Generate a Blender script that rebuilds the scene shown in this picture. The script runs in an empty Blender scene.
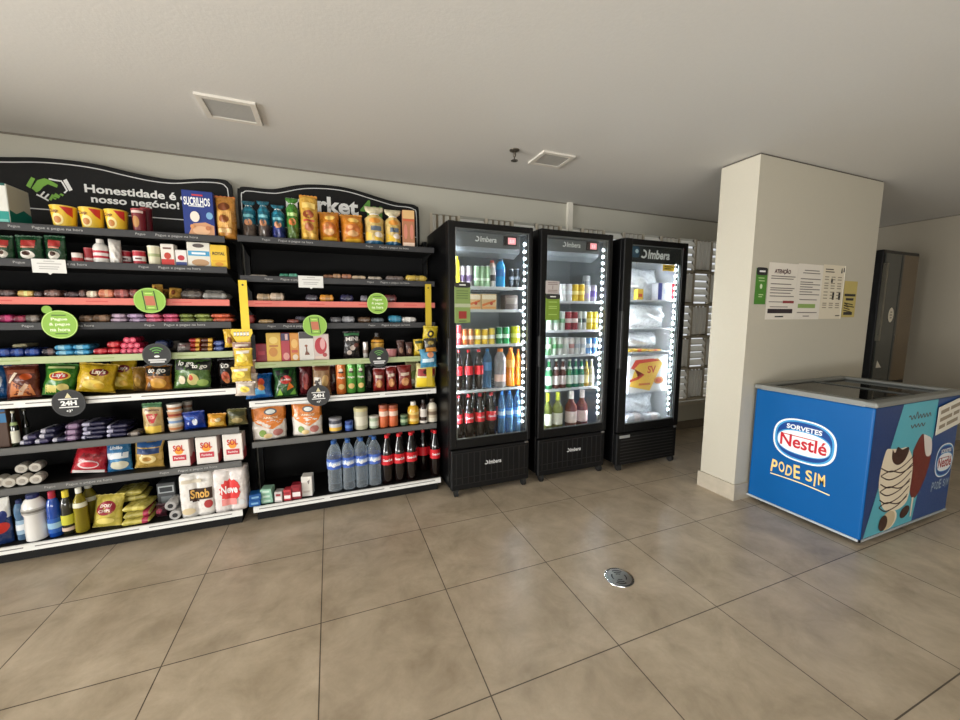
import bpy, bmesh, math, random
from math import sin, cos, pi, radians, tan
from mathutils import Vector
random.seed(7)
SC = bpy.context.scene
COL = SC.collection

# ------------------------------------------------------------------ camera
F_PX, YAW, PITCH, EYE = 380.47, 0.3745, 0.11679, 1.4161
cam_d = bpy.data.cameras.new('camera')
cam_d.sensor_width = 36.0
cam_d.lens = F_PX / 960.0 * 36.0
cam_d.clip_start = 0.02
cam = bpy.data.objects.new('camera', cam_d)
COL.objects.link(cam)
cam.location = (0, 0, EYE)
cam.rotation_euler = (pi / 2 - PITCH, 0, -YAW)
SC.camera = cam
SC.view_settings.view_transform = 'Standard'
SC.view_settings.look = 'None'
SC.view_settings.gamma = 1.0
SC.view_settings.exposure = 0.06
SC.view_settings.use_curve_mapping = False

# ------------------------------------------------------------------ world and daylight
W = bpy.data.worlds.new('world')
SC.world = W
W.use_nodes = True
W.node_tree.nodes['Background'].inputs[0].default_value = (0.93, 0.97, 1.0, 1)
W.node_tree.nodes['Background'].inputs[1].default_value = 0.7


def area(name, loc, rot, sx, sy, power, col):
    d = bpy.data.lights.new(name, 'AREA')
    d.shape = 'RECTANGLE'
    d.size, d.size_y, d.energy, d.color = sx, sy, power, col
    o = bpy.data.objects.new(name, d)
    COL.objects.link(o)
    o.location, o.rotation_euler = loc, rot
    return o


# daylight through the open terrace side and the windows behind the photographer
area('terrace_daylight', (-7.6, 0.9, 1.2), (0, radians(-98), 0), 2.2, 4.4, 690, (1.0, 0.99, 0.955))
# unseen upward fill lamps added to brighten the ceiling, as if by ground bounce
area('ceiling_fill', (-6.4, 0.6, 0.12), (0, radians(-140), 0), 1.2, 5.0, 400, (1.0, 0.985, 0.95))
area('rear_ceiling_fill', (-1.2, -3.6, 0.12), (radians(150), 0, 0), 5.0, 1.2, 300, (1.0, 0.985, 0.95))


# ------------------------------------------------------------------ helpers: points
_r = Vector((cos(YAW), -sin(YAW), 0))
_f = Vector((sin(YAW) * cos(PITCH), cos(YAW) * cos(PITCH), -sin(PITCH)))
_u = _r.cross(_f)


def ray(px, py):
    return (px - 480) / F_PX * _r - (py - 360) / F_PX * _u + _f


def at(px, py, Y):
    d = ray(px, py)
    return Vector((0, 0, EYE)) + d * (Y / d.y)


def atx(px, py, X):
    d = ray(px, py)
    return Vector((0, 0, EYE)) + d * (X / d.x)


def atz(px, py, Z):
    d = ray(px, py)
    return Vector((0, 0, EYE)) + d * ((Z - EYE) / d.z)


def pix(X, Y, Z):
    v = Vector((X, Y, Z - EYE))
    return 480 + F_PX * v.dot(_r) / v.dot(_f), 360 - F_PX * v.dot(_u) / v.dot(_f)


# ------------------------------------------------------------------ helpers: materials
def lin(c):
    return tuple(((x / 255) / 12.92 if x / 255 <= 0.04045 else ((x / 255 + 0.055) / 1.055) ** 2.4) for x in c)


_m = {}


def mat(c, rough=0.45, metal=0.0, noise=0.0, scale=60, coat=0.0, bump=0.0):
    """painted or plastic surface with a faint procedural unevenness"""
    k = (c, rough, metal, noise, scale, coat, bump)
    if k in _m:
        return _m[k]
    m = bpy.data.materials.new('surface_%d_%d_%d' % c)
    m.use_nodes = True
    nt = m.node_tree
    b = nt.nodes['Principled BSDF']
    b.inputs['Base Color'].default_value = (*lin(c), 1)
    b.inputs['Roughness'].default_value = rough
    b.inputs["Metallic"].default_value = metal
    if max(c) < 15:
        b.inputs["Specular IOR Level"].default_value = 0.3
    b.inputs['Coat Weight'].default_value = coat
    tc = nt.nodes.new('ShaderNodeTexCoord')
    n = nt.nodes.new('ShaderNodeTexNoise')
    n.inputs['Scale'].default_value = scale
    nt.links.new(tc.outputs['Object'], n.inputs['Vector'])
    n.inputs['Detail'].default_value = 4 if noise >= 0.3 else 2
    if noise:
        r = nt.nodes.new('ShaderNodeMix')
        r.data_type = 'RGBA'
        r.inputs[6].default_value = (*lin(tuple(x * (1 - noise) for x in c)), 1)
        r.inputs[7].default_value = (*lin(tuple(min(255, x * (1 + noise * 0.35)) for x in c)), 1)
        nt.links.new(n.outputs['Fac'], r.inputs[0])
        nt.links.new(r.outputs[2], b.inputs['Base Color'])
    mr = nt.nodes.new('ShaderNodeMapRange')
    mr.inputs[3].default_value = max(0, rough - 0.06)
    mr.inputs[4].default_value = min(1, rough + 0.06)
    nt.links.new(n.outputs['Fac'], mr.inputs[0])
    nt.links.new(mr.outputs[0], b.inputs['Roughness'])
    if bump:
        bp = nt.nodes.new('ShaderNodeBump')
        bp.inputs['Strength'].default_value = bump
        bp.inputs['Distance'].default_value = 0.01
        nt.links.new(n.outputs['Fac'], bp.inputs['Height'])
        nt.links.new(bp.outputs[0], b.inputs['Normal'])
    _m[k] = m
    return m


def film(c):
    """crinkled glossy packaging film"""
    return mat(c, 0.28, 0.0, 0.30 if max(c) - min(c) > 45 else 0.08, 30, 0.35, 0.9)


def clear(c, a=0.4, rough=0.08):
    """see-through plastic or glass: part tinted transparency, part glossy body"""
    k = ('clear', c, a, rough)
    if k in _m:
        return _m[k]
    m = bpy.data.materials.new('clear_%d_%d_%d' % c)
    m.use_nodes = True
    nt = m.node_tree
    b = nt.nodes['Principled BSDF']
    b.inputs['Base Color'].default_value = (*lin(c), 1)
    b.inputs['Roughness'].default_value = rough
    t = nt.nodes.new('ShaderNodeBsdfTransparent')
    t.inputs[0].default_value = (*lin(c), 1)
    mx = nt.nodes.new('ShaderNodeMixShader')
    lw = nt.nodes.new('ShaderNodeLayerWeight')
    lw.inputs[0].default_value = 0.35
    mr = nt.nodes.new('ShaderNodeMapRange')
    mr.inputs[3].default_value = a * 0.7
    mr.inputs[4].default_value = min(1, a + 0.4)
    nt.links.new(lw.outputs['Facing'], mr.inputs[0])
    nt.links.new(mr.outputs[0], mx.inputs[0])
    nt.links.new(t.outputs[0], mx.inputs[1])
    nt.links.new(b.outputs[0], mx.inputs[2])
    nt.links.new(mx.outputs[0], nt.nodes['Material Output'].inputs[0])
    _m[k] = m
    return m


def thin_panel(c, k=0.6):
    """thin pale moulding that lets some daylight glow through"""
    key = ('thin', c, k)
    if key in _m:
        return _m[key]
    m = bpy.data.materials.new('thin_panel')
    m.use_nodes = True
    nt = m.node_tree
    nt.nodes.remove(nt.nodes['Principled BSDF'])
    a = nt.nodes.new('ShaderNodeBsdfDiffuse')
    b = nt.nodes.new('ShaderNodeBsdfTranslucent')
    for q in (a, b):
        q.inputs[0].default_value = (*lin(c), 1)
    mx = nt.nodes.new('ShaderNodeMixShader')
    mx.inputs[0].default_value = k
    nt.links.new(a.outputs[0], mx.inputs[1])
    nt.links.new(b.outputs[0], mx.inputs[2])
    nt.links.new(mx.outputs[0], nt.nodes['Material Output'].inputs[0])
    _m[key] = m
    return m


def pane_mat(tint=(0.97, 0.985, 0.98), refl=0.07):
    k = ('pane', tint, refl)
    if k in _m:
        return _m[k]
    m = bpy.data.materials.new('door_glass')
    m.use_nodes = True
    nt = m.node_tree
    nt.nodes.remove(nt.nodes['Principled BSDF'])
    t = nt.nodes.new('ShaderNodeBsdfTransparent')
    t.inputs[0].default_value = (*tint, 1)
    g = nt.nodes.new('ShaderNodeBsdfGlossy')
    g.inputs['Roughness'].default_value = 0.02
    fr = nt.nodes.new('ShaderNodeFresnel')
    fr.inputs[0].default_value = 1.25
    mx = nt.nodes.new('ShaderNodeMixShader')
    ad = nt.nodes.new('ShaderNodeMath')
    ad.operation = 'ADD'
    ad.inputs[1].default_value = refl * 0.3
    nt.links.new(fr.outputs[0], ad.inputs[0])
    nt.links.new(ad.outputs[0], mx.inputs[0])
    nt.links.new(t.outputs[0], mx.inputs[1])
    nt.links.new(g.outputs[0], mx.inputs[2])
    nt.links.new(mx.outputs[0], nt.nodes['Material Output'].inputs[0])
    _m[k] = m
    return m


def glow(c, s):
    k = ('glow', c, s)
    if k in _m:
        return _m[k]
    m = bpy.data.materials.new('lamp_glow')
    m.use_nodes = True
    b = m.node_tree.nodes['Principled BSDF']
    b.inputs['Base Color'].default_value = (0.8, 0.8, 0.8, 1)
    b.inputs['Emission Color'].default_value = (*lin(c), 1)
    b.inputs['Emission Strength'].default_value = s
    _m[k] = m
    return m


BLACK = mat((8, 8, 9), 0.42)
SHELFBLACK = mat((8, 8, 8), 0.65, 0, 0.15, 30)
SATIN = mat((6, 6, 7), 0.34)
WHITE = mat((238, 238, 236), 0.4)
INK = mat((40, 38, 40), 0.6)
CHROME = mat((200, 200, 198), 0.22, 1.0)


# ------------------------------------------------------------------ helpers: meshes
def obj(name, V, Fc, mats, parent=None, idx=None, smooth=False):
    me = bpy.data.meshes.new(name)
    me.from_pydata([tuple(v) for v in V], [], Fc)
    if not isinstance(mats, (list, tuple)):
        mats = [mats]
    for m in mats:
        me.materials.append(m)
    if idx:
        me.polygons.foreach_set('material_index', idx)
    if smooth:
        me.polygons.foreach_set('use_smooth', [True] * len(me.polygons))
    me.update()
    o = bpy.data.objects.new(name, me)
    COL.objects.link(o)
    if parent is not None:
        o.parent = parent
    return o


def tag(o, label, cat, group=None):
    o['label'], o['category'] = label, cat
    if group:
        o['group'] = group
    return o


def thing(name, label, cat, loc, rz=0.0, group=None, rx=0.0):
    o = bpy.data.objects.new(name, None)
    o.empty_display_size = 0.02
    COL.objects.link(o)
    o.location = loc
    o.rotation_euler = (rx, 0, rz)
    return tag(o, label, cat, group)


def struct(o):
    o['kind'] = 'structure'
    return o


class MB:
    """collects shapes into one mesh"""

    def __init__(s):
        s.V, s.F = [], []

    def add(s, V, Fc):
        n = len(s.V)
        s.V += [tuple(v) for v in V]
        s.F += [tuple(i + n for i in f) for f in Fc]
        return s

    def box(s, x0, x1, y0, y1, z0, z1):
        return s.add([(x0, y0, z0), (x1, y0, z0), (x1, y1, z0), (x0, y1, z0), (x0, y0, z1), (x1, y0, z1), (x1, y1, z1), (x0, y1, z1)],
                     [(0, 3, 2, 1), (4, 5, 6, 7), (0, 1, 5, 4), (1, 2, 6, 5), (2, 3, 7, 6), (3, 0, 4, 7)])

    def rbox(s, x0, x1, y0, y1, z0, z1, b=0.01, seg=2):
        bm = bmesh.new()
        bmesh.ops.create_cube(bm, size=1)
        for v in bm.verts:
            v.co = Vector(((x0 + x1) / 2 + v.co.x * (x1 - x0), (y0 + y1) / 2 + v.co.y * (y1 - y0), (z0 + z1) / 2 + v.co.z * (z1 - z0)))
        b = min(b, 0.49 * min(abs(x1 - x0), abs(y1 - y0), abs(z1 - z0)))
        bmesh.ops.bevel(bm, geom=bm.edges[:], offset=b, segments=seg, affect='EDGES', profile=0.5)
        bm.verts.index_update()
        V = [v.co.copy() for v in bm.verts]
        Fc = [tuple(v.index for v in f.verts) for f in bm.faces]
        bm.free()
        return s.add(V, Fc)

    def lathe(s, prof, n=20, cx=0, cy=0, cap=True, sq=0.0):
        V, Fc = [], []
        for r, z in prof:
            for k in range(n):
                a = 2 * pi * k / n
                q = 1.0
                if sq:
                    q = 1 + sq * (1 - abs(cos(2 * a))) * -1 + sq * 0.5
                V.append((cx + r * q * cos(a), cy + r * q * sin(a), z))
        m = len(prof)
        for i in range(m - 1):
            for k in range(n):
                k2 = (k + 1) % n
                Fc.append((i * n + k, i * n + k2, (i + 1) * n + k2, (i + 1) * n + k))
        if cap:
            Fc.append(tuple(reversed(range(n))))
            Fc.append(tuple((m - 1) * n + k for k in range(n)))
        return s.add(V, Fc)

    def tube(s, a, b, r, n=10):
        a, b = Vector(a), Vector(b)
        d = (b - a).normalized()
        p = d.orthogonal().normalized()
        q = d.cross(p)
        V = [a + r * (cos(2 * pi * k / n) * p + sin(2 * pi * k / n) * q) for k in range(n)] + [b + r * (cos(2 * pi * k / n) * p + sin(2 * pi * k / n) * q) for k in range(n)]
        Fc = [(k, (k + 1) % n, n + (k + 1) % n, n + k) for k in range(n)] + [tuple(reversed(range(n))), tuple(range(n, 2 * n))]
        return s.add(V, Fc)

    def prism(s, pts, fn, d0, d1):
        """pts: 2-D outline; fn(a, b, d) puts a point at depth d"""
        n = len(pts)
        V = [fn(a, b, d0) for a, b in pts] + [fn(a, b, d1) for a, b in pts]
        Fc = [tuple(range(n)), tuple(reversed(range(n, 2 * n)))] + [(k, n + k, n + (k + 1) % n, (k + 1) % n) for k in range(n)]
        return s.add(V, Fc)

    def build(s, name, m, parent=None, smooth=False):
        o = obj(name, s.V, s.F, m, parent, None, False)
        if smooth:
            try:
                o.data.polygons.foreach_set('use_smooth', [True] * len(o.data.polygons))
                o.data.set_sharp_from_angle(angle=radians(40))
            except Exception:
                pass
        return o


_txt = {}


def text_mesh(s, bold=0.0, spacing=1.0):
    k = (s, bold, spacing)
    if k in _txt:
        return _txt[k]
    c = bpy.data.curves.new('lettering', 'FONT')
    c.body, c.size, c.offset, c.space_character = s, 1.0, bold, spacing
    c.align_x = 'CENTER'
    c.resolution_u = 3
    o = bpy.data.objects.new('lettering', c)
    COL.objects.link(o)
    dg = bpy.context.evaluated_depsgraph_get()
    me = o.evaluated_get(dg).to_mesh()
    V = [v.co.copy() for v in me.vertices]
    Fc = [tuple(p.vertices) for p in me.polygons]
    o.evaluated_get(dg).to_mesh_clear()
    bpy.data.objects.remove(o)
    bpy.data.curves.remove(c)
    if not V:
        V, Fc = [Vector((0, 0, 0))], []
    x0, x1 = min(v.x for v in V), max(v.x for v in V)
    y0, y1 = min(v.y for v in V), max(v.y for v in V)
    V = [((v.x - (x0 + x1) / 2), (v.y - (y0 + y1) / 2)) for v in V]
    _txt[k] = (V, Fc, max(x1 - x0, 1e-4), max(y1 - y0, 1e-4))
    return _txt[k]


def lettering(s, parent, m, fn, w=None, h=None, bold=0.02, name='lettering', stretch=None, shear=0.0):
    """fn(a, b) puts a flat text point (metres) on its surface"""
    V, Fc, tw, th = text_mesh(s, bold)
    k = w / tw if w else h / th
    kb = (stretch / th) if stretch else k
    return obj(name, [fn(x * k + y * kb * shear, y * kb) for x, y in V], Fc, m, parent)


def flat(name, pts, m, parent, fn):
    """thin filled outline on a surface; pts metres"""
    bm = bmesh.new()
    vs = [bm.verts.new(fn(a, b)) for a, b in pts]
    f = bm.faces.new(vs)
    bmesh.ops.triangulate(bm, faces=[f])
    bm.verts.index_update()
    V = [v.co.copy() for v in bm.verts]
    Fc = [tuple(v.index for v in q.verts) for q in bm.faces]
    bm.free()
    return obj(name, V, Fc, m, parent)


def ellipse(cx, cy, rx, ry, n=32, p=2.0, rot=0.0):
    out = []
    for k in range(n):
        a = 2 * pi * k / n
        x = rx * math.copysign(abs(cos(a)) ** (2 / p), cos(a))
        y = ry * math.copysign(abs(sin(a)) ** (2 / p), sin(a))
        out.append((cx + x * cos(rot) - y * sin(rot), cy + x * sin(rot) + y * cos(rot)))
    return out


def stroke(pts, w, closed=False):
    """outline of a polyline of width w as quads: (V, F)"""
    V, Fc = [], []
    n = len(pts)
    for i in range(n):
        p = Vector(pts[i])
        a = Vector(pts[i - 1]) if (i > 0 or closed) else p
        b = Vector(pts[(i + 1) % n]) if (i < n - 1 or closed) else p
        d = (b - a)
        d = d.normalized() if d.length > 1e-9 else Vector((1, 0))
        nn = Vector((-d.y, d.x)) * w / 2
        V += [tuple(p + nn), tuple(p - nn)]
    for i in range(n if closed else n - 1):
        j = (i + 1) % n
        Fc.append((2 * i, 2 * i + 1, 2 * j + 1, 2 * j))
    return V, Fc


def strokes(name, lines, w, m, parent, fn, closed=False):
    mb = MB()
    for l in lines:
        V, Fc = stroke(l, w, closed)
        mb.add([fn(a, b) for a, b in V], Fc)
    return mb.build(name, m, parent)


# ------------------------------------------------------------------ room shell
CEIL = 2.542
WY = 3.40
RX = 6.62


def floor_mat():
    m = bpy.data.materials.new('stone_tile')
    m.use_nodes = True
    nt = m.node_tree
    b = nt.nodes['Principled BSDF']
    tc = nt.nodes.new('ShaderNodeTexCoord')
    mp = nt.nodes.new('ShaderNodeMapping')
    mp.inputs['Location'].default_value = (1.297 + 12, 0.034 + 12.0, 0)
    nt.links.new(tc.outputs['Object'], mp.inputs[0])
    br = nt.nodes.new('ShaderNodeTexBrick')
    br.offset = 0.0
    br.squash = 1.0
    br.inputs['Scale'].default_value = 1.0
    br.inputs['Mortar Size'].default_value = 0.0026
    br.inputs['Mortar Smooth'].default_value = 0.1
    br.inputs['Bias'].default_value = 0.0
    br.inputs['Brick Width'].default_value = 0.6
    br.inputs['Row Height'].default_value = 0.6
    br.inputs['Color1'].default_value = (*lin((192, 177, 155)), 1)
    br.inputs['Color2'].default_value = (*lin((184, 169, 148)), 1)
    br.inputs['Mortar'].default_value = (*lin((92, 82, 70)), 1)
    nt.links.new(mp.outputs[0], br.inputs['Vector'])
    n1 = nt.nodes.new('ShaderNodeTexNoise')
    n1.inputs['Scale'].default_value = 4.6
    n1.inputs['Detail'].default_value = 9
    n1.inputs['Roughness'].default_value = 0.66
    n1.inputs['Distortion'].default_value = 0.35
    nt.links.new(tc.outputs['Object'], n1.inputs['Vector'])
    cr = nt.nodes.new('ShaderNodeValToRGB')
    cr.color_ramp.elements[0].position = 0.32
    cr.color_ramp.elements[0].color = (0.72, 0.70, 0.66, 1)
    cr.color_ramp.elements[1].position = 0.70
    cr.color_ramp.elements[1].color = (1.14, 1.14, 1.14, 1)
    nt.links.new(n1.outputs['Fac'], cr.inputs[0])
    mx = nt.nodes.new('ShaderNodeMix')
    mx.data_type = 'RGBA'
    mx.blend_type = 'MULTIPLY'
    mx.inputs[0].default_value = 1.0
    nt.links.new(br.outputs['Color'], mx.inputs[6])
    nt.links.new(cr.outputs[0], mx.inputs[7])
    nt.links.new(mx.outputs[2], b.inputs['Base Color'])
    mr = nt.nodes.new('ShaderNodeMapRange')
    mr.inputs[3].default_value = 0.22
    mr.inputs[4].default_value = 0.42
    nt.links.new(n1.outputs['Fac'], mr.inputs[0])
    nt.links.new(mr.outputs[0], b.inputs['Roughness'])
    bp = nt.nodes.new('ShaderNodeBump')
    bp.inputs['Strength'].default_value = 0.25
    bp.inputs['Distance'].default_value = 0.002
    bp.invert = True
    nt.links.new(br.outputs['Fac'], bp.inputs['Height'])
    nt.links.new(bp.outputs[0], b.inputs['Normal'])
    return m


PLASTER = mat((186, 183, 170), 0.85, 0, 0.03, 90, 0, 0.06)
CEILM = mat((206, 204, 199), 0.9, 0, 0.02, 70, 0, 0.05)
PIERM = mat((192, 186, 170), 0.8, 0, 0.02, 90, 0, 0.05)

struct(MB().box(-6.5, RX + .1, -4.2, WY + 2.0, -0.1, 0).build('floor', floor_mat()))
struct(MB().box(-4.7, RX + .1, -4.2, WY + 0.2, CEIL, CEIL + 0.1).build('ceiling', CEILM))
SX0 = 0.86          # where the louvred screen starts
SZ0, SZ1 = 0.36, 2.31
mb = MB()
mb.box(-4.7, SX0, WY, WY + 0.12, 0, CEIL)                    # plain plaster
mb.box(SX0, RX, WY, WY + 0.12, 0, SZ0 - 0.02)                # low wall under the screen
mb.box(SX0, RX, WY, WY + 0.12, SZ1, CEIL)                    # beam above
struct(mb.build('wall_back', PLASTER))
struct(MB().box(RX, RX + 0.1, -4.2, WY + 0.12, 0, CEIL).build('wall_right', mat((158, 150, 134), 0.8, 0, 0.02, 90, 0, 0.05)))
struct(MB().box(-3.12, -3.0, 2.25, WY, 0, CEIL).build('unseen_shade_wall', PLASTER))  # unseen wall piece added to keep side light off the shelving
struct(MB().box(1.2, RX, -4.2, -4.1, 0, CEIL).build('wall_rear', PLASTER))
struct(MB().box(2.275, 2.33, WY - 0.035, WY, SZ0, CEIL).build('trim_1', mat((222, 217, 204), 0.7)))
struct(MB().box(SX0, RX, WY - 0.03, WY, SZ0 - 0.05, SZ0 - 0.01).build('trim_2', mat((196, 188, 172), 0.7)))
struct(MB().box(SX0, RX, WY - 0.015, WY, 0, 0.10).build('baseboard_back', mat((122, 110, 95), 0.5, 0, 0.12, 12)))
struct(MB().box(-4.7, RX, WY - 0.004, WY, CEIL - 0.012, CEIL).build('trim_3', mat((120, 114, 104), 0.9)))
struct(MB().box(RX - 0.004, RX, -4.2, WY, CEIL - 0.012, CEIL).build('trim_4', mat((120, 114, 104), 0.9)))

# louvred screen of alternating squares: upright ribs and tilted slats open to the daylight
P = 0.39
backing, ribs, slats, frame = MB(), MB(), MB(), MB()
ncol = int((RX - SX0) / P) + 1
PW = 0.27
c0 = at(706, 320, WY).x - 17 * PW
for ci in range(0, 28):
    x0 = c0 + ci * PW
    if x0 + PW < SX0 or x0 > RX:
        continue
    xa, xb = max(x0, SX0), min(x0 + PW, RX)
    for ri in range(5):
        z0 = SZ0 + ri * P
        upright = (ci + ri) % 2 == 0
        frame.box(xa, xb, WY - 0.012, WY + 0.03, z0, z0 + 0.030)
        frame.box(xa, xa + 0.022, WY - 0.012, WY + 0.03, z0, z0 + P)
        if upright:
            ed = [x0] + [x0 + 0.052 + k * 0.060 + q for k in range(4) for q in (-0.017, 0.017)] + [x0 + PW]
            for e0, e1 in zip(ed[0::2], ed[1::2]):
                if max(e0, xa) < min(e1, xb):
                    backing.box(max(e0, xa), min(e1, xb), WY + 0.012, WY + 0.03, z0, z0 + P)
            backing.box(xa, xb, WY + 0.012, WY + 0.03, z0, z0 + 0.05)
            for k in range(4):
                xc = x0 + 0.052 + k * 0.060
                if xc < xa or xc > xb:
                    continue
                pts = [(0.019 * cos(a), -0.035 * sin(a)) for a in [pi * j / 8 for j in range(9)]]
                ribs.prism([(xc + p[0], p[1]) for p in pts], lambda a, b, d: (a, WY + 0.01 + b, d), z0 + 0.045, z0 + P - 0.015)
        else:
            for k in range(4):
                zc = z0 + 0.085 + k * 0.085
                slats.prism([(-0.028, -0.030), (-0.016, -0.040), (0.030, 0.036), (0.018, 0.042)],
                            lambda a, b, d, zc=zc: (d, WY + a + 0.01, zc + b * 0.85), xa + 0.024, xb - 0.003)
SCREEN = mat((206, 196, 178), 0.7, 0, 0.04, 60)
sc_o = struct(backing.build('wall_screen', thin_panel((170, 158, 138), 0.5)))
frame.build('frame', SCREEN, sc_o)
RIBM = thin_panel((240, 238, 232), 0.72)
ribs.build('rib', RIBM, sc_o, True)
slats.build('slat', RIBM, sc_o)
# wall pier
PX0, PX1, PY0, PY1 = 2.838, 4.41, 1.884, 2.17
struct(MB().box(PX0, PX1, PY0, PY1, 0, CEIL - 0.012).build('wall_pier', PIERM))
struct(MB().box(PX0 + .006, PX1 - .006, PY0 + .006, PY1 - .006, CEIL - 0.012, CEIL).build('trim_5', mat((88, 82, 74), 0.9)))  # gap above the pier, its shadow put into the dark colour
struct(MB().box(PX0 - 0.014, PX1 + 0.014, PY0 - 0.014, PY1 + 0.014, 0, 0.125).build('baseboard_pier', mat((186, 176, 158), 0.5, 0, 0.12, 14)))

# ------------------------------------------------------------------ ceiling vents, sprinkler, drain
def vent(pts, label):
    c = [atz(x, y, CEIL) for x, y in pts]
    xs, ys = sorted(p.x for p in c), sorted(p.y for p in c)
    x0, x1, y0, y1 = (xs[0] + xs[1]) / 2, (xs[2] + xs[3]) / 2, (ys[0] + ys[1]) / 2, (ys[2] + ys[3]) / 2
    t = thing('ceiling_vent', label, 'vent', ((x0 + x1) / 2, (y0 + y1) / 2, CEIL))
    w, d = (x1 - x0) / 2, (y1 - y0) / 2
    f = MB()
    b = 0.028
    f.box(-w, w, -d, -d + b, -0.012, 0).box(-w, w, d - b, d, -0.012, 0).box(-w, -w + b, -d + b, d - b, -0.012, 0).box(w - b, w, -d + b, d - b, -0.012, 0)
    f.build('vent_frame', mat((214, 209, 199), 0.6), t)
    MB().box(-w + b, w - b, -d + b, d - b, -0.004, -0.001).build('filter_panel', mat((120, 118, 112), 0.9, 0, 0.2, 120), t)
    g = MB()
    n = 14
    for k in range(1, n):
        y = -d + b + (2 * d - 2 * b) * k / n
        g.box(-w + b, w - b, y - 0.0025, y + 0.0025, -0.010, -0.004)
    g.build('grille', mat((160, 157, 150), 0.7), t)


vent([(193, 93), (256, 101), (262, 125), (208, 115)], 'white framed square ceiling vent with grey grille above the shelves')
vent([(545, 151), (576, 155), (559, 167), (526, 162)], 'white framed ceiling vent with grey grille beside the fire sprinkler')
c = atz(514.5, 150, CEIL)
t = thing('fire_sprinkler', 'small dark fire sprinkler hanging from the ceiling beside a vent', 'sprinkler', c)
MB().lathe([(0.035, 0), (0.034, -0.006), (0.016, -0.014), (0.012, -0.016)], 18).build('escutcheon', mat((120, 112, 100), 0.3, 0.8), t, True)
MB().lathe([(0.010, -0.014), (0.010, -0.040), (0.006, -0.046)], 12).build('body', mat((90, 84, 76), 0.35, 0.9), t, True)
MB().lathe([(0.004, -0.046), (0.004, -0.066), (0.024, -0.068), (0.024, -0.071)], 14).build('deflector', mat((110, 104, 96), 0.35, 0.9), t)

c = atz(619, 577.5, 0)
t = thing('floor_drain', 'round chrome floor drain with slotted rotating cover set in the tiles', 'drain', c, radians(20))
MB().lathe([(0.078, 0), (0.077, 0.003), (0.066, 0.0035), (0.065, 0.002)], 40).build('rim', CHROME, t, True)
MB().lathe([(0.064, 0.002), (0.064, 0.0035), (0.0, 0.004)], 40).build('cover_plate', mat((175, 175, 172), 0.3, 1.0), t, True)
s = MB()
for k in range(4):
    for j in range(3):
        a0 = k * pi / 2 + 0.25
        r0 = 0.020 + j * 0.014
        pts = [(r0 * cos(a), r0 * sin(a)) for a in [a0 + i * (1.05 / 6) for i in range(7)]] + [((r0 + 0.007) * cos(a), (r0 + 0.007) * sin(a)) for a in [a0 + i * (1.05 / 6) for i in range(6, -1, -1)]]
        if k % 2 == 0 or j == 1:
            s.prism(pts, lambda a, b, d: (a, b, d), 0.0036, 0.0042)
s.build('slot_pattern', mat((26, 26, 26), 0.6), t)

# ------------------------------------------------------------------ gondola shelving
LX0, LX1 = -2.25, -0.598
RX0, RX1 = -0.545, 0.787
LIPINK = mat((176, 176, 174), 0.5)
LIPS = {'grey': mat((92, 92, 90), 0.5), 'dark': mat((50, 50, 52), 0.5), 'pink': mat((218, 118, 106), 0.5), 'green': mat((178, 190, 142), 0.5), 'white': mat((236, 236, 232), 0.4)}
L = [(1.915, 2.94, 'dark'), (1.722, 2.94, 'dark'), (1.514, 2.94, 'pink'), (1.371, 2.94, 'dark'), (1.178, 2.94, 'green'), (0.930, 2.94, 'white'), (0.660, 2.94, 'grey'), (0.422, 2.94, 'grey'), (0.108, 2.86, 'white')]
R = [(1.934, 2.97, 'dark'), (1.676, 2.97, 'dark'), (1.511, 2.97, 'pink'), (1.357, 2.97, 'dark'), (1.092, 2.97, 'green'), (0.824, 2.97, 'white'), (0.533, 2.97, 'grey'), (0.112, 2.86, 'white')]


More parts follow.
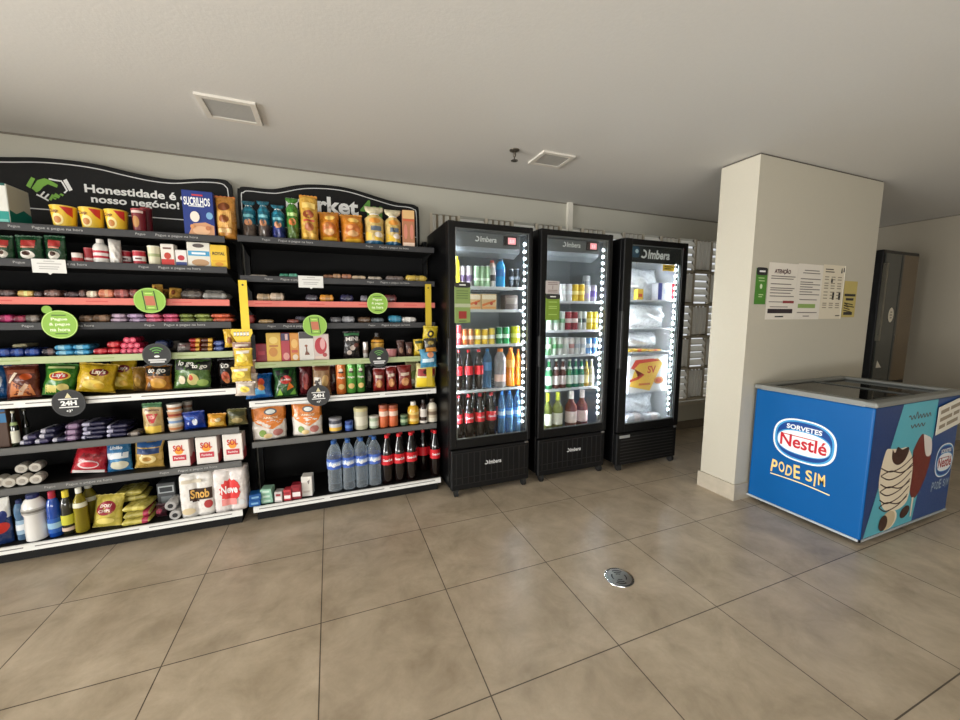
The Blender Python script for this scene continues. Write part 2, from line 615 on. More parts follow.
def gondola(label, x0, x1, shelves, lipx1):
    t = thing('gondola_shelving', label, 'shelving', ((x0 + x1) / 2, 3.2, 0))
    ox, oy = (x0 + x1) / 2, 3.2
    MB().box(x0 - ox, x1 - ox, 3.335 - oy, 3.36 - oy, 0.05, 2.02).build('back_panel', mat((5, 5, 5), 0.75), t)
    for xx in (x0, x1):
        u = MB()
        u.box(xx - 0.016 - ox, xx + 0.016 - ox, 3.29 - oy, 3.36 - oy, 0, 2.04)
        o = u.build('upright', SATIN, t)
    MB().box(x0 - ox + .02, x1 - ox - .02, 2.90 - oy, 3.33 - oy, 0.0, 0.055).build('plinth', mat((12, 12, 12), 0.6), t)
    for i, (z, yf, c) in enumerate(shelves):
        s = MB()
        s.box(x0 - ox + .012, x1 - ox - .012, yf + 0.004 - oy, 3.335 - oy, z - 0.028, z)
        for xx in (x0 + .014, x1 - .018):            # end brackets
            s.prism([(yf + 0.05 - oy, z - 0.02), (3.335 - oy, z - 0.02), (3.335 - oy, z - 0.085), (3.25 - oy, z - 0.085)], lambda a, b, d: (d, a, b), xx - ox, xx + 0.004 - ox)
        so = s.build('shelf', SHELFBLACK, t)
        l = MB()
        l.box(x0 - ox + .006, x1 - ox - .006, yf - 0.006 - oy, yf + 0.004 - oy, z - 0.036, z + 0.004)
        l.box(x0 - ox + .006, x1 - ox - .006, yf - 0.010 - oy, yf - 0.006 - oy, z + 0.001, z + 0.004)
        l.box(x0 - ox + .006, x1 - ox - .006, yf - 0.010 - oy, yf - 0.006 - oy, z - 0.036, z - 0.033)
        l.build('price_rail', LIPS[c], so)
        fn = lambda a, b: (0, 0, 0)
        if c == 'white':
            q = MB()
            w = (x1 - x0)
            for a0, a1 in ((0.03, 0.34), (0.37, 0.66), (0.69, 0.96)):
                q.box(x0 + a0 * w - ox, x0 + a1 * w - ox, yf - 0.0072 - oy, yf - 0.006 - oy, z - 0.017, z - 0.011)
            q.build('price_slot', mat((120, 118, 116), 0.5), so)
        elif c == 'dark' or (c == 'grey' and i != 6) or i == 3:
            n = 2 if x1 - x0 < 1.5 else 3
            for k in range(n):
                xc = x0 + (x1 - x0) * (k + 0.5) / n - ox
                hx = 0.11
                lettering('Pegue', so, LIPINK, lambda a, b, xc=xc: (xc - 0.16 + a, yf - 0.0066 - oy, z - 0.016 + b * 0.85), w=0.048, bold=0.0)
                lettering('Pague e pegue na hora', so, LIPINK, lambda a, b, xc=xc: (xc + 0.02 + a, yf - 0.0066 - oy, z - 0.016 + b * 0.85), w=0.215, bold=0.0)
        elif c in ('pink', 'green'):
            q = MB()
            w = x1 - x0
            cc = mat((205, 82, 76), 0.5) if c == 'pink' else mat((150, 168, 108), 0.5)
            for k in range(4):
                a = x0 + (k + 0.25) * w / 4 - ox
                q.box(a, a + 0.10, yf - 0.0068 - oy, yf - 0.006 - oy, z - 0.019, z - 0.013)
            q.build('price_slot', cc, so)
    return t, ox, oy


gl, lox, loy = gondola('black wall shelving with handshake header board and nine shelves, reaching out of the picture', LX0, LX1, L, LX1)
gr, rox, roy = gondola('black wall shelving beside the fridges with a partly hidden shop-name header', RX0, RX1, R, RX1)

BOARD = mat((11, 11, 11), 0.65)
HY = 3.30


def smooth_curve(pts, n=8):
    out = []
    for i in range(len(pts) - 1):
        p0, p1, p2, p3 = pts[max(0, i - 1)], pts[i], pts[i + 1], pts[min(len(pts) - 1, i + 2)]
        for k in range(n):
            t = k / n
            out.append(tuple(0.5 * (2 * p1[j] + (p2[j] - p0[j]) * t + (2 * p0[j] - 5 * p1[j] + 4 * p2[j] - p3[j]) * t * t + (3 * p1[j] - p0[j] - 3 * p2[j] + p3[j]) * t ** 3) for j in (0, 1)))
    return out + [pts[-1]]


def header(par, ox, oy, top, x0, x1, zb, name='header_board'):
    out = smooth_curve(top) + [(x1, zb), (x0, zb)]
    h = MB().prism(out, lambda a, b, d: (a - ox, d - oy, b), HY, HY + 0.03).build(name, BOARD, par)
    # white line a little inside the edge
    cx, cz = (x0 + x1) / 2, 2.15
    line = [(a + (0.024 if a < cx else -0.024) * min(1, abs(a - cx) / 0.45), b - 0.028) for a, b in smooth_curve(top)] + [(x1 - 0.024, 2.075), (x0 + 0.024, 2.075)]
    strokes('border_line', [line], 0.006, mat((214, 214, 212), 0.5), h, lambda a, b: (a - ox, HY - 0.0012 - oy, b), True)
    return h


hl = header(gl, lox, loy, [(-2.42, 2.0), (-2.42, 2.34), (-2.38, 2.366), (-2.26, 2.362), (-2.12, 2.340), (-1.98, 2.345), (-1.80, 2.362), (-1.64, 2.382), (-1.48, 2.388), (-1.335, 2.380), (-1.184, 2.356), (-1.05, 2.340), (-0.93, 2.340), (-0.78, 2.366), (-0.665, 2.373), (-0.625, 2.355), (-0.612, 2.30), (-0.612, 2.0)], -2.42, -0.612, 1.93)
hr = header(gr, rox, roy, [(-0.580, 2.0), (-0.580, 2.29), (-0.566, 2.325), (-0.535, 2.340), (-0.42, 2.340), (-0.335, 2.348), (-0.2, 2.388), (-0.095, 2.408), (0.06, 2.418), (0.2, 2.410), (0.36, 2.380), (0.503, 2.352), (0.58, 2.342), (0.67, 2.342), (0.72, 2.330), (0.742, 2.29), (0.745, 2.0)], -0.580, 0.745, 1.95)


def onL(a, b):
    return (a - lox, HY - 0.0015 - loy, b)


def onR(a, b):
    return (a - rox, HY - 0.0015 - roy, b)


def board_text(s, px0, px1, py, par, on, m, bold, shift=0, hgt=None):
    a, b = at(px0, py, HY), at(px1, py, HY)
    lettering(s, par, m, lambda x, z: on((a.x + b.x) / 2 + x, (a.z + b.z) / 2 + shift + z), w=b.x - a.x, bold=bold, stretch=hgt)


TW = mat((235, 235, 232), 0.5)
zc1 = at(130, 193, HY).z
lettering('Honestidade é o', hl, TW, lambda x, z: onL(-1.152 + x, 2.226 + z * 0.84), w=0.548, bold=0.028)
lettering('nosso negócio!', hl, TW, lambda x, z: onL(-1.165 + x, 2.158 + z * 0.82), w=0.468, bold=0.028)
lettering('market', hr, TW, lambda x, z: onR(-0.008 + x, 2.268 + z * 0.92), w=0.52, bold=0.032)
lettering('4u', hr, mat((94, 152, 58), 0.5), lambda x, z: onR(0.352 + x, 2.270 + z * 1.0), w=0.17, bold=0.028)

# handshake mark
def hp(x, y):
    p = at(x / 9.0, 140 + y / 9.0, HY)
    return (p.x, p.z)


GREEN = mat((118, 172, 60), 0.5)
flat('handshake_mark', [hp(*p) for p in [(235, 412), (282, 333), (318, 350), (275, 435)]], GREEN, hl, onL)
flat('handshake_mark', [hp(*p) for p in [(286, 435), (338, 362), (400, 345), (450, 362), (522, 405), (515, 430), (432, 398), (392, 420), (362, 455), (330, 472)]], GREEN, hl, onL)
for q in [[(440, 535), (470, 487), (492, 497), (462, 548)], [(478, 510), (500, 477), (545, 505), (530, 527)], [(535, 490), (552, 480), (578, 495), (565, 508)], [(500, 540), (470, 520), (478, 512), (512, 528)]]:
    flat('handshake_mark', [hp(*p) for p in q], GREEN, hl, onL)
flat('handshake_mark', [hp(*p) for p in [(568, 365), (600, 350), (655, 450), (625, 462)]], TW, hl, onL)
strokes('handshake_mark', [[hp(*p) for p in l] for l in [[(440, 350), (490, 362), (560, 372)], [(560, 378), (605, 455), (580, 478)], [(330, 490), (400, 525), (440, 547)], [(366, 505), (402, 465)], [(402, 525), (440, 487)]]], 0.009, TW, hl, lambda a, b: (a - lox, HY - 0.002 - loy, b))

# ------------------------------------------------------------------ glass-door fridges
GRILLE = mat((9, 9, 10), 0.5)


def maker_mark(par, fn, w, m, bold=0.02):
    """round swirl mark and the maker's word"""
    pts = [(-w * 0.60 + w * 0.10 * cos(a), w * 0.10 * sin(a)) for a in [radians(d) for d in range(-140, 111, 15)]]
    strokes('swirl_mark', [pts], w * 0.055, m, par, fn)
    lettering('Imbera', par, m, lambda a, b: fn(a * 0.86 + 0.0, b), w=w * 0.98, bold=bold, shear=0.15)


def fridge(label, x0, x1, yf, depth, top, shelfz, glass, liner, kind):
    """glass: (x0, x1, z0, z1) of the pane"""
    xc = (x0 + x1) / 2
    t = thing('display_fridge', label, 'fridge', (xc, yf, 0), 0, 'glass door fridges')
    w = (x1 - x0) / 2
    gx0, gx1, gz0, gz1 = glass[0] - xc, glass[1] - xc, glass[2], glass[3]
    zb = gz0 - 0.07            # bottom of the door
    # cabinet shell, open at the front
    c = MB()
    yd0, yd1 = 0.045, depth
    c.rbox(-w, -w + 0.022, yd0, yd1, 0.07, top, 0.006)
    c.rbox(w - 0.022, w, yd0, yd1, 0.07, top, 0.006)
    c.box(-w + 0.015, w - 0.015, yd0, yd1, top - 0.045, top - 0.002)
    c.box(-w + 0.015, w - 0.015, yd1 - 0.04, yd1, 0.08, top - 0.02)
    c.box(-w + 0.015, w - 0.015, yd0, yd1, 0.075, zb + 0.017)
    c.build('cabinet', SATIN, t)
    # pale inner lining
    l = MB()
    ix, iz0, iz1 = w - 0.026, zb + 0.018, top - 0.05
    l.box(-ix, -ix + 0.004, yd0 + .01, yd1 - 0.045, iz0, iz1).box(ix - 0.004, ix, yd0 + .01, yd1 - 0.045, iz0, iz1)
    l.box(-ix, ix, yd1 - 0.049, yd1 - 0.045, iz0, iz1).box(-ix, ix, yd0 + .01, yd1 - 0.045, iz1 - 0.004, iz1).box(-ix, ix, yd0 + .01, yd1 - 0.045, iz0, iz0 + 0.004)
    l.build('liner', liner, t)
    # door: frame, pane, gasket light strips, handle
    d = MB()
    d.rbox(-w, gx0, 0, 0.042, zb, top - 0.003, 0.007).rbox(gx1, w, 0, 0.042, zb, top - 0.003, 0.007)
    d.box(gx0 - 0.003, gx1 + 0.003, 0.002, 0.042, gz1, top - 0.006).box(gx0 - 0.003, gx1 + 0.003, 0.002, 0.042, zb + 0.003, gz0)
    door = d.build('door_frame', BLACK, t)
    MB().box(gx0, gx1, 0.010, 0.014, gz0, gz1).build('glass_pane', pane_mat(), door)
    b = MB()
    bw = 0.008
    b.box(gx0, gx0 + bw, 0.014, 0.02, gz0, gz1).box(gx1 - bw, gx1, 0.014, 0.02, gz0, gz1).box(gx0, gx1, 0.014, 0.02, gz0, gz0 + bw).box(gx0, gx1, 0.014, 0.02, gz1 - bw, gz1)
    b.build('pane_edging', mat((150, 152, 152), 0.35, 0.6), door)
    hz = (0.95, 1.45) if kind == 'freezer' else (1.0, 1.25)
    hm = MB()
    hm.rbox(-w - 0.012, -w + 0.014, -0.012, 0.03, hz[0], hz[1], 0.006)
    hm.build('handle', mat((34, 34, 35), 0.35), door)
    # LED strips standing inside the door edge
    for sx, x in ((1, gx1 - 0.017), (-1, gx0 - 0.008)):
        ch = MB().box(x - 0.002, x + 0.016, 0.050, 0.060, gz0 + 0.02, gz1 - 0.02).build('light_channel', mat((96, 98, 100), 0.4), t)
        e, e2 = MB(), MB()
        n = 27
        zz0, zz1 = gz0 + 0.05, gz1 - 0.05
        for k in range(n):
            z = zz0 + (zz1 - zz0) * (k + 0.5) / n
            hh = (zz1 - zz0) / n * 0.17
            xx = x - 0.003 if sx > 0 else x + 0.017
            yq = 0.0495
            e2.box(x + 0.0045, x + 0.010, 0.046, 0.0498, z - hh, z + hh)
            # the diodes throw their light into the cabinet
            e.box(min(xx, xx + 0.0005), max(xx, xx + 0.0005), 0.051, 0.060, z - hh, z + hh)
        e.build('led_strip', glow((236, 246, 255), LED), ch)
        e2.build('led_strip', glow((236, 246, 255), 5.0), ch)
    # machine compartment cover, feet, wheels
    p = MB().rbox(-w + 0.008, w - 0.006, 0.004, 0.05, 0.052, zb - 0.012, 0.012, 3)
    pn = p.build('lower_cover', GRILLE, t)
    g = MB()
    zt = zb - 0.05
    if kind == 'freezer':
        for k in range(9):
            z = 0.08 + (zt - 0.08) * k / 8
            g.box(-w + 0.05, w - 0.05, 0.0015, 0.005, z - 0.004, z + 0.004)
        g.build('grille', mat((30, 30, 31), 0.45), pn)
        MB().box(-w + 0.035, -w + 0.15, -0.0005, 0.004, zb - 0.055, zb - 0.03).build('rating_plate', mat((150, 150, 148), 0.5), pn)
    else:
        for k in range(13):
            x = -w + 0.05 + (2 * w - 0.1) * k / 12
            g.box(x - 0.0035, x + 0.0035, 0.0018, 0.005, 0.10, zb - 0.04)
        for z in (0.10, 0.155, zb - 0.04):
            g.box(-w + 0.03, w - 0.03, 0.0022, 0.005, z - 0.002, z + 0.002)
        g.build('grille', mat((26, 26, 27), 0.4), pn)
        zm = 0.5 * (0.075 + zb) + 0.02
        maker_mark(pn, lambda a, b: (a + 0.03, 0.0005, b + zm), 0.13, mat((225, 225, 225), 0.5))
    MB().rbox(w - 0.05, w - 0.02, -0.006, 0.01, zb - 0.02, zb - 0.005, 0.003).build('lock', mat((150, 150, 150), 0.3, 0.9), t)
    for sx in (-1, 1):
        for yy in (0.025, yd1 - 0.06):
            wl = MB()
            wl.tube((sx * (w - 0.05) - 0.012, yy, 0.034), (sx * (w - 0.05) + 0.012, yy, 0.034), 0.034, 18)
            wo = wl.build('caster', mat((28, 28, 28), 0.5), t)
            MB().box(sx * (w - 0.05) - 0.018, sx * (w - 0.05) + 0.018, yy - 0.02, yy + 0.02, 0.045, 0.085).build('fork', mat((60, 60, 60), 0.4, 0.6), wo)
    # wire shelves
    for z in shelfz[:-1]:
        s = MB()
        for k in range(15):
            x = -ix + 0.02 + (2 * ix - 0.04) * k / 14
            s.box(x - 0.0015, x + 0.0015, 0.072, yd1 - 0.07, z - 0.004, z - 0.001)
        for yy in (0.074, 0.28, yd1 - 0.08):
            s.box(-ix + 0.008, ix - 0.008, yy, yy + 0.005, z - 0.008, z - 0.003)
        so = s.build('wire_shelf', mat((222, 224, 226), 0.3, 0.3), t)
        if kind != 'freezer':
            MB().box(-ix + 0.006, ix - 0.006, 0.066, 0.0705, z - 0.018, z + 0.004).build('shelf_front', mat((196, 202, 204), 0.35), so)
    return t, gx0, gx1, gz0, gz1, top, w


LED = 300.0
f1z = [1.639, 1.459, 1.183, 0.820, 0.399]
f2z = [1.536, 1.287, 1.071, 0.773, 0.393]
f3z = [1.562, 1.293, 1.066, 0.673, 0.348]
GREYLINE = mat((128, 134, 138), 0.35)
WHITELINE = mat((235, 238, 240), 0.4)
Y1, Y3 = 2.695, 2.635
K1, K3 = Y1 / 2.74, Y3 / 2.74


def kz(z, k):
    return EYE + (z - EYE) * k


f1z = [kz(z, K1) for z in f1z]
f2z = [kz(z, K1) for z in f2z]
f3z = [kz(z, K3) for z in f3z]
F1 = fridge('glass door fridge next to the shelving, filled with soft drinks and water bottles', 0.828 * K1, 1.532 * K1, Y1, 0.63, kz(2.108, K1), f1z, (0.884 * K1, 1.502 * K1, kz(0.446, K1), kz(2.060, K1)), GREYLINE, 'fridge')
F2 = fridge('middle glass door fridge holding small cans, beer bottles and wine', 1.604 * K1, 2.322 * K1, Y1, 0.63, kz(2.112, K1), f2z, (1.664 * K1, 2.280 * K1, kz(0.440, K1), kz(2.062, K1)), GREYLINE, 'fridge')
F3 = fridge('upright glass door freezer nearest the wall pier, holding white frozen bags', 2.450 * K3, 3.215 * K3, Y3, 0.66, kz(2.100, K3), f3z, (2.540 * K3, 3.150 * K3, kz(0.395, K3), kz(2.046, K3)), WHITELINE, 'freezer')

for (t, gx0, gx1, gz0, gz1, top, w), zb_, txt in ((F1, 1.898, 1), (F2, 1.908, 1)):
    hb = MB()
    prof = [(0.060, gz1 - 0.012), (0.055, zb_ + 0.03), (0.075, zb_), (0.16, zb_ - 0.03), (0.16, gz1 - 0.012)]
    hb.prism(prof, lambda a, b, d: (d, a, b), gx0 + 0.012, gx1 - 0.060)
    h = hb.build('evaporator_cover', mat((105, 110, 113), 0.4), t)
    maker_mark(h, lambda a, b: (a - 0.01, 0.052, b + zb_ + 0.09), 0.16, mat((240, 242, 242), 0.5))
    q = MB().box(0.115, 0.225, 0.046, 0.056, zb_ + 0.055, zb_ + 0.125).build('temperature_display', mat((24, 18, 20), 0.3), h)
    MB().box(0.150, 0.215, 0.0445, 0.046, zb_ + 0.065, zb_ + 0.115).build('red_readout', glow((225, 60, 90), 0.9), q)
    lettering('5.0', q, glow((255, 190, 200), 1.2), lambda a, b: (0.183 + a, 0.044, zb_ + 0.088 + b), w=0.035, bold=0.02)

t, gx0, gx1, gz0, gz1, top, w = F3
h = MB().box(gx0, gx1, 0.016, 0.03, gz1 - 0.145, gz1).build('sign_panel', mat((30, 36, 40), 0.4), t)
maker_mark(h, lambda a, b: (a + 0.035, 0.0155, b + gz1 - 0.072), 0.30, mat((238, 240, 240), 0.5), 0.03)
flat('snow_badge', ellipse(-0.235, gz1 - 0.060, 0.043, 0.048, 24, 4), mat((36, 78, 104), 0.4), h, lambda a, b: (a, 0.0152, b))
flat('snow_badge', ellipse(-0.222, gz1 - 0.053, 0.018, 0.018, 16), mat((190, 215, 225), 0.4), h, lambda a, b: (a, 0.0150, b))
s = MB().box(gx1 - 0.205, gx1 - 0.065, 0.030, 0.033, gz1 - 0.205, gz1 - 0.150).build('yellow_sticker', mat((242, 196, 30), 0.4), t)
strokes('print', [[(gx1 - 0.185, gz1 - 0.168), (gx1 - 0.085, gz1 - 0.168)], [(gx1 - 0.185, gz1 - 0.185), (gx1 - 0.11, gz1 - 0.185)]], 0.007, INK, s, lambda a, b: (a, 0.0297, b))

# ------------------------------------------------------------------ ice cream chest freezer
FX0, FX1, FY0, FY1 = 2.965, 4.045, 1.185, 1.862
BLUEB = mat((0, 86, 152), 0.4, 0, 0.04, 4)
BLUEB.node_tree.nodes['Principled BSDF'].inputs['Specular IOR Level'].default_value = 0.25
t = thing('chest_freezer', 'blue ice cream chest freezer with sliding lids in front of the wall pier', 'freezer', (FX0, FY0, 0))


def fz(X, Y, Z):
    return (X - FX0, Y - FY0, Z)


b = MB().rbox(0, FX1 - FX0, 0, FY1 - FY0, 0.040, 0.872, 0.012, 3)
body = b.build('body', BLUEB, t)
l = MB()
lw = 0.055
W_, D_ = FX1 - FX0, FY1 - FY0
l.rbox(-0.012, W_ + 0.012, -0.012, lw, 0.872, 0.905, 0.012).rbox(-0.012, W_ + 0.012, D_ - lw, D_ + 0.012, 0.872, 0.905, 0.012)
l.box(-0.012, lw, lw - .012, D_ - lw + .012, 0.873, 0.9045).box(W_ - lw, W_ + 0.012, lw - .012, D_ - lw + .012, 0.873, 0.9045)
rim = l.build('rim', mat((128, 130, 126), 0.4), t)
MB().box(lw - .01, W_ - lw + .01, lw - .01, D_ - lw + .01, 0.62, 0.63).build('goods_bin', mat((60, 66, 66), 0.6), t)
for a0, a1, z in ((lw - 0.005, W_ * 0.54, 0.892), (W_ * 0.46, W_ - lw + 0.005, 0.880)):
    g = MB().box(a0 + 0.03, a1 - 0.03, lw + 0.02, D_ - lw - 0.02, z, z + 0.005).build('sliding_lid', pane_mat((0.30, 0.33, 0.31), 0.30), t)
    fr = MB().box(a0, a0 + 0.03, lw, D_ - lw, z - 0.004, z + 0.010).box(a1 - 0.03, a1, lw, D_ - lw, z - 0.004, z + 0.010).box(a0, a1, lw, lw + 0.02, z - 0.004, z + 0.010).box(a0, a1, D_ - lw - 0.02, D_ - lw, z - 0.004, z + 0.010)
    fr.build('lid_frame', mat((70, 74, 72), 0.4), g)
e = MB().box(-0.004, 0.006, -0.004, D_ + 0.004, 0.032, 0.046).box(-0.004, W_ + 0.004, -0.004, 0.006, 0.032, 0.046)
e.build('edge_trim', mat((190, 198, 204), 0.35, 0.3), t)
for xx in (0.06, W_ - 0.06):
    for yy in (0.06, D_ - 0.06):
        c = MB().tube((xx - 0.01, yy, 0.017), (xx + 0.01, yy, 0.017), 0.017, 16).build('caster', mat((24, 24, 24), 0.5), t)
        MB().box(xx - 0.016, xx + 0.016, yy - 0.015, yy + 0.015, 0.022, 0.042).build('fork', mat((90, 90, 90), 0.4, 0.7), c)


def fw(k):       # west face: a = world y, b = z
    return lambda a, b: fz(FX0 - 0.001 - k * 0.0006, a, b)


def fs(k):       # south face: a = world x, b = z
    return lambda a, b: fz(a, FY0 - 0.001 - k * 0.0006, b)


def fwt(k, cy, cz):   # lettering reads along -y on the west face
    return lambda a, b: fz(FX0 - 0.001 - k * 0.0006, cy - a, cz + b)


NAVY = mat((12, 66, 140), 0.35)
SKYB = mat((70, 160, 214), 0.35)
LWHITE = mat((240, 242, 244), 0.35)
RED = mat((196, 26, 44), 0.35)


def ice_logo(par, f, fn_txt, ca, cb, w, h, red, full=True):
    """rounded oval emblem: white rim, blue band, white lens with a red word"""
    flat('emblem', ellipse(ca, cb, w / 2, h / 2, 44, 2.6), LWHITE, par, f(0))
    flat('emblem', ellipse(ca, cb, w / 2 * 0.94, h / 2 * 0.93, 44, 2.6), SKYB, par, f(1))
    flat('emblem', ellipse(ca, cb, w / 2 * 0.88, h / 2 * 0.86, 44, 2.6), NAVY, par, f(2))
    flat('emblem', ellipse(ca, cb - h * 0.045, w / 2 * 0.86, h / 2 * 0.58, 44, 2.5), SKYB, par, f(3))
    flat('emblem', ellipse(ca, cb - h * 0.05, w / 2 * 0.83, h / 2 * 0.53, 44, 2.5), LWHITE, par, f(4))
    lettering('Nestlé', par, red, fn_txt(5, ca, cb - h * 0.045), w=w * 0.74, bold=0.022, stretch=h * 0.30)
    fb = fn_txt(5, ca, cb - h * 0.045)
    strokes('letter_bar', [[(-w * 0.33, h * 0.132), (w * 0.20, h * 0.135)]], h * 0.020, red, par, fb)
    lettering('SORVETES', par, LWHITE, fn_txt(5, ca, cb + h * 0.29), w=w * 0.56, bold=0.03, stretch=h * 0.115)


ice_logo(body, fw, fwt, 1.530, 0.562, 0.372, 0.298, RED)
YEL = mat((248, 208, 128), 0.35)


def hand_word(par, fn_txt, s, ca, cb, w, h, m, k=1):
    """hand-drawn capitals that bob up and down"""
    n = len(s)
    widths = [0.5 if ch in 'I ' else 1.0 for ch in s]
    tot = sum(widths)
    x = -w / 2
    for i, ch in enumerate(s):
        wd = w * widths[i] / tot
        if ch != ' ':
            dz = 0.06 * h * (1 if i % 2 else -1)
            cx = x + wd / 2
            sc = 1.12 if i % 3 == 0 else 0.9
            r = (0.02 if ch == 'I' else 0.08) * (1 if i % 2 else -1)
            f0 = fn_txt(k, ca, cb)
            lettering(ch, par, m, lambda a, b, cx=cx, dz=dz, r=r: f0(cx + a * cos(r) - b * sin(r), dz + a * sin(r) + b * cos(r)), w=wd * (0.36 if ch == 'I' else 0.80), bold=0.02, stretch=h * sc)
        x += wd


hand_word(body, fwt, 'PODE SIM', 1.548, 0.335, 0.335, 0.085, YEL)
sw = [(-0.18 + 0.36 * i / 24, 0.012 * sin(i / 24 * 2.6) - 0.016 * (i / 24) ** 1.0 - 0.004) for i in range(25)]
strokes('underline_swash', [sw], 0.008, mat((245, 226, 170), 0.4), body, fwt(1, 1.533, 0.272))

# ice cream picture on the long side
TURQ = mat((84, 178, 196), 0.35)
flat('poster_area', [(3.282, 0.868), (3.715, 0.868), (3.715, 0.64), (3.572, 0.048), (2.998, 0.048), (3.12, 0.42)], TURQ, body, fs(0))
flat('poster_area', [(2.972, 0.868), (3.282, 0.868), (3.12, 0.42), (2.998, 0.048), (2.975, 0.048)], mat((4, 52, 112), 0.35), body, fs(0))
flat('poster_area', [(3.715, 0.868), (4.038, 0.868), (4.04, 0.048), (3.572, 0.048), (3.60, 0.20), (3.715, 0.64)], mat((8, 66, 130), 0.35), body, fs(0.5))
CREAM = mat((236, 222, 196), 0.5)
CHOC = mat((58, 24, 16), 0.4)
bar_ = smooth_curve([(3.133, 0.585), (3.15, 0.602), (3.20, 0.596), (3.30, 0.585), (3.38, 0.585), (3.42, 0.56), (3.47, 0.50), (3.492, 0.42), (3.492, 0.30), (3.475, 0.21), (3.40, 0.172), (3.30, 0.172), (3.20, 0.20), (3.145, 0.268), (3.105, 0.36), (3.098, 0.44), (3.115, 0.53), (3.133, 0.585)], 4)
flat('ice_cream_picture', smooth_curve([(3.47, 0.55), (3.52, 0.62), (3.57, 0.650), (3.60, 0.60), (3.64, 0.545), (3.70, 0.50), (3.716, 0.46), (3.69, 0.36), (3.64, 0.27), (3.585, 0.215), (3.53, 0.22), (3.49, 0.30), (3.47, 0.55)], 4), mat((112, 26, 22), 0.35), body, fs(1))
flat('ice_cream_picture', smooth_curve([(3.578, 0.645), (3.63, 0.63), (3.69, 0.60), (3.715, 0.52), (3.70, 0.485), (3.65, 0.49), (3.615, 0.545), (3.578, 0.645)], 4), mat((226, 216, 210), 0.5), body, fs(2))
flat('ice_cream_picture', bar_[:-1], CREAM, body, fs(2))
flat('ice_cream_picture', smooth_curve([(3.21, 0.592), (3.245, 0.565), (3.27, 0.60), (3.33, 0.575), (3.40, 0.583), (3.41, 0.55), (3.375, 0.50), (3.31, 0.478), (3.25, 0.495), (3.215, 0.535), (3.21, 0.592)], 4)[:-1], CHOC, body, fs(3))
dz_ = []
for k in range(6):
    z0 = 0.505 - 0.052 * k
    dz_.append(smooth_curve([(3.105 + 0.006 * k, z0 - 0.02), (3.22, z0 - 0.06), (3.36, z0 - 0.045), (3.488 - 0.004 * k, z0 + 0.012)], 6))
    if k % 2 == 0:
        dz_.append(smooth_curve([(3.11 + 0.006 * k, z0 - 0.07), (3.22, z0 - 0.055), (3.36, z0 - 0.085), (3.485 - 0.006 * k, z0 - 0.055)], 6))
strokes('chocolate_drizzle', dz_, 0.008, CHOC, body, fs(3))
for cx_, cc in ((3.262, CREAM), (3.238, mat((206, 186, 150), 0.5))):
    flat('ice_cream_picture', ellipse(cx_ + 0.02, 0.115, 0.085, 0.062, 28, 2, 0.2), cc, body, fs(3 if cc is CREAM else 4))
flat('ice_cream_picture', ellipse(3.205, 0.108, 0.050, 0.052, 28), CHOC, body, fs(5))
flat('ice_cream_picture', ellipse(3.46, 0.135, 0.06, 0.038, 20, 2, 0.3), CHOC, body, fs(4))
flat('ice_cream_picture', [(3.532, 0.22), (3.556, 0.22), (3.552, 0.085), (3.536, 0.085)], CREAM, body, fs(3))
strokes('brush_script', [smooth_curve([(3.36 + 0.020 * k, 0.762 + 0.024 * (k % 2) + (0.02 if k in (0, 5) else 0)) for k in range(15)], 4), smooth_curve([(3.40 + 0.022 * k, 0.705 + 0.020 * ((k + 1) % 2)) for k in range(9)], 4)], 0.009, mat((92, 84, 84), 0.5), body, fs(1))


def fst(k, cx, cz):
    return lambda a, b: fz(cx + a, FY0 - 0.001 - k * 0.0006, cz + b)


ice_logo(body, lambda k: fs(1 + k), lambda k, a, b: fst(1 + k, a, b), 3.918, 0.422, 0.250, 0.24, mat((170, 60, 60), 0.4))
hand_word(body, fst, 'PODE SIM', 3.905, 0.250, 0.245, 0.06, mat((150, 170, 190), 0.4), 2)

s = thing('price_notice', 'white printed notice taped on the corner of the blue chest freezer', 'notice', (3.868, FY0 - 0.012, 0.745))
sh = lambda k: (lambda a, b: (a, -k * 0.0005, b + 0.16 * a))
MB().prism([(-0.16, -0.095), (0.165, -0.095), (0.165, 0.095), (-0.16, 0.095)], lambda a, b, d: (a, d, b + 0.16 * a), 0.0, 0.0015).build('paper_sheet', mat((228, 222, 208), 0.7), s)
strokes('print', [[(-0.13, 0.052), (-0.02, 0.052)], [(0.0, 0.052), (0.13, 0.052)], [(-0.13, 0.0), (0.03, 0.0)], [(0.05, 0.0), (0.13, 0.0)], [(-0.13, -0.05), (-0.05, -0.05)], [(-0.03, -0.05), (0.12, -0.05)]], 0.026, mat((150, 138, 118), 0.7), s, sh(1))

# ------------------------------------------------------------------ notices on the wall pier
def paper(name, label, x0, x1, z0, z1, c, k=0, tilt=0.0):
    s = thing(name, label, 'notice', ((x0 + x1) / 2, PY0 - 0.0035 - k * 0.001, (z0 + z1) / 2))
    s.rotation_euler = (0, tilt, 0)
    w, h = (x1 - x0) / 2, (z1 - z0) / 2
    MB().box(-w, w, 0, 0.001, -h, h).build('paper_sheet', c, s)
    return s, w, h


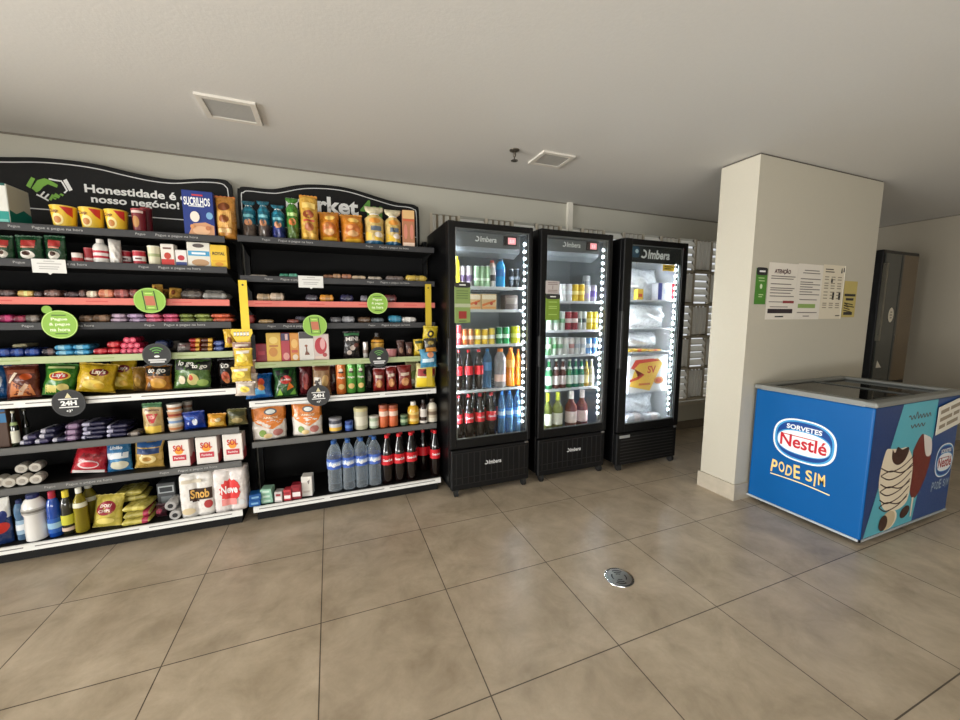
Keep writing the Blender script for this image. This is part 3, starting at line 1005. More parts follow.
on = lambda a, b: (a, -0.0006, b)
s, w, h = paper('green_sign', 'green narrow sign with a black tab on the wall pier beside the white notices', 2.888, 3.011, 1.497, 1.757, mat((72, 132, 44), 0.5))
flat('black_tab', ellipse(0, h - 0.022, w * 0.98, 0.028, 24, 5), INK, s, on)
strokes('print', [[(-0.03, h - 0.022), (0.035, h - 0.022)]], 0.012, WHITE, s, lambda a, b: (a, -0.0012, b))
strokes('print', [[(-0.035, 0.060), (0.03, 0.060)], [(-0.03, 0.040), (0.035, 0.040)], [(-0.02, -0.06), (0.03, -0.06)], [(-0.02, -0.075), (0.02, -0.075)]], 0.006, mat((190, 215, 160), 0.6), s, on)
flat('pictogram', ellipse(0, 0.0, 0.014, 0.018, 16), mat((215, 230, 195), 0.6), s, on)
PAPER = mat((226, 219, 207), 0.75)
GR = mat((120, 112, 106), 0.75)
s, w, h = paper('paper_notice', 'white paper notice with a bold heading, first beside the green sign', 3.024, 3.362, 1.385, 1.805, PAPER)
lettering('ATENÇÃO', s, mat((70, 20, 30), 0.6), lambda a, b: (a - 0.01, -0.0006, b + h - 0.062), w=0.19, bold=0.04)
strokes('print', [[(-w * .82, z), (w * (0.86 - 0.25 * ((i * 7) % 3) / 2), z)] for i, z in enumerate((0.112, 0.095, 0.055, 0.025, 0.010, -0.012, -0.035))], 0.007, GR, s, on)
strokes('print', [[(-w * .85, -0.078), (0.02, -0.078)], [(-w * .75, -0.115), (w * .5, -0.115)]], 0.006, GR, s, on)
flat('red_box', [(0.02, -0.087), (w * .9, -0.087), (w * .9, -0.068), (0.02, -0.068)], mat((140, 52, 56), 0.6), s, on)
flat('black_box', [(-w * .88, -0.163), (w * .85, -0.163), (w * .85, -0.130), (-w * .88, -0.130)], mat((44, 32, 40), 0.6), s, on)
strokes('print', [[(-0.06, -0.188), (0.04, -0.188)]], 0.010, INK, s, on)
s, w, h = paper('paper_notice', 'white paper notice with a green box near its foot, between two others', 3.364, 3.680, 1.385, 1.812, PAPER)
strokes('print', [[(-w * .5, 0.165), (w * .7, 0.165)], [(-w * .6, 0.145), (w * .78, 0.145)]] + [[(-w * .75, z), (w * (0.86 - 0.6 * (i % 2)), z)] for i, z in enumerate((0.10, 0.075, 0.058, 0.038, 0.020, 0.0, -0.02))] + [[(-w * .7, -0.06), (w * .7, -0.06)]], 0.007, GR, s, on)
flat('green_box', [(-w * .78, -0.125), (w * .62, -0.125), (w * .62, -0.093), (-w * .78, -0.093)], mat((140, 168, 92), 0.6), s, on)
strokes('print', [[(-w * .8, -0.16), (w * .8, -0.16)], [(-0.05, -0.188), (0.03, -0.188)]], 0.007, GR, s, on)
s, w, h = paper('paper_notice', 'white instruction sheet with small pictures, touching the yellow paper', 3.682, 3.985, 1.388, 1.820, mat((222, 212, 190), 0.75))
strokes('print', [[(-w * .8 + 0.17 * c_ * w * 3.4, z), (-w * .8 + 0.17 * c_ * w * 3.4 + 0.055, z)] for c_ in range(3) for z in (0.12, 0.10, 0.07, 0.05, 0.03, 0.0, -0.025, -0.05, -0.09, -0.105, -0.125)], 0.008, mat((150, 140, 120), 0.75), s, on)
flat('pictogram', [(-0.035, 0.075), (-0.012, 0.075), (-0.012, 0.108), (-0.035, 0.108)], INK, s, on)
flat('pictogram', [(0.0, -0.06), (0.025, -0.06), (0.025, 0.0), (0.0, 0.0)], INK, s, on)
flat('pictogram', [(0.085, -0.06), (0.112, -0.06), (0.112, 0.0), (0.085, 0.0)], INK, s, on)
flat('pictogram', [(0.09, 0.155), (0.11, 0.155), (0.105, 0.195), (0.095, 0.195)], INK, s, on)
flat('pictogram', [(0.12, 0.165), (0.14, 0.165), (0.135, 0.2), (0.125, 0.2)], INK, s, on)
strokes('print', [[(-w * .8, 0.18), (-w * .1, 0.18)], [(-w * .8, 0.16), (0, 0.16)], [(0.07, -0.19), (0.13, -0.19)]], 0.008, mat((70, 60, 50), 0.7), s, on)
MB().box(w - 0.012, w - 0.004, -0.0012, -0.0004, -h, h).build('page_fold', mat((245, 240, 225), 0.6), s)
s, w, h = paper('yellow_notice', 'yellow paper notice with black print at the end of the notices', 3.993, 4.180, 1.400, 1.700, mat((192, 174, 104), 0.75))
strokes('print', [[(-w * .85, 0.035), (w * .85, 0.035)], [(-w * .6, 0.0), (w * .6, 0.0)]], 0.02, INK, s, on)
strokes('print', [[(-w * .8, -0.03 - 0.02 * (k % 4)), (-w * .8 + 0.05 + 0.02 * k, -0.045 - 0.02 * (k % 4))] for k in range(6)], 0.010, mat((80, 70, 40), 0.7), s, on)
flat('black_box', [(-w * .75, -0.13), (w * .6, -0.13), (w * .6, -0.105), (-w * .75, -0.105)], INK, s, on)

# ------------------------------------------------------------------ tall dark machine by the far wall
t = thing('vending_machine', 'tall black glass-fronted machine standing beyond the wall pier', 'vending machine', (5.70, 2.2, 0))
MB().rbox(-0.37, 0.34, 0.012, 0.75, 0.0, 2.09, 0.012).build('cabinet', mat((12, 12, 13), 0.35), t)
MB().box(-0.345, -0.035, 0.0, 0.014, 0.70, 2.05).build('front_panel', mat((74, 76, 72), 0.16, 0.3, 0.1, 4), t)
MB().box(0.0, 0.30, 0.0, 0.014, 0.70, 2.05).build('front_panel', mat((108, 90, 66), 0.14, 0.3, 0.2, 3), t)
MB().box(-0.035, 0.0, -0.004, 0.014, 0.70, 2.05).build('centre_strip', mat((46, 48, 46), 0.25), t)
bd = flat('badge', ellipse(-0.13, 1.42, 0.052, 0.078, 28), mat((216, 208, 190), 0.4), t, lambda a, b: (a, -0.0012, b))
strokes('print', [[(-0.15, 1.45), (-0.11, 1.45)], [(-0.155, 1.42), (-0.105, 1.42)], [(-0.15, 1.39), (-0.11, 1.39)]], 0.012, mat((120, 112, 100), 0.6), bd, lambda a, b: (a, -0.0018, b))
MB().box(-0.36, -0.33, -0.02, 0.012, 1.15, 1.95).build('handle', mat((120, 116, 104), 0.3, 0.7), t)
flat('sticker', [(-0.30, 0.86), (-0.20, 0.86), (-0.29, 0.94)], mat((205, 198, 182), 0.5), t, lambda a, b: (a, -0.0012, b))

# ------------------------------------------------------------------ goods: builders
ORD = ['first', 'second', 'third', 'fourth', 'fifth', 'sixth', 'seventh', 'eighth', 'ninth', 'tenth']


def place(z, px0, px1, ptop, Y):
    """width and height of a thing standing on a shelf at height z whose front is at distance Y"""
    xm = at((px0 + px1) / 2, ptop, Y).x
    pyb = pix(xm, Y, z)[1]
    pm = (pyb + ptop) / 2
    x0, x1 = at(px0, pm, Y).x, at(px1, pm, Y).x
    h = at((px0 + px1) / 2, ptop, Y).z - z
    return x0, x1, max(h, 0.012)


def decorate(par, deco, surf, w, h):
    """printed areas and lettering laid on the front of a package; surf(s, v, off)"""
    k = 1
    for d in deco:
        if d[0] == 'e':
            _, c, sc, vc, sw, vw = d[:6]
            V, Fc = [surf(sc, vc, k)], []
            rings, n = 4, 24
            for i in range(1, rings + 1):
                for j in range(n):
                    a = 2 * pi * j / n
                    V.append(surf(sc + sw * i / rings * cos(a), vc + vw * i / rings * sin(a), k))
            Fc += [(0, 1 + j, 1 + (j + 1) % n) for j in range(n)]
            for i in range(1, rings):
                for j in range(n):
                    a, b = 1 + (i - 1) * n, 1 + i * n
                    Fc.append((a + j, b + j, b + (j + 1) % n, a + (j + 1) % n))
            obj('printed_spot', V, Fc, mat(c, 0.4), par, None, True)
        elif d[0] == 'r':
            _, c, sc, vc, sw, vw = d[:6]
            nx, nz = 8, 5
            V = [surf(sc + sw * (2 * i / nx - 1), vc + vw * (2 * j / nz - 1), k) for j in range(nz + 1) for i in range(nx + 1)]
            Fc = [(j * (nx + 1) + i, j * (nx + 1) + i + 1, (j + 1) * (nx + 1) + i + 1, (j + 1) * (nx + 1) + i) for j in range(nz) for i in range(nx)]
            obj('printed_band', V, Fc, mat(c, 0.4), par, None, True)
        elif d[0] == 'p':          # polygon of (s, v)
            bm = bmesh.new()
            f = bm.faces.new([bm.verts.new((a, b, 0)) for a, b in d[2]])
            bmesh.ops.triangulate(bm, faces=[f])
            for _ in range(2):
                bmesh.ops.subdivide_edges(bm, edges=bm.edges[:], cuts=1, use_grid_fill=True)
            bm.verts.index_update()
            V = [surf(v.co.x, v.co.y, k) for v in bm.verts]
            Fc = [tuple(v.index for v in q.verts) for q in bm.faces]
            bm.free()
            obj('printed_shape', V, Fc, mat(d[1], 0.4), par, None, True)
        elif d[0] == 't':
            _, c, s, sc, vc, sw = d[:6]
            st = d[6] if len(d) > 6 else None
            V, Fc, tw, th = text_mesh(s, 0.03)
            ks = 2 * sw / tw
            kv = (st / th / h) if st else ks * (w / 2) / h
            obj('lettering', [surf(sc + x * ks, vc + y * kv, k + 1) for x, y in V], Fc, mat(c, 0.45), par)
        k += 1


OFF = 0.0007


def carton(nm, lab, cat, x0, x1, z, h, Y, grp, c=(200, 200, 200), d=0.06, deco=(), rz=0.0, lean=0.0, flap=None, side=None, **o):
    t = thing(nm, lab, cat, ((x0 + x1) / 2, Y + d / 2, z), rz, grp, lean)
    w = x1 - x0
    MB().rbox(-w / 2, w / 2, -d / 2, d / 2, 0, h, 0.003, 1).build('box_body', mat(c, 0.4, 0, 0.05, 20), t)
    surf = lambda s, v, k: (s * w / 2, -d / 2 - OFF * k, v * h)
    decorate(t, deco, surf, w, h)
    if side:
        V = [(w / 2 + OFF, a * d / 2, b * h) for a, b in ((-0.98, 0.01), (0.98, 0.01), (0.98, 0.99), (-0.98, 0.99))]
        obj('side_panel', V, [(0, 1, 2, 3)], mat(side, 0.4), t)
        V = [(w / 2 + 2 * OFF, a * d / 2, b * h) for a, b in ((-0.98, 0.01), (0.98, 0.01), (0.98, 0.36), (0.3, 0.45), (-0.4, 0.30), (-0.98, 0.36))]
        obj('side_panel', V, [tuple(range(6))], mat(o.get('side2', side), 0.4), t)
    if flap:
        MB().box(-w / 2 + .004, w / 2 - .004, -d / 2 - 0.0006, d / 2, h - 0.012, h + 0.0008).build('top_flap', mat(flap, 0.4), t)
    return t


def pouch(nm, lab, cat, x0, x1, z, h, Y, grp, c=(200, 60, 40), d=0.07, deco=(), rz=0.0, lean=0.0, seal=None, gusset=False, waist=0.0, bands=(), clear_=None, bulge=2.2, seed=0, tie=None, **o):
    w = x1 - x0
    t = thing(nm, lab, cat, ((x0 + x1) / 2, Y + d / 2 + h * 0.5 * abs(sin(lean)), z), rz, grp, lean)
    rnd = random.Random(seed + int(abs(x0) * 1000) + int(z * 100))
    ph = [rnd.uniform(0, 6.28) for _ in range(6)]
    if not gusset and o.get('tilt', True):
        ry = o.get('roll', rnd.uniform(-0.06, 0.06))
        t.rotation_euler[1] = ry
        t.location.z += abs(ry) * w / 2
        t.rotation_euler[2] += rnd.uniform(-0.08, 0.08)

    def thick(s, v):
        e = max(0.0, 1 - abs(s) ** bulge)
        if gusset:
            pv = (1 - max(0, (v - 0.12) / 0.88) ** 2.4) * min(1, 0.72 + 2.3 * v)
        else:
            pv = max(0.0, sin(pi * min(1, max(0, (v - 0.03) / 0.94)))) ** 0.55
        wr = 0.14 * sin(8 * s + ph[0] + 5 * v) * sin(10 * v + ph[1]) + 0.08 * sin(17 * v + ph[2] + 5 * s)
        return max(0.0007, d / 2 * e * pv * (1 + wr))

    def half(v):
        k = 1.0
        if tie:                       # gathered and tied neck
            k = 1 - 0.62 * math.exp(-((v - tie) / 0.055) ** 2)
        k *= 1 - (waist + (0.0 if gusset else 0.05)) * sin(pi * v) ** 0.8 - 0.014 * sin(13 * v + ph[3])
        return w / 2 * k

    def skew(v):
        return 0.0 if gusset else w * (0.018 * sin(3.1 * v + ph[5]) + 0.010 * sin(9 * v + ph[4]))

    def surf(s, v, k):
        top = 0.0 if gusset and tie else 0.022 * h * v * (sin(2.6 * s + ph[2]) * 0.6 + s * s * (0.5 if ph[3] > 3 else -0.9))
        return (s * half(v) + skew(v), -thick(s, v) - OFF * 1.4 * k, v * h + top)

    n, m = 12, 16
    V, Fc, rows = [], [], []
    for i in range(m + 1):
        v = i / m
        sl = 0.006 * sin(3 + 7 * v + ph[4])
        for j in range(n + 1):
            s = -1 + 2 * j / n
            x, y, zz = surf(s, v, 0)
            V.append((x, y, zz))
        for j in range(n - 1, 0, -1):
            s = -1 + 2 * j / n
            q_ = surf(s, v, 0)
            V.append((q_[0], thick(s, v) * 0.8, q_[2]))
    R_ = 2 * n
    idx = []
    cols = [c] + [b[2] for b in bands]
    for i in range(m):
        for j in range(R_):
            j2 = (j + 1) % R_
            Fc.append((i * R_ + j, i * R_ + j2, (i + 1) * R_ + j2, (i + 1) * R_ + j))
            vv = (i + 0.5) / m
            q = 0
            for bi, b in enumerate(bands):
                if b[0] <= vv <= b[1]:
                    q = bi + 1
            idx.append(q)
    Fc.append(tuple(reversed(range(R_))))
    Fc.append(tuple(m * R_ + j for j in range(R_)))
    idx += [0 if not bands else idx[0], idx[-1]]
    mats = [clear(c, clear_) if clear_ else film(c)] + [film(b[2]) for b in bands]
    obj('bag_body', V, Fc, mats, t, idx, True)
    if seal is not None:
        for v0, vz in (((0.0, 0.0), (1.0, 0.035)) if not gusset else ((1.0, 0.035),)):
            q = MB()
            nn = 10
            zb0 = v0 * h if v0 else 0.0
            hh = vz * h if vz else 0.03 * h
            if v0:
                pts = [(-half(1.0), zb0 - hh), (half(1.0), zb0 - hh)] + [(half(1.0) * (1 - 2 * k / nn), zb0 + (0.006 if k % 2 else 0.002)) for k in range(nn + 1)]
            else:
                pts = [(-half(0.0), 0.0), (half(0.0), 0.0), (half(0.0), hh), (-half(0.0), hh)]
            q.prism(pts, lambda a, b, dd: (a, dd, b), -0.002, 0.0015)
            q.build('top_seal' if v0 else 'bottom_seal', film(seal), t)
    if tie:
        MB().lathe([(w * 0.24, -0.004), (w * 0.26, 0), (w * 0.24, 0.004)], 14, 0, 0, False).build('clip', mat(o.get('clipc', (235, 235, 230)), 0.4), t).location = (0, 0, tie * h)
    decorate(t, deco, surf, w, h)
    return t


PROFILES = {
    'soda': ([(0.62, 0.0), (0.86, 0.012), (0.93, 0.05), (0.90, 0.14), (0.97, 0.26), (1.0, 0.40), (0.97, 0.52), (0.99, 0.60), (0.86, 0.70), (0.58, 0.82), (0.36, 0.90), (0.30, 0.945)], 0.945, 0.36),
    'water': ([(0.70, 0.0), (0.93, 0.012), (0.96, 0.06), (0.90, 0.14), (0.96, 0.18), (0.90, 0.28), (0.96, 0.33), (0.92, 0.42), (1.0, 0.46), (1.0, 0.66), (0.94, 0.68), (0.98, 0.72), (0.84, 0.80), (0.52, 0.88), (0.32, 0.92), (0.30, 0.945)], 0.945, 0.36),
    'juice': ([(0.75, 0.0), (0.96, 0.015), (1.0, 0.10), (0.94, 0.30), (0.92, 0.50), (1.0, 0.66), (0.90, 0.78), (0.55, 0.88), (0.36, 0.93)], 0.93, 0.44),
    'wine': ([(0.85, 0.0), (0.98, 0.012), (1.0, 0.04), (1.0, 0.54), (0.94, 0.60), (0.62, 0.68), (0.42, 0.74), (0.37, 0.80), (0.36, 0.97)], 0.80, 0.42),
    'beer': ([(0.85, 0.0), (0.98, 0.02), (1.0, 0.06), (1.0, 0.52), (0.90, 0.60), (0.55, 0.72), (0.42, 0.82), (0.38, 0.95)], 0.955, 0.46),
    'oil': ([(0.75, 0.0), (0.96, 0.02), (1.0, 0.08), (1.0, 0.30), (0.92, 0.40), (0.98, 0.50), (0.98, 0.62), (0.80, 0.74), (0.46, 0.84), (0.34, 0.90)], 0.90, 0.44),
    'jug': ([(0.80, 0.0), (0.92, 0.02), (0.94, 0.30), (0.86, 0.54), (0.98, 0.60), (1.0, 0.70), (0.92, 0.80), (0.66, 0.89), (0.42, 0.925)], 0.925, 0.52),
    'spray': ([(0.85, 0.0), (1.0, 0.02), (1.0, 0.40), (0.94, 0.55), (0.98, 0.66), (0.80, 0.78), (0.46, 0.86)], 0.86, 0.50),
    'sauce': ([(0.80, 0.0), (0.98, 0.02), (1.0, 0.12), (0.92, 0.40), (1.0, 0.60), (0.86, 0.74), (0.48, 0.84)], 0.84, 0.46),
}


def bottle(nm, lab, cat, x0, x1, z, h, Y, grp, prof='soda', c=(24, 10, 8), cap=(200, 30, 40), label=None, lz=(0.42, 0.62), see=None, band=None, flatten=1.0, txt=None, txtc=(240, 240, 240), lbl2=None, rz=0.0, **o):
    r = (x1 - x0) / 2
    t = thing(nm, lab, cat, ((x0 + x1) / 2, Y + r * flatten, z), rz, grp)
    pr, zc, rc = PROFILES[prof]
    sc = lambda p: [(a * r, b * h) for a, b in p]
    b = MB().lathe(sc(pr), 22).build('bottle_body', clear(c, see) if see else mat(c, 0.14, 0, 0, 30, 0.6), t, True)
    if see and o.get('fill'):
        fl = [(a * r * 0.93, bb * h) for a, bb in pr if bb <= o.get('fill_to', 0.80)]
        MB().lathe(fl, 18).build('drink', clear(o['fill'], o.get('fill_a', 0.75)), t, True)
    cp = [(rc * r, zc * h - 0.004), (rc * r * 1.04, zc * h), (rc * r, h * 0.995), (rc * r * 0.7, h)]
    MB().lathe(cp, 16).build('cap', mat(cap, 0.4), t, True)

    def rad(v):
        for i in range(len(pr) - 1):
            if pr[i][1] <= v <= pr[i + 1][1]:
                f = (v - pr[i][1]) / max(1e-6, pr[i + 1][1] - pr[i][1])
                return (pr[i][0] + f * (pr[i + 1][0] - pr[i][0])) * r
        return pr[-1][0] * r
    if label:
        n = 6
        lp = [(rad(lz[0] + (lz[1] - lz[0]) * k / n) + 0.0008, h * (lz[0] + (lz[1] - lz[0]) * k / n)) for k in range(n + 1)]
        lo = MB().lathe(lp, 22, cap=False).build('label', mat(label, 0.4, 0, 0.06, 50), t, True)
        if lbl2:
            lm = lz[0] + (lz[1] - lz[0]) * 0.30
            lp = [(rad(lm + (lz[1] - lz[0]) * 0.40 * k / n) + 0.0014, h * (lm + (lz[1] - lz[0]) * 0.40 * k / n)) for k in range(n + 1)]
            MB().lathe(lp, 22, cap=False).build('label_band', mat(lbl2, 0.4), lo, True)
        if txt:
            V, Fc, tw, th = text_mesh(txt, 0.04)
            ks = 1.7 / tw
            vm = (lz[0] + lz[1]) / 2
            st = min((lz[1] - lz[0]) * h * 0.55, ks * r * th * 1.4)
            Vn = []
            for x, y in V:
                a = x * ks
                zz = vm * h + y / th * st
                rr = rad(zz / h) + 0.002
                Vn.append((rr * sin(a), -rr * cos(a), zz))
            obj('lettering', Vn, Fc, mat(txtc, 0.45), lo)
    if band:
        lp = [(rad(band[0]) + 0.0009, h * band[0]), (rad((band[0] + band[1]) / 2) + 0.0009, h * (band[0] + band[1]) / 2), (rad(band[1]) + 0.0009, h * band[1])]
        MB().lathe(lp, 22, cap=False).build('neck_label', mat(band[2], 0.4), t, True)
    if flatten != 1.0:
        t.scale = (1, flatten, 1)
    return t


def can(nm, lab, cat, x0, x1, z, h, Y, grp, c=(200, 200, 200), top=(190, 190, 192), bands=(), deco=(), taper=0.88, lidh=0.05, lip=True, r_top=None, **o):
    r = (x1 - x0) / 2
    t = thing(nm, lab, cat, ((x0 + x1) / 2, Y + r, z), 0, grp)
    pr = [(r * 0.84, 0), (r, 0.035 * h), (r, (1 - 2 * lidh) * h), (r * taper, (1 - 0.5 * lidh) * h)]
    MB().lathe(pr, 20).build('can_body', mat(c, 0.25, 0.25, 0.0, 30, 0.3), t, True)
    MB().lathe([(r * taper, (1 - 0.5 * lidh) * h), (r * taper * 1.03, h * 0.992), (r * taper * 0.98, h), (r * taper * 0.9, h * 0.985), (0.001, h * 0.985)], 20).build('lid', mat(top, 0.3, 0.8), t, True)
    for v0, v1, bc in bands:
        MB().lathe([(r + 0.0006, v0 * h), (r + 0.0006, v1 * h)], 20, cap=False).build('printed_band', mat(bc, 0.35), t, True)
    surf = lambda s, v, k: ((r + OFF * k) * sin(s * 1.35), -(r + OFF * k) * cos(s * 1.35), v * h)
    decorate(t, deco, surf, 2 * r, h)
    return t


def tub(nm, lab, cat, x0, x1, z, h, Y, grp, c=(230, 190, 40), lid=(235, 200, 60), taper=0.82, bands=(), deco=(), lidh=0.06, **o):
    """cup or tub, wider at its lidded top (taper under 1) or straight jar (taper 1)"""
    r = (x1 - x0) / 2
    t = thing(nm, lab, cat, ((x0 + x1) / 2, Y + r, z), 0, grp)
    rad = lambda v: r * (taper + (1 - taper) * v) * 0.97
    MB().lathe([(rad(0) * 0.94, 0)] + [(rad(v), v * h) for v in (0.02, 0.3, 0.6, 1 - lidh)], 22).build('tub_body', mat(c, 0.4, 0, 0.05, 30), t, True)
    MB().lathe([(r * 0.98, (1 - lidh) * h), (r, (1 - lidh * 0.8) * h), (r, h * 0.985), (r * 0.94, h)], 22).build('lid', mat(lid, 0.4), t, True)
    for v0, v1, bc in bands:
        MB().lathe([(rad(v0) + 0.0007, v0 * h), (rad(v1) + 0.0007, v1 * h)], 22, cap=False).build('printed_band', mat(bc, 0.4), t, True)
    surf = lambda s, v, k: ((rad(v) + OFF * k) * sin(s * 1.3), -(rad(v) + OFF * k) * cos(s * 1.3), v * h)
    decorate(t, deco, surf, 2 * r, h)
    return t


def bar(nm, lab, cat, x0, x1, z, h, Y, grp, c=(60, 30, 20), d=0.12, stripe=None, rz=0.0, seal=None, blunt=12.0, **o):
    """wrapped bar or packet lying down: rounded middle with flat crimped ends"""
    w = x1 - x0
    rnd = random.Random(int(abs(x0) * 999))
    t = thing(nm, lab, cat, ((x0 + x1) / 2, Y + d / 2, z), rz + rnd.uniform(-0.09, 0.09), grp)
    nx, n = 14, 16
    p0 = rnd.uniform(0, 6)
    rows = []
    for i in range(nx + 1):
        s = -1 + 2 * i / nx
        e = max(0.06, (1 - abs(s) ** blunt)) ** 0.6
        lp = []
        for k in range(n):
            a = 2 * pi * k / n
            y = (d / 2) * math.copysign(abs(cos(a)) ** 0.38, cos(a)) * (0.93 + 0.07 * e)
            zz = h / 2 + (h / 2) * e * math.copysign(abs(sin(a)) ** 0.38, sin(a)) * (0.94 + 0.06 * sin(9 * s + p0 + 2 * a))
            if zz < 0:
                zz = 0
            lp.append((s * w / 2, y, min(zz, h)))
        rows.append(lp)
    V = [p for l in rows for p in l]
    Fc, idx = [], []
    for i in range(nx):
        for k in range(n):
            Fc.append((i * n + k, (i + 1) * n + k, (i + 1) * n + (k + 1) % n, i * n + (k + 1) % n))
            s = -1 + 2 * (i + 0.5) / nx
            idx.append(1 if stripe and stripe[0] <= s <= stripe[1] else 0)
    Fc.append(tuple(range(n)))
    Fc.append(tuple(reversed([nx * n + k for k in range(n)])))
    idx += [0, 0]
    obj('wrapper', V, Fc, [film(c), film(stripe[2] if stripe else c)], t, idx, True)
    if seal:
        for sx in (-1, 1):
            MB().box(min(sx * w / 2, sx * (w / 2 - 0.012)), max(sx * w / 2, sx * (w / 2 - 0.012)), -d / 2 * 0.97, d / 2 * 0.97, h * 0.46, h * 0.54).build('crimped_end', film(seal), t)
    return t


def rollpack(nm, lab, cat, x0, x1, z, h, Y, grp, nx=2, nz=2, c=(236, 234, 230), d=0.12, deco=(), core=True, rz=0.0, **o):
    """film-wrapped pack of paper rolls standing in columns"""
    w = x1 - x0
    t = thing(nm, lab, cat, ((x0 + x1) / 2, Y + d / 2, z), rz, grp)
    r = w / nx / 2

    def front(s):
        u = ((s + 1) / 2 * nx) % 1.0
        return d / 2 - 0.35 * r * (1 - math.sqrt(max(0, 1 - (2 * u - 1) ** 2)))

    n, m = nx * 10, 10
    V, Fc = [], []
    for i in range(m + 1):
        v = i / m
        pin = 1 - 0.03 * abs(2 * v - 1) ** 6
        grv = 1 - (0.03 if nz > 1 and abs((v * nz) % 1.0) < 0.08 and 0 < v < 1 else 0)
        for j in range(n + 1):
            s = -1 + 2 * j / n
            V.append((s * w / 2 * pin, -front(s) * pin * grv, v * h))
        for j in range(n, -1, -1):
            s = -1 + 2 * j / n
            V.append((s * w / 2 * pin, front(s) * pin * grv, v * h))
    R_ = 2 * (n + 1)
    for i in range(m):
        for j in range(R_):
            Fc.append((i * R_ + j, i * R_ + (j + 1) % R_, (i + 1) * R_ + (j + 1) % R_, (i + 1) * R_ + j))
    Fc += [tuple(reversed(range(R_))), tuple(m * R_ + j for j in range(R_))]
    obj('wrapped_rolls', V, Fc, film(c), t, None, True)
    for k in range(nx):
        xc = -w / 2 + r * (2 * k + 1)
        MB().lathe([(r * 0.34, h + 0.0006), (r * 0.34, h + 0.0012)], 14, xc, 0).build('roll_core', mat((150, 140, 125), 0.8), t)
    surf = lambda s, v, k: (s * w / 2, -front(s) - OFF * 2.0 * k - (0.002 if k > 2 else 0), v * h)
    decorate(t, deco, surf, w, h)
    return t


def roll(nm, lab, cat, x0, x1, z, h, Y, grp, c=(225, 225, 222), d=0.1, core=(90, 80, 70), rz=0.0, **o):
    """roll lying on its side, its end towards the aisle"""
    r = h / 2
    t = thing(nm, lab, cat, ((x0 + x1) / 2, Y + d / 2, z + r), rz, grp)
    q = MB().lathe([(r * 0.3, -d / 2), (r * 0.92, -d / 2), (r, -d / 2 + 0.004), (r, d / 2 - 0.004), (r * 0.92, d / 2), (r * 0.3, d / 2)], 20)
    q.V = [(a, c_, b) for a, b, c_ in q.V]
    q.build('roll_body', film(c), t, True)
    q = MB().lathe([(r * 0.48, -d / 2 - 0.0008), (r * 0.40, -d / 2 - 0.0016), (r * 0.001, -d / 2 - 0.0016)], 16, cap=False)
    q.V = [(a, c_, b) for a, b, c_ in q.V]
    q.build('roll_core', mat(core, 0.7), t)
    return t


KIND = dict(carton=carton, pouch=pouch, bottle=bottle, can=can, tub=tub, bar=bar, rollpack=rollpack, roll=roll)


PLACED = []
RNG = random.Random(11)
ROUND = ('bottle', 'can', 'tub')


def G(kind_, sh, px0, px1, ptop, name_, cat_, label_, dy=0.03, grp=None, dz=0.0, Y=None, **o):
    """one item on shelf sh = (height, front distance, ...); it gives way to what already stands there"""
    z, yf = sh[0] + dz, sh[1]
    Y = Y if Y is not None else yf + dy
    fixed = o.pop('hh', None)
    above = [q[0] for l in ((L, R) if sh in L or sh in R else (f1z_, f2z_, f3z_)) if sh in l for q in l if q[0] > sh[0] + 0.02]
    room = min(above) - 0.038 - z if above else 9.0
    if not above and sh in f1z_ + f2z_:
        room = 1.858 - z
    back = yf + 0.375
    dep = o.get('d', 0.085 if kind_ == 'pouch' else 0.12)
    for _ in range(8):
        x0, x1, h = place(z, px0, px1, ptop, Y)
        if kind_ in ROUND or kind_ == 'pouch':
            half_d = min(0.5 * (x1 - x0), 0.08) if kind_ in ROUND else dep * 0.4
            x0, x1, h2 = place(z, px0, px1, ptop, Y + half_d)
            h = 0.5 * (h + h2)
        if kind_ == 'bar':
            h *= 0.78
        if kind_ == 'pouch' and not o.get('gusset') and 'roll' not in o:
            o['roll'] = RNG.uniform(-0.055, 0.055)
        h = fixed if fixed else min(h, room - abs(o.get('roll', 0)) * (x1 - x0) * 1.02 - (0.006 if kind_ == 'pouch' else 0))
        d = (x1 - x0) if kind_ in ROUND else dep
        d *= o.get('flatten', 1.0)
        for l in (f1z_, f2z_, f3z_):
            if sh in l:
                lo, hi = BOUND[id(l)]
                if kind_ == 'pouch':
                    lo, hi = lo + 0.022, hi - 0.022
                sh_ = max(0, lo - x0) - max(0, x1 - hi)
                if kind_ in ROUND:
                    x0, x1 = x0 + sh_, x1 + sh_
                else:
                    x0, x1 = max(x0, lo), min(x1, hi)
        lean = h * abs(sin(o.get('lean', 0)))
        hit = False
        for a0, a1, b0, b1, c0, c1 in PLACED:
            if min(x1, a1) - max(x0, a0) > 0.001 and min(Y + d + lean, b1) - max(Y, b0) > 0.001 and min(z + h, c1) - max(z, c0) > 0.003:
                ov = min(x1, a1) - max(x0, a0)
                if ov < 0.28 * (x1 - x0):
                    if a0 + a1 < x0 + x1:
                        x0 = a1 + 0.0005
                    else:
                        x1 = a0 - 0.0005
                elif b1 + 0.001 + d <= back:
                    Y = b1 + 0.001
                    hit = True
                    break
        if not hit:
            break
    if kind_ not in ROUND and Y + d > back + 0.0:
        o['d'] = max(0.02, back - Y)
    mg = 0.007 if kind_ == 'pouch' else 0.0
    PLACED.append((x0 - mg, x1 + mg, Y - mg, Y + d + lean + mg, z, z + h))
    return KIND[kind_](name_, label_, cat_, x0, x1, z + 0.0006, h, Y, grp, **o)


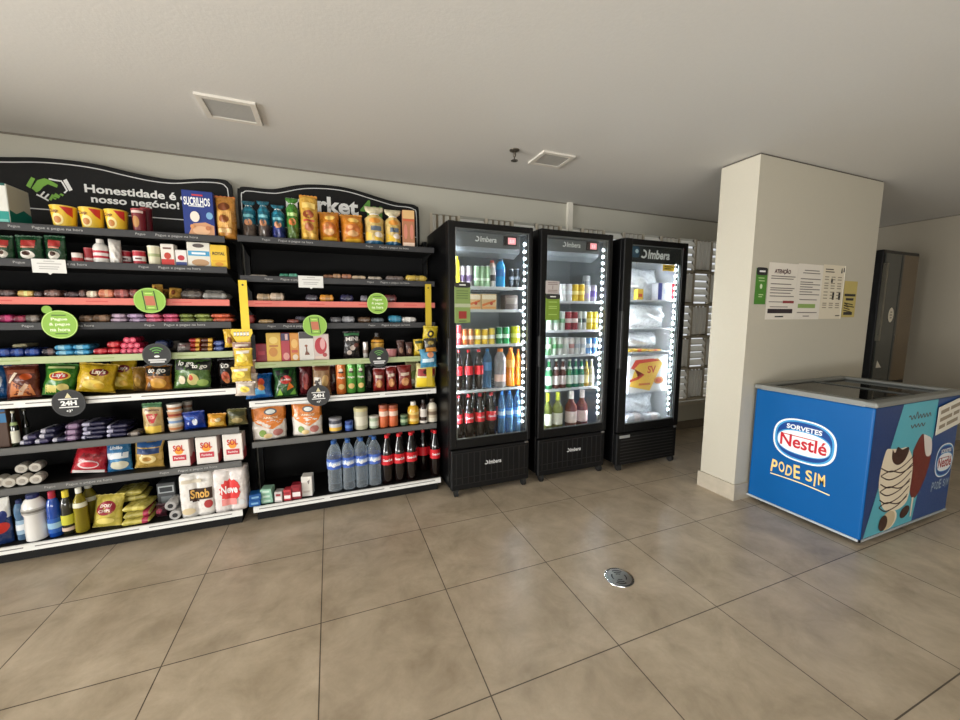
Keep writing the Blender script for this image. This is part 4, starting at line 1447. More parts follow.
f1z_ = [(z, Y1 + 0.076) for z in f1z]
f2z_ = [(z, Y1 + 0.0761) for z in f2z]
f3z_ = [(z, Y3 + 0.076) for z in f3z]
BOUND = {id(f1z_): (0.828 * K1 + 0.033, 1.532 * K1 - 0.033), id(f2z_): (1.604 * K1 + 0.033, 2.322 * K1 - 0.033), id(f3z_): (2.450 * K3 + 0.033, 3.215 * K3 - 0.033)}

# ------------------------------------------------------------------ goods on the handshake shelving
# top shelf
s = L[0]
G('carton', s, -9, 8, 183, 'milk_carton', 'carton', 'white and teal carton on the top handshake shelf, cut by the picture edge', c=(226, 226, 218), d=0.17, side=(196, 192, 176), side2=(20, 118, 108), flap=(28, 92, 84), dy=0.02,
  deco=[('r', (30, 150, 140), 0, 0.16, 0.96, 0.15), ('r', (120, 200, 190), 0.2, 0.07, 0.6, 0.04)])
YEL_, RED_ = (242, 200, 52), (200, 44, 36)
for i, (a, b, tp) in enumerate([(51, 78, 206), (80, 105, 208), (104, 129, 210)]):
    G('tub', s, a, b, tp, 'noodle_cup', 'noodle cup', ['yellow noodle cup on the top shelf under the handshake mark', 'yellow noodle cup standing between two others on the top shelf', 'yellow noodle cup next to the dark red cup on the top shelf'][i],
      grp='yellow noodle cups', c=YEL_, lid=(236, 206, 90), taper=0.80, lidh=0.05, deco=[('p', RED_, [(0.1, 0.93), (0.85, 0.93), (0.85, 0.5), (0.5, 0.62)]), ('e', (250, 228, 150), -0.15, 0.38, 0.40, 0.26), ('e', (190, 120, 40), -0.15, 0.36, 0.26, 0.15), ('t', (120, 60, 20), 'Cup', -0.35, 0.72, 0.35)])
G('tub', s, 132, 147, 209, 'noodle_cup', 'noodle cup', 'dark red cup on the top shelf with a picture on its front', c=(120, 26, 36), lid=(170, 60, 66), taper=0.86, deco=[('e', (180, 130, 70), -0.2, 0.45, 0.42, 0.24), ('r', (225, 200, 190), 0, 0.86, 0.7, 0.05)])
G('tub', s, 141, 153, 208, 'noodle_cup', 'noodle cup', 'dark red cup half hidden behind its twin on the top shelf', dy=0.10, c=(104, 22, 32), lid=(140, 40, 46), taper=0.86)
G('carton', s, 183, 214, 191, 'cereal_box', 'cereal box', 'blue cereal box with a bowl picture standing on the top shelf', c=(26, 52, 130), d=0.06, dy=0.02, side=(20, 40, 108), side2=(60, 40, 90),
  deco=[('p', (206, 150, 110), [(-0.75, 0.02), (0.95, 0.02), (0.95, 0.24), (0.4, 0.31), (-0.4, 0.27)]), ('e', (226, 180, 140), 0.1, 0.12, 0.55, 0.10), ('t', (244, 246, 248), 'SUCRILHOS', -0.05, 0.76, 0.84, 0.05), ('r', (222, 226, 230), -0.1, 0.655, 0.5, 0.012), ('r', (200, 60, 70), 0.0, 0.90, 0.35, 0.018), ('e', (120, 170, 210), 0.70, 0.46, 0.22, 0.08), ('e', (240, 228, 214), -0.25, 0.42, 0.30, 0.12), ('e', (214, 150, 96), -0.45, 0.20, 0.14, 0.05), ('e', (190, 120, 80), 0.55, 0.18, 0.16, 0.05)])
G('pouch', s, 215, 236, 196, 'bread_loaf', 'bread', 'orange bag of sliced bread beside the blue cereal box', c=(212, 146, 62), d=0.11, dy=0.01, gusset=True, seal=(220, 120, 50), bulge=4, deco=[('r', (226, 176, 98), -0.1, 0.44, 0.72, 0.20), ('e', (120, 62, 26), -0.1, 0.74, 0.6, 0.10), ('r', (238, 200, 140), -0.1, 0.16, 0.7, 0.05), ('e', (150, 84, 36), -0.1, 0.44, 0.5, 0.09)])

# second shelf
s = L[1]
for i, (a, b, lab) in enumerate([(-4, 14, 'green and red pouch on the second shelf at the picture edge'), (15, 43, 'green and red pouch on the second shelf, middle of three'), (44, 66, 'green and red pouch on the second shelf above the white card')]):
    G('pouch', s, a, b, 236, 'coffee_pouch', 'pouch', lab, grp='green and red pouches', c=(24, 66, 38), d=0.06, gusset=True, seal=(30, 84, 50), deco=[('r', (170, 48, 44), 0, 0.72, 0.55, 0.12), ('e', (232, 226, 214), -0.05, 0.24, 0.55, 0.17), ('e', (70, 40, 26), -0.1, 0.30, 0.30, 0.09), ('r', (222, 140, 120), 0, 0.55, 0.5, 0.03)])
G('tub', s, 72, 83, 253, 'jar', 'jar', 'small low jar with red lower half on the second shelf', c=(232, 224, 216), lid=(214, 190, 180), taper=1.0, bands=[(0.05, 0.5, (190, 60, 60))])
G('tub', s, 83, 94, 248, 'jar', 'jar', 'red jar beside the white spouted bottle on the second shelf', c=(158, 40, 48), lid=(190, 90, 90), taper=1.0, bands=[(0.2, 0.35, (224, 200, 196))], dy=0.05)
G('bottle', s, 93, 109, 239, 'sweetener_bottle', 'bottle', 'white bottle with red label and spout on the second shelf', prof='sauce', c=(234, 230, 224), cap=(226, 222, 216), label=(196, 40, 60), lz=(0.22, 0.52), lbl2=(240, 228, 226))
G('pouch', s, 109, 121, 239, 'sugar_pouch', 'pouch', 'plain white spouted pouch next to the white bottle', c=(228, 224, 216), d=0.06, gusset=True, rz=0.5)
for i, (a, b) in enumerate([(120, 132), (133, 146)]):
    G('tub', s, a, b, 251, 'dessert_cup', 'cup', ['red and white cup beside the white pouch on the second shelf', 'red and white cup nearer the cream cup on the second shelf'][i], grp='red dessert cups', c=(186, 34, 52), lid=(222, 150, 150), taper=0.95, bands=[(0.28, 0.62, (236, 226, 222))], deco=[('r', (90, 20, 30), 0.1, 0.44, 0.4, 0.06)])
G('tub', s, 148, 161, 246, 'cup', 'cup', 'cream coloured cup standing before the red and white box', c=(226, 220, 190), lid=(236, 232, 214), taper=0.92, bands=[(0.45, 0.6, (170, 180, 130))])
G('carton', s, 161, 175, 244, 'biscuit_box', 'box', 'white box with red lower part on the second shelf', c=(232, 224, 214), d=0.05, rz=-0.1, deco=[('r', (196, 50, 44), 0, 0.16, 0.94, 0.15), ('e', (186, 60, 44), 0, 0.46, 0.5, 0.15), ('r', (120, 90, 80), 0, 0.80, 0.6, 0.04)])
G('carton', s, 175, 187, 250, 'biscuit_box', 'box', 'small white box with blue foot beside the tall white box', c=(236, 232, 228), d=0.05, deco=[('e', (190, 50, 60), 0, 0.52, 0.6, 0.16), ('r', (50, 66, 130), 0, 0.14, 0.94, 0.13)])
G('carton', s, 187, 210, 236, 'tea_box', 'box', 'tall white box with a blue stripe on the second shelf', c=(232, 228, 216), d=0.06, deco=[('r', (74, 160, 204), 0, 0.55, 0.92, 0.10), ('e', (90, 80, 76), 0, 0.86, 0.5, 0.08), ('e', (190, 150, 110), 0.1, 0.18, 0.75, 0.14), ('r', (246, 250, 250), 0, 0.55, 0.6, 0.04)])
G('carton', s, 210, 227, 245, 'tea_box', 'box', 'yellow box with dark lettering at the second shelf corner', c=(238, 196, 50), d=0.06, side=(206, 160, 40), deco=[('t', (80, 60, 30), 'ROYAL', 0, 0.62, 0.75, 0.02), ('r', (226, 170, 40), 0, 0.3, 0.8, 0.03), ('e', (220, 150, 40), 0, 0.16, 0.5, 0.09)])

# pink-edged shelf: chocolate bars lying flat
s = L[2]
rows = [(-3, 15, 287, (70, 52, 50), 'dark brown bar at the picture edge on the pink-edged shelf'), (17, 33, 288, (226, 190, 110), 'pale yellow bar lying alone on the pink-edged shelf'), (34, 43, 289, (60, 44, 44), 'narrow dark bar beside the pale yellow one'), (44, 61, 287, (104, 74, 66), 'brown bar with a pale stripe on the pink-edged shelf'),
        (63, 78, 289, (52, 36, 40), 'blackish bar beside the striped brown one'), (79, 86, 287, (84, 58, 52), 'short brown bar next to a beige one'), (86, 97, 288, (206, 186, 164), 'beige bar beside the salmon one on the pink-edged shelf'), (96, 112, 286, (222, 130, 96), 'salmon and yellow bar on the pink-edged shelf'), (113, 128, 286, (146, 74, 70), 'reddish brown bar beside the salmon one'), (128, 138, 286, (120, 60, 54), 'dark red bar tucked beside the green phone sign')]
for a, b, tp, c, lab in rows:
    G('bar', s, a, b, tp, 'chocolate_bar', 'chocolate bar', lab, grp='bars on the pink-edged handshake shelf', c=c, d=0.13, stripe=(-0.2, 0.35, tuple(min(255, int(x * 1.25) + 14) for x in c)), seal=c)
for i, (a, b, tp, c, lab) in enumerate([(152, 163, 284, (226, 176, 86), 'golden bun in film beside the green phone sign'), (162, 169, 289, (216, 160, 80), 'small golden bun between two others'), (168, 181, 288, (222, 172, 84), 'golden bun with dark centre near the red rail end')]):
    G('pouch', s, a, b, tp, 'bun', 'bun', lab, grp='golden buns', c=c, d=0.10, bulge=2.0, deco=[('e', (120, 60, 24), 0, 0.6, 0.35, 0.22)])
G('bar', s, 180, 202, 287, 'chocolate_bar', 'chocolate bar', 'dark grey packet lying beside the golden bun', c=(76, 68, 62), d=0.14, stripe=(-0.3, 0.3, (96, 88, 78)))
G('bar', s, 182, 196, 283, 'chocolate_bar', 'chocolate bar', 'dark packet stacked crookedly on the dark grey packet', c=(64, 50, 48), d=0.12, dz=0.058, hh=0.022, rz=0.3, dy=0.05)
G('bar', s, 201, 227, 290, 'biscuit_packet', 'packet', 'silver grey packet under another at the rail end', c=(150, 148, 142), d=0.15, stripe=(-0.6, 0.5, (120, 118, 112)))
G('bar', s, 203, 222, 285, 'biscuit_packet', 'packet', 'silver grey packet lying on top of its twin', c=(166, 164, 158), d=0.13, dz=0.044, hh=0.03, rz=0.12)

# shelf below the pink edge: two layers of bars
s = L[3]
rows = [(-3, 12, 312, (150, 36, 84), 'magenta bar at the picture edge below the pink edge'), (12, 25, 313, (120, 30, 56), 'dark magenta bar beside the magenta one'), (25, 40, 312, (96, 86, 78), 'grey brown bar just before the round green sign'), (78, 92, 313, (104, 82, 64), 'brown bar just past the round green sign'), (91, 110, 312, (120, 92, 70), 'tan bar beside the lilac packets')]
for a, b, tp, c, lab in rows:
    G('bar', s, a, b, tp, 'chocolate_bar', 'chocolate bar', lab, grp='bars below the pink edge', c=c, d=0.13, stripe=(-0.1, 0.5, tuple(min(255, int(x * 1.3) + 10) for x in c)), seal=c)
pairs = [(110, 127, (168, 146, 164), 'lilac'), (128, 146, (150, 128, 156), 'violet'), (146, 163, (222, 104, 130), 'pink'), (163, 179, (214, 84, 116), 'deep pink'), (180, 195, (112, 124, 56), 'olive green'), (195, 212, (124, 136, 62), 'leaf green'), (212, 233, (192, 86, 54), 'orange red')]
for i, (a, b, c, w_) in enumerate(pairs):
    for lv in (0, 1):
        G('bar', s, a - lv * 1, b - lv * 2, 313, 'biscuit_packet', 'packet', '%s wafer packet, %s of a pair on the shelf below the pink edge' % (w_, ('bottom', 'top')[lv]), grp='stacked wafer packets', c=c, d=0.12, dz=0.028 * lv, hh=0.028, dy=0.03 + 0.012 * lv, stripe=(-0.55, 0.2, tuple(min(255, int(x * 1.18) + 12) for x in c)), blunt=12)

# green-edged shelf
s = L[4]
for i, (a, b) in enumerate([(-6, 9), (9, 23), (23, 38)]):
    G('bar', s, a, b, 346, 'biscuit_packet', 'packet', 'dark blue packet on the green-edged shelf, %s from the picture edge' % ORD[i], grp='dark blue packets', c=(24, 50, 128), d=0.13, stripe=(-0.3, 0.3, (44, 84, 170)))
G('bar', s, 11, 26, 340, 'biscuit_packet', 'packet', 'cream packet lying on the dark blue packets', c=(226, 216, 170), d=0.12, dz=0.046, hh=0.024, dy=0.05)
G('bar', s, 40, 54, 346, 'biscuit_packet', 'packet', 'black packet between the dark blue and light blue ones', c=(40, 34, 44), d=0.13, stripe=(-0.2, 0.6, (110, 90, 90)))
for i, (a, b) in enumerate([(55, 74), (73, 91)]):
    for lv in (0, 1):
        G('bar', s, a - lv, b - lv * 2, 347, 'biscuit_packet', 'packet', 'light blue biscuit packet, %s of the stack nearer the %s' % (('lower', 'upper')[lv], ('black packet', 'red packets')[i]), grp='light blue packets', c=(66, 160, 208), d=0.13, dz=0.033 * lv, hh=0.033, stripe=(-0.5, 0.1, (150, 208, 232)), blunt=10)
for i, (a, b, tp, dz, lab) in enumerate([(93, 108, 347, 0, 'red packet lying beside the light blue stack'), (108, 121, 347, 0, 'red packet lying under a crosswise red packet'), (107, 120, 337, 0.040, 'red packet lying on top of another by the wafer rolls')]):
    G('bar', s, a, b, tp, 'biscuit_packet', 'packet', lab, grp='red packets', c=(190, 32, 44), d=0.12, dz=dz, hh=0.04, stripe=(-0.3, 0.2, (224, 90, 90)))
k = 0
for row, n0, xs in ((0, 4, (120, 144)), (1, 3, (121, 140)), (2, 2, (124, 136))):
    wd = (xs[1] - xs[0]) / n0
    for j in range(n0):
        if k >= 9:
            break
        G('roll', s, xs[0] + j * wd, xs[0] + (j + 1) * wd, 347, 'wafer_roll', 'biscuit roll', 'pink red biscuit roll, %s in the %s row of its pyramid' % (ORD[j], ('bottom', 'middle', 'top')[row]), grp='pyramid of biscuit rolls', c=(214, 46, 84), core=(236, 120, 140), d=0.13, dz=0.034 * row, hh=0.036)
        k += 1
G('bar', s, 154, 167, 337, 'biscuit_packet', 'packet', 'navy packet on the green-edged shelf behind the wireless sign', c=(36, 52, 96), d=0.12, hh=0.06, dz=0.02, dy=0.05)
for i, (a, b, tp) in enumerate([(164, 178, 341), (176, 191, 343)]):
    G('pouch', s, a, b, tp, 'biscuit_packet', 'packet', ['silver crumpled packet beside the wireless sign', 'silver crumpled packet beside the red and brown stack'][i], grp='silver packets', c=(176, 168, 162), d=0.10, lean=-0.3, deco=[('r', (120, 90, 90), 0, 0.5, 0.5, 0.1)])
for i, (a, b, c, w_) in enumerate([(189, 201, (176, 36, 30), 'red'), (201, 213, (92, 46, 28), 'brown')]):
    for lv in range(3):
        G('bar', s, a, b, 347, 'biscuit_packet', 'packet', '%s and yellow packet, %s of its stack of three' % (w_, ('bottom', 'middle', 'top')[lv]), grp='%s and yellow stack' % w_, c=c, d=0.12, dz=0.030 * lv, hh=0.030, stripe=(0.2, 0.9, (226, 178, 70)), blunt=12)
for lv in range(2):
    G('bar', s, 214, 225, 347, 'biscuit_packet', 'packet', 'navy blue packet, %s of two at the shelf corner' % ('lower', 'upper')[lv], grp='navy packets', c=(30, 44, 104), d=0.12, dz=0.036 * lv, hh=0.036, stripe=(-0.5, 0.4, (90, 110, 170)))

# white-edged snack shelf
s = L[5]
def snack(px0, px1, tp, lab, c, deco, seal=None, sh=None, **o):
    return G('pouch', sh or L[5], px0, px1, tp, 'snack_bag', 'snack bag', lab, c=c, deco=deco, seal=seal or c, d=o.pop('d', 0.085), **o)


snack(-14, 7, 366, 'blue snack bag cut by the picture edge on the snack shelf', (28, 84, 140), [('e', (200, 210, 220), 0, 0.5, 0.5, 0.2)], dy=0.08, lean=-0.15)
snack(3, 37, 367, 'brown red snack bag with cheese sticks on the snack shelf', (112, 50, 34), [('p', (206, 124, 70), [(-0.8, 0.08), (0.7, 0.06), (0.6, 0.42), (0.1, 0.36), (-0.5, 0.55)]), ('p', (226, 190, 160), [(-0.3, 0.1), (0.0, 0.1), (0.5, 0.4), (0.3, 0.46)]), ('r', (150, 84, 60), 0, 0.82, 0.8, 0.06), ('e', (210, 90, 40), 0.35, 0.66, 0.3, 0.1), ('p', (236, 214, 190), [(-0.75, 0.5), (-0.6, 0.48), (-0.1, 0.78), (-0.3, 0.8)])], lean=-0.12, rz=0.15)
snack(38, 71, 362, 'green potato chip bag with a red oval on the snack shelf', (62, 132, 44), roll=0.12, deco=[('p', (226, 214, 120), [(-0.8, 0.04), (-0.1, 0.04), (0.0, 0.30), (-0.75, 0.34)]), ('e', (240, 214, 90), 0.0, 0.62, 0.66, 0.15), ('e', (196, 34, 40), 0.0, 0.62, 0.54, 0.11), ('t', (250, 246, 240), "Lay's", 0.0, 0.63, 0.40), ('e', (232, 214, 130), 0.35, 0.25, 0.35, 0.12), ('r', (214, 226, 150), 0.0, 0.90, 0.8, 0.035)], lean=-0.15, rz=0.1)
for i, (a, b, tp, rz) in enumerate([(73, 111, 360, 0.25), (106, 133, 361, -0.05)]):
    snack(a, b, tp, ['leaning yellow chip bag beside the green one', 'upright yellow chip bag beside the leaning yellow one'][i], (222, 182, 40), roll=(0.17, 0.07)[i], deco=[('e', (120, 30, 34), 0.1, 0.70, 0.50, 0.13), ('t', (244, 232, 210), "Lay's", 0.1, 0.71, 0.36), ('e', (240, 212, 100), -0.1, 0.26, 0.6, 0.17), ('e', (226, 180, 60), 0.2, 0.22, 0.3, 0.1)], lean=-0.12, rz=rz, grp='yellow chip bags', dy=0.03 + 0.03 * i)
snack(132, 146, 368, 'dull golden chip bag behind the black ones', (150, 112, 50), [('e', (190, 150, 70), 0, 0.4, 0.5, 0.2)], dy=0.10)
TG = [('r', (24, 22, 20), 0, 0.78, 0.95, 0.20), ('t', (236, 232, 222), 'to go', 0.0, 0.76, 0.66)]
snack(143, 171, 366, 'black and orange snack bag below the wireless sign', (176, 112, 40), TG + [('e', (214, 160, 70), 0.1, 0.3, 0.6, 0.2), ('p', (90, 60, 30), [(-0.9, 0.05), (-0.4, 0.05), (-0.6, 0.4)])], lean=-0.1, seal=(40, 34, 30))
snack(168, 210, 359, 'black and green snack bag on the snack shelf', (86, 122, 58), [('r', (26, 26, 24), 0, 0.80, 0.96, 0.17), ('t', (238, 236, 226), 'lo go', -0.35, 0.84, 0.42), ('t', (238, 236, 226), 'to go', 0.40, 0.74, 0.40), ('e', (210, 200, 130), 0.1, 0.32, 0.30, 0.2), ('e', (190, 70, 40), 0.0, 0.38, 0.12, 0.1), ('e', (222, 210, 180), -0.5, 0.3, 0.2, 0.14), ('e', (150, 176, 90), 0.6, 0.2, 0.3, 0.12)], lean=-0.1, seal=(30, 30, 28), dy=0.02)
snack(205, 216, 362, 'narrow black snack bag standing sideways by the green one', (24, 22, 22), [('r', (70, 66, 62), 0, 0.5, 0.3, 0.3)], dy=0.08)
snack(218, 236, 360, 'black snack bag with red picture at the shelf corner', (34, 28, 26), [('t', (236, 232, 222), 'to', -0.2, 0.78, 0.5), ('e', (176, 80, 50), -0.1, 0.36, 0.5, 0.2), ('e', (206, 130, 80), 0.0, 0.2, 0.3, 0.09)], dy=0.06, lean=-0.08)

# dim shelf below the snacks
s = L[6]
G('carton', s, -8, 8, 410, 'juice_box', 'box', 'brown and blue box at the picture edge below the snack shelf', c=(74, 50, 36), d=0.1, side=(88, 62, 44), deco=[('r', (40, 110, 160), 0, 0.78, 0.95, 0.12)], flap=(30, 90, 140))
G('bottle', s, 9, 19, 411, 'wine_bottle', 'bottle', 'dark bottle with a white round label below the snack shelf', prof='beer', c=(28, 34, 22), cap=(206, 202, 176), label=(226, 224, 206), lz=(0.10, 0.44), band=(0.60, 0.68, (160, 180, 120)))
G('bottle', s, 20, 30, 409, 'wine_bottle', 'bottle', 'dark bottle standing behind the one with the white label', prof='beer', c=(20, 24, 18), cap=(110, 108, 90), label=(40, 44, 36), lz=(0.10, 0.44), dy=0.12)
pk = 0
cols_ = [(54, 50, 84), (66, 60, 96), (44, 44, 72), (70, 62, 110)]
for row, xs in enumerate([[(20, 34), (34, 49), (50, 65)], [(22, 36), (38, 54)], [(40, 56)]]):
    for j, (a, b) in enumerate(xs):
        G('bar', s, a, b, 440, 'biscuit_packet', 'packet', 'dark blue wrapped packet, %s from the bottles in the %s layer' % (ORD[j], ('bottom', 'middle', 'top')[row]), grp='dark blue packet heap', c=cols_[(j + row) % 4], d=0.13, dz=0.030 * row, hh=0.030, stripe=(-0.8, -0.3, (190, 188, 200)), rz=0.12 * (j - 1) + 0.08 * row)
for lv in range(3):
    G('bar', s, 65, 80, 440, 'biscuit_packet', 'packet', 'purple boxy packet, %s of three stacked below the black time sign' % ('bottom', 'middle', 'top')[lv], grp='purple packet stack', c=(76, 54, 84), d=0.12, dz=0.036 * lv, hh=0.036, stripe=(-0.5, 0.5, (148, 120, 150)), blunt=14)
for lv in range(4):
    for j, (a, b) in enumerate([(81, 106), (106, 128)]):
        if j == 1 and lv == 3:
            continue
        G('bar', s, a, b, 438, 'biscuit_packet', 'packet', 'navy long packet, %s from the shelf in the stack nearer the %s' % (ORD[lv], ('purple packets', 'green pouch')[j]), grp='navy long packets', c=(38, 36, 66), d=0.15, dz=0.027 * lv, hh=0.027, stripe=(-0.9, -0.55 + 0.3 * (lv % 2), (176, 174, 196)), rz=0.06 * ((lv % 3) - 1))
for j, (a, b) in enumerate([(112, 126), (127, 141)]):
    G('bar', s, a, b, 434, 'biscuit_packet', 'packet', ['black packet lying at the foot of the navy stack', 'black packet lying at the foot of the green pouch'][j], grp='black packets', c=(52, 44, 46), d=0.10, dy=0.01, hh=0.03, stripe=(-0.4, 0.5, (150, 140, 130)))
G('pouch', s, 141, 163, 404, 'popcorn_pouch', 'pouch', 'green and yellow pouch with a red bowl below the snack shelf', c=(196, 166, 110), d=0.06, gusset=True, seal=(60, 120, 66), bands=[(0.86, 1.0, (50, 110, 60))], deco=[('p', (190, 46, 50), [(-0.6, 0.66), (0.6, 0.66), (0.2, 0.36), (-0.2, 0.36)]), ('r', (232, 196, 80), 0, 0.14, 0.8, 0.12), ('e', (230, 160, 150), 0, 0.55, 0.3, 0.06), ('t', (90, 40, 30), 'Popcorn', 0, 0.78, 0.7, 0.02)])
for lv in range(4):
    z0 = 0.045 * lv
    G('tub', s, 169 - lv * 0.3, 185 - lv * 0.3, 437, 'noodle_cup', 'noodle cup', 'white and brown noodle cup, %s from the shelf in the front stack of four' % ORD[lv], grp='stacked noodle cups', c=((206, 190, 166), (222, 214, 200), (196, 150, 110), (226, 222, 212))[lv], lid=(232, 226, 214), taper=0.85, dz=z0, hh=0.046, bands=[(0.25, 0.6, ((190, 120, 70), (120, 150, 190), (150, 60, 40), (180, 120, 80))[lv])])
for lv in range(3):
    G('tub', s, 184, 194, 434, 'noodle_cup', 'noodle cup', 'grey noodle cup, %s from the shelf in the stack behind' % ORD[lv], grp='rear stack of noodle cups', c=(168, 160, 150), lid=(190, 184, 176), taper=0.85, dz=0.058 * lv, hh=0.059, dy=0.13, bands=[(0.3, 0.6, (120, 80, 60))])
snack(182, 206, 413, 'small blue bag lying against the noodle cups', (26, 58, 150), [('e', (220, 228, 240), 0.1, 0.45, 0.25, 0.2), ('r', (70, 110, 200), -0.3, 0.7, 0.4, 0.08)], sh=s, d=0.07)
snack(205, 226, 415, 'small orange and yellow bag between blue and olive bags', (226, 160, 48), [('r', (244, 200, 90), 0, 0.3, 0.8, 0.15), ('e', (236, 222, 180), 0.2, 0.6, 0.3, 0.15)], sh=s, d=0.07)
snack(226, 247, 410, 'olive snack bag at the shelf end', (104, 100, 58), [('r', (60, 62, 34), 0, 0.75, 0.8, 0.12), ('e', (168, 150, 100), 0, 0.35, 0.6, 0.18)], sh=s, d=0.08)

# shelf above the bottom one
s = L[7]
for j, (a, b, tp) in enumerate([(-9, 1, 466), (2, 12, 470)]):
    G('roll', s, a, b, tp, 'paper_roll', 'paper roll', ['white wrapped roll at the picture edge, behind', 'white wrapped roll at the picture edge, in front'][j], grp='white rolls at the picture edge', c=(206, 200, 188), core=(170, 160, 146), d=0.07, rz=0.12, hh=0.058, dy=0.05 - 0.03 * j)
for row in range(2):
    for j, (a, b) in enumerate([(15, 27), (29, 41)]):
        G('roll', s, a, b, 478, 'paper_roll', 'paper roll', 'white wrapped roll, %s one on the %s' % (('lower', 'upper')[row], ('picture edge side', 'red bag side')[j]), grp='four white rolls', c=(218, 212, 200), core=(176, 168, 156), d=0.07, rz=0.12, dz=0.052 * row, hh=0.056)
snack(66, 103, 447, 'red flour bag with a white foot on the shelf above the bottom one', (192, 34, 48), roll=0.14, deco=[('e', (240, 214, 214), 0.0, 0.30, 0.62, 0.15), ('e', (216, 60, 70), 0.05, 0.30, 0.52, 0.10), ('t', (120, 16, 26), 'Adoçai', 0.05, 0.62, 0.55), ('r', (236, 230, 226), 0, 0.05, 0.9, 0.05)], sh=s, lean=-0.25, gusset=False, d=0.09)
snack(103, 131, 444, 'blue and white rice bag beside the red bag', (50, 124, 178), [('r', (226, 232, 236), 0, 0.55, 0.85, 0.10), ('e', (224, 220, 196), 0.1, 0.22, 0.7, 0.16), ('t', (240, 244, 246), 'União', 0.0, 0.82, 0.5), ('e', (70, 140, 190), 0, 0.40, 0.5, 0.05)], sh=s, lean=-0.12, d=0.09)
snack(132, 162, 443, 'yellow and blue pasta bag next to the white flour bags', (206, 168, 84), [('r', (40, 84, 140), 0, 0.86, 0.85, 0.10), ('r', (30, 60, 110), 0, 0.62, 0.8, 0.10), ('e', (236, 214, 150), 0, 0.34, 0.6, 0.16), ('e', (190, 140, 60), 0, 0.34, 0.3, 0.08)], sh=s, lean=-0.12, d=0.09)
for j, (a, b, tp) in enumerate([(169, 190, 440), (196, 218, 437), (223, 243, 434)]):
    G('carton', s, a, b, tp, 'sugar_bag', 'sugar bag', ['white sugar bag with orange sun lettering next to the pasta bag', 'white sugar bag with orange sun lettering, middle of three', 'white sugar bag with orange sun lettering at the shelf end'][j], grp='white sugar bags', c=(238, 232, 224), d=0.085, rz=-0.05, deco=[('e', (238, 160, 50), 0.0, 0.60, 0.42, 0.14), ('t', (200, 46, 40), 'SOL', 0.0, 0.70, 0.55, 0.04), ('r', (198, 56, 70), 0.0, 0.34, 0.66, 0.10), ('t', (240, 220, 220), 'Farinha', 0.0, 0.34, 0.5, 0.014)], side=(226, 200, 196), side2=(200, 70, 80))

# bottom shelf
s = L[8]
snack(87, 119, 501, 'yellow snack bag with a red oval leaning on the yellow heap', (212, 194, 84), [('e', (150, 26, 44), 0.0, 0.60, 0.66, 0.22), ('t', (244, 226, 214), 'DORI', 0.0, 0.68, 0.38), ('t', (244, 226, 214), 'CHIPS', 0.0, 0.52, 0.38), ('e', (232, 214, 120), 0, 0.2, 0.6, 0.1)], sh=s, lean=-0.25, dy=0.0)
G('pouch', s, -14, 11, 498, 'detergent_pouch', 'pouch', 'white, red and blue detergent pouch at the picture edge of the bottom shelf', c=(30, 56, 110), d=0.09, gusset=True, bands=[(0.55, 1.0, (222, 222, 216))], deco=[('e', (30, 50, 120), 0.5, 0.62, 0.3, 0.12), ('e', (206, 50, 40), 0.4, 0.38, 0.5, 0.12)])
G('bottle', s, 12, 28, 500, 'softener_bottle', 'bottle', 'pale blue see-through bottle behind the big white one', prof='jug', c=(120, 160, 200), cap=(34, 48, 96), see=0.55, label=(160, 190, 214), lz=(0.15, 0.5), lbl2=(236, 240, 244), dy=0.06)
G('bottle', s, 22, 47, 489, 'bleach_bottle', 'bottle', 'big white bottle with navy cap and grey label on the bottom shelf', prof='jug', c=(232, 230, 226), cap=(32, 44, 96), label=(186, 184, 178), lz=(0.60, 0.72), lbl2=(120, 116, 110), dy=0.01)
G('bottle', s, 43, 62, 487, 'detergent_bottle', 'bottle', 'blue bottle with red cap on the bottom shelf', prof='spray', c=(22, 70, 160), cap=(170, 30, 60), label=(30, 92, 180), lz=(0.10, 0.42), lbl2=(150, 190, 220), dy=0.03)
G('bottle', s, 60, 74, 491, 'oil_bottle', 'bottle', 'dark bottle with yellow cap and round yellow label', prof='spray', c=(40, 40, 26), cap=(226, 206, 60), label=(206, 204, 60), lz=(0.24, 0.46), band=(0.10, 0.18, (214, 190, 170)), dy=0.03)
G('bottle', s, 74, 90, 486, 'oil_bottle', 'bottle', 'yellow cooking oil bottle with white cap in front', prof='oil', c=(176, 160, 50), cap=(236, 236, 226), see=0.6, fill=(170, 150, 30), fill_a=0.8, label=(226, 224, 200), lz=(0.58, 0.68), dy=0.03)
G('bottle', s, 82, 98, 484, 'oil_bottle', 'bottle', 'yellow cooking oil bottle half hidden behind the front one', prof='oil', c=(176, 160, 50), cap=(236, 236, 226), see=0.6, fill=(170, 150, 30), fill_a=0.8, label=(226, 224, 200), lz=(0.58, 0.68), dy=0.14)
for lv, (a, b, rz) in enumerate([(119, 150, 0.0), (120, 149, 0.1), (119, 148, -0.08), (114, 146, 0.08), (114, 142, 0.15)]):
    G('bar', s, a, b, 520, 'snack_bag', 'snack bag', 'yellow flat snack bag, %s from the floor of the heap on the bottom shelf' % ORD[lv], grp='heap of yellow snack bags', c=(206, 192, 92) if lv % 2 == 0 else (180, 168, 80), d=0.16, dz=0.036 * lv, hh=0.038, dy=0.02 + 0.02 * lv, rz=rz, stripe=(0.45, 0.8, (190, 60, 90)) if lv < 2 else (-0.2, 0.3, (226, 214, 120)))
for j, (a, b, tp, c) in enumerate([(142, 158, 500, (92, 40, 56)), (150, 166, 508, (70, 34, 42))]):
    snack(a, b, tp, ['dark crimson bag behind the yellow heap', 'dark brown bag lying before the crimson one'][j], c, [('e', (150, 60, 80), 0, 0.5, 0.5, 0.2)], sh=s, lean=-0.3, dy=0.10 - 0.06 * j)
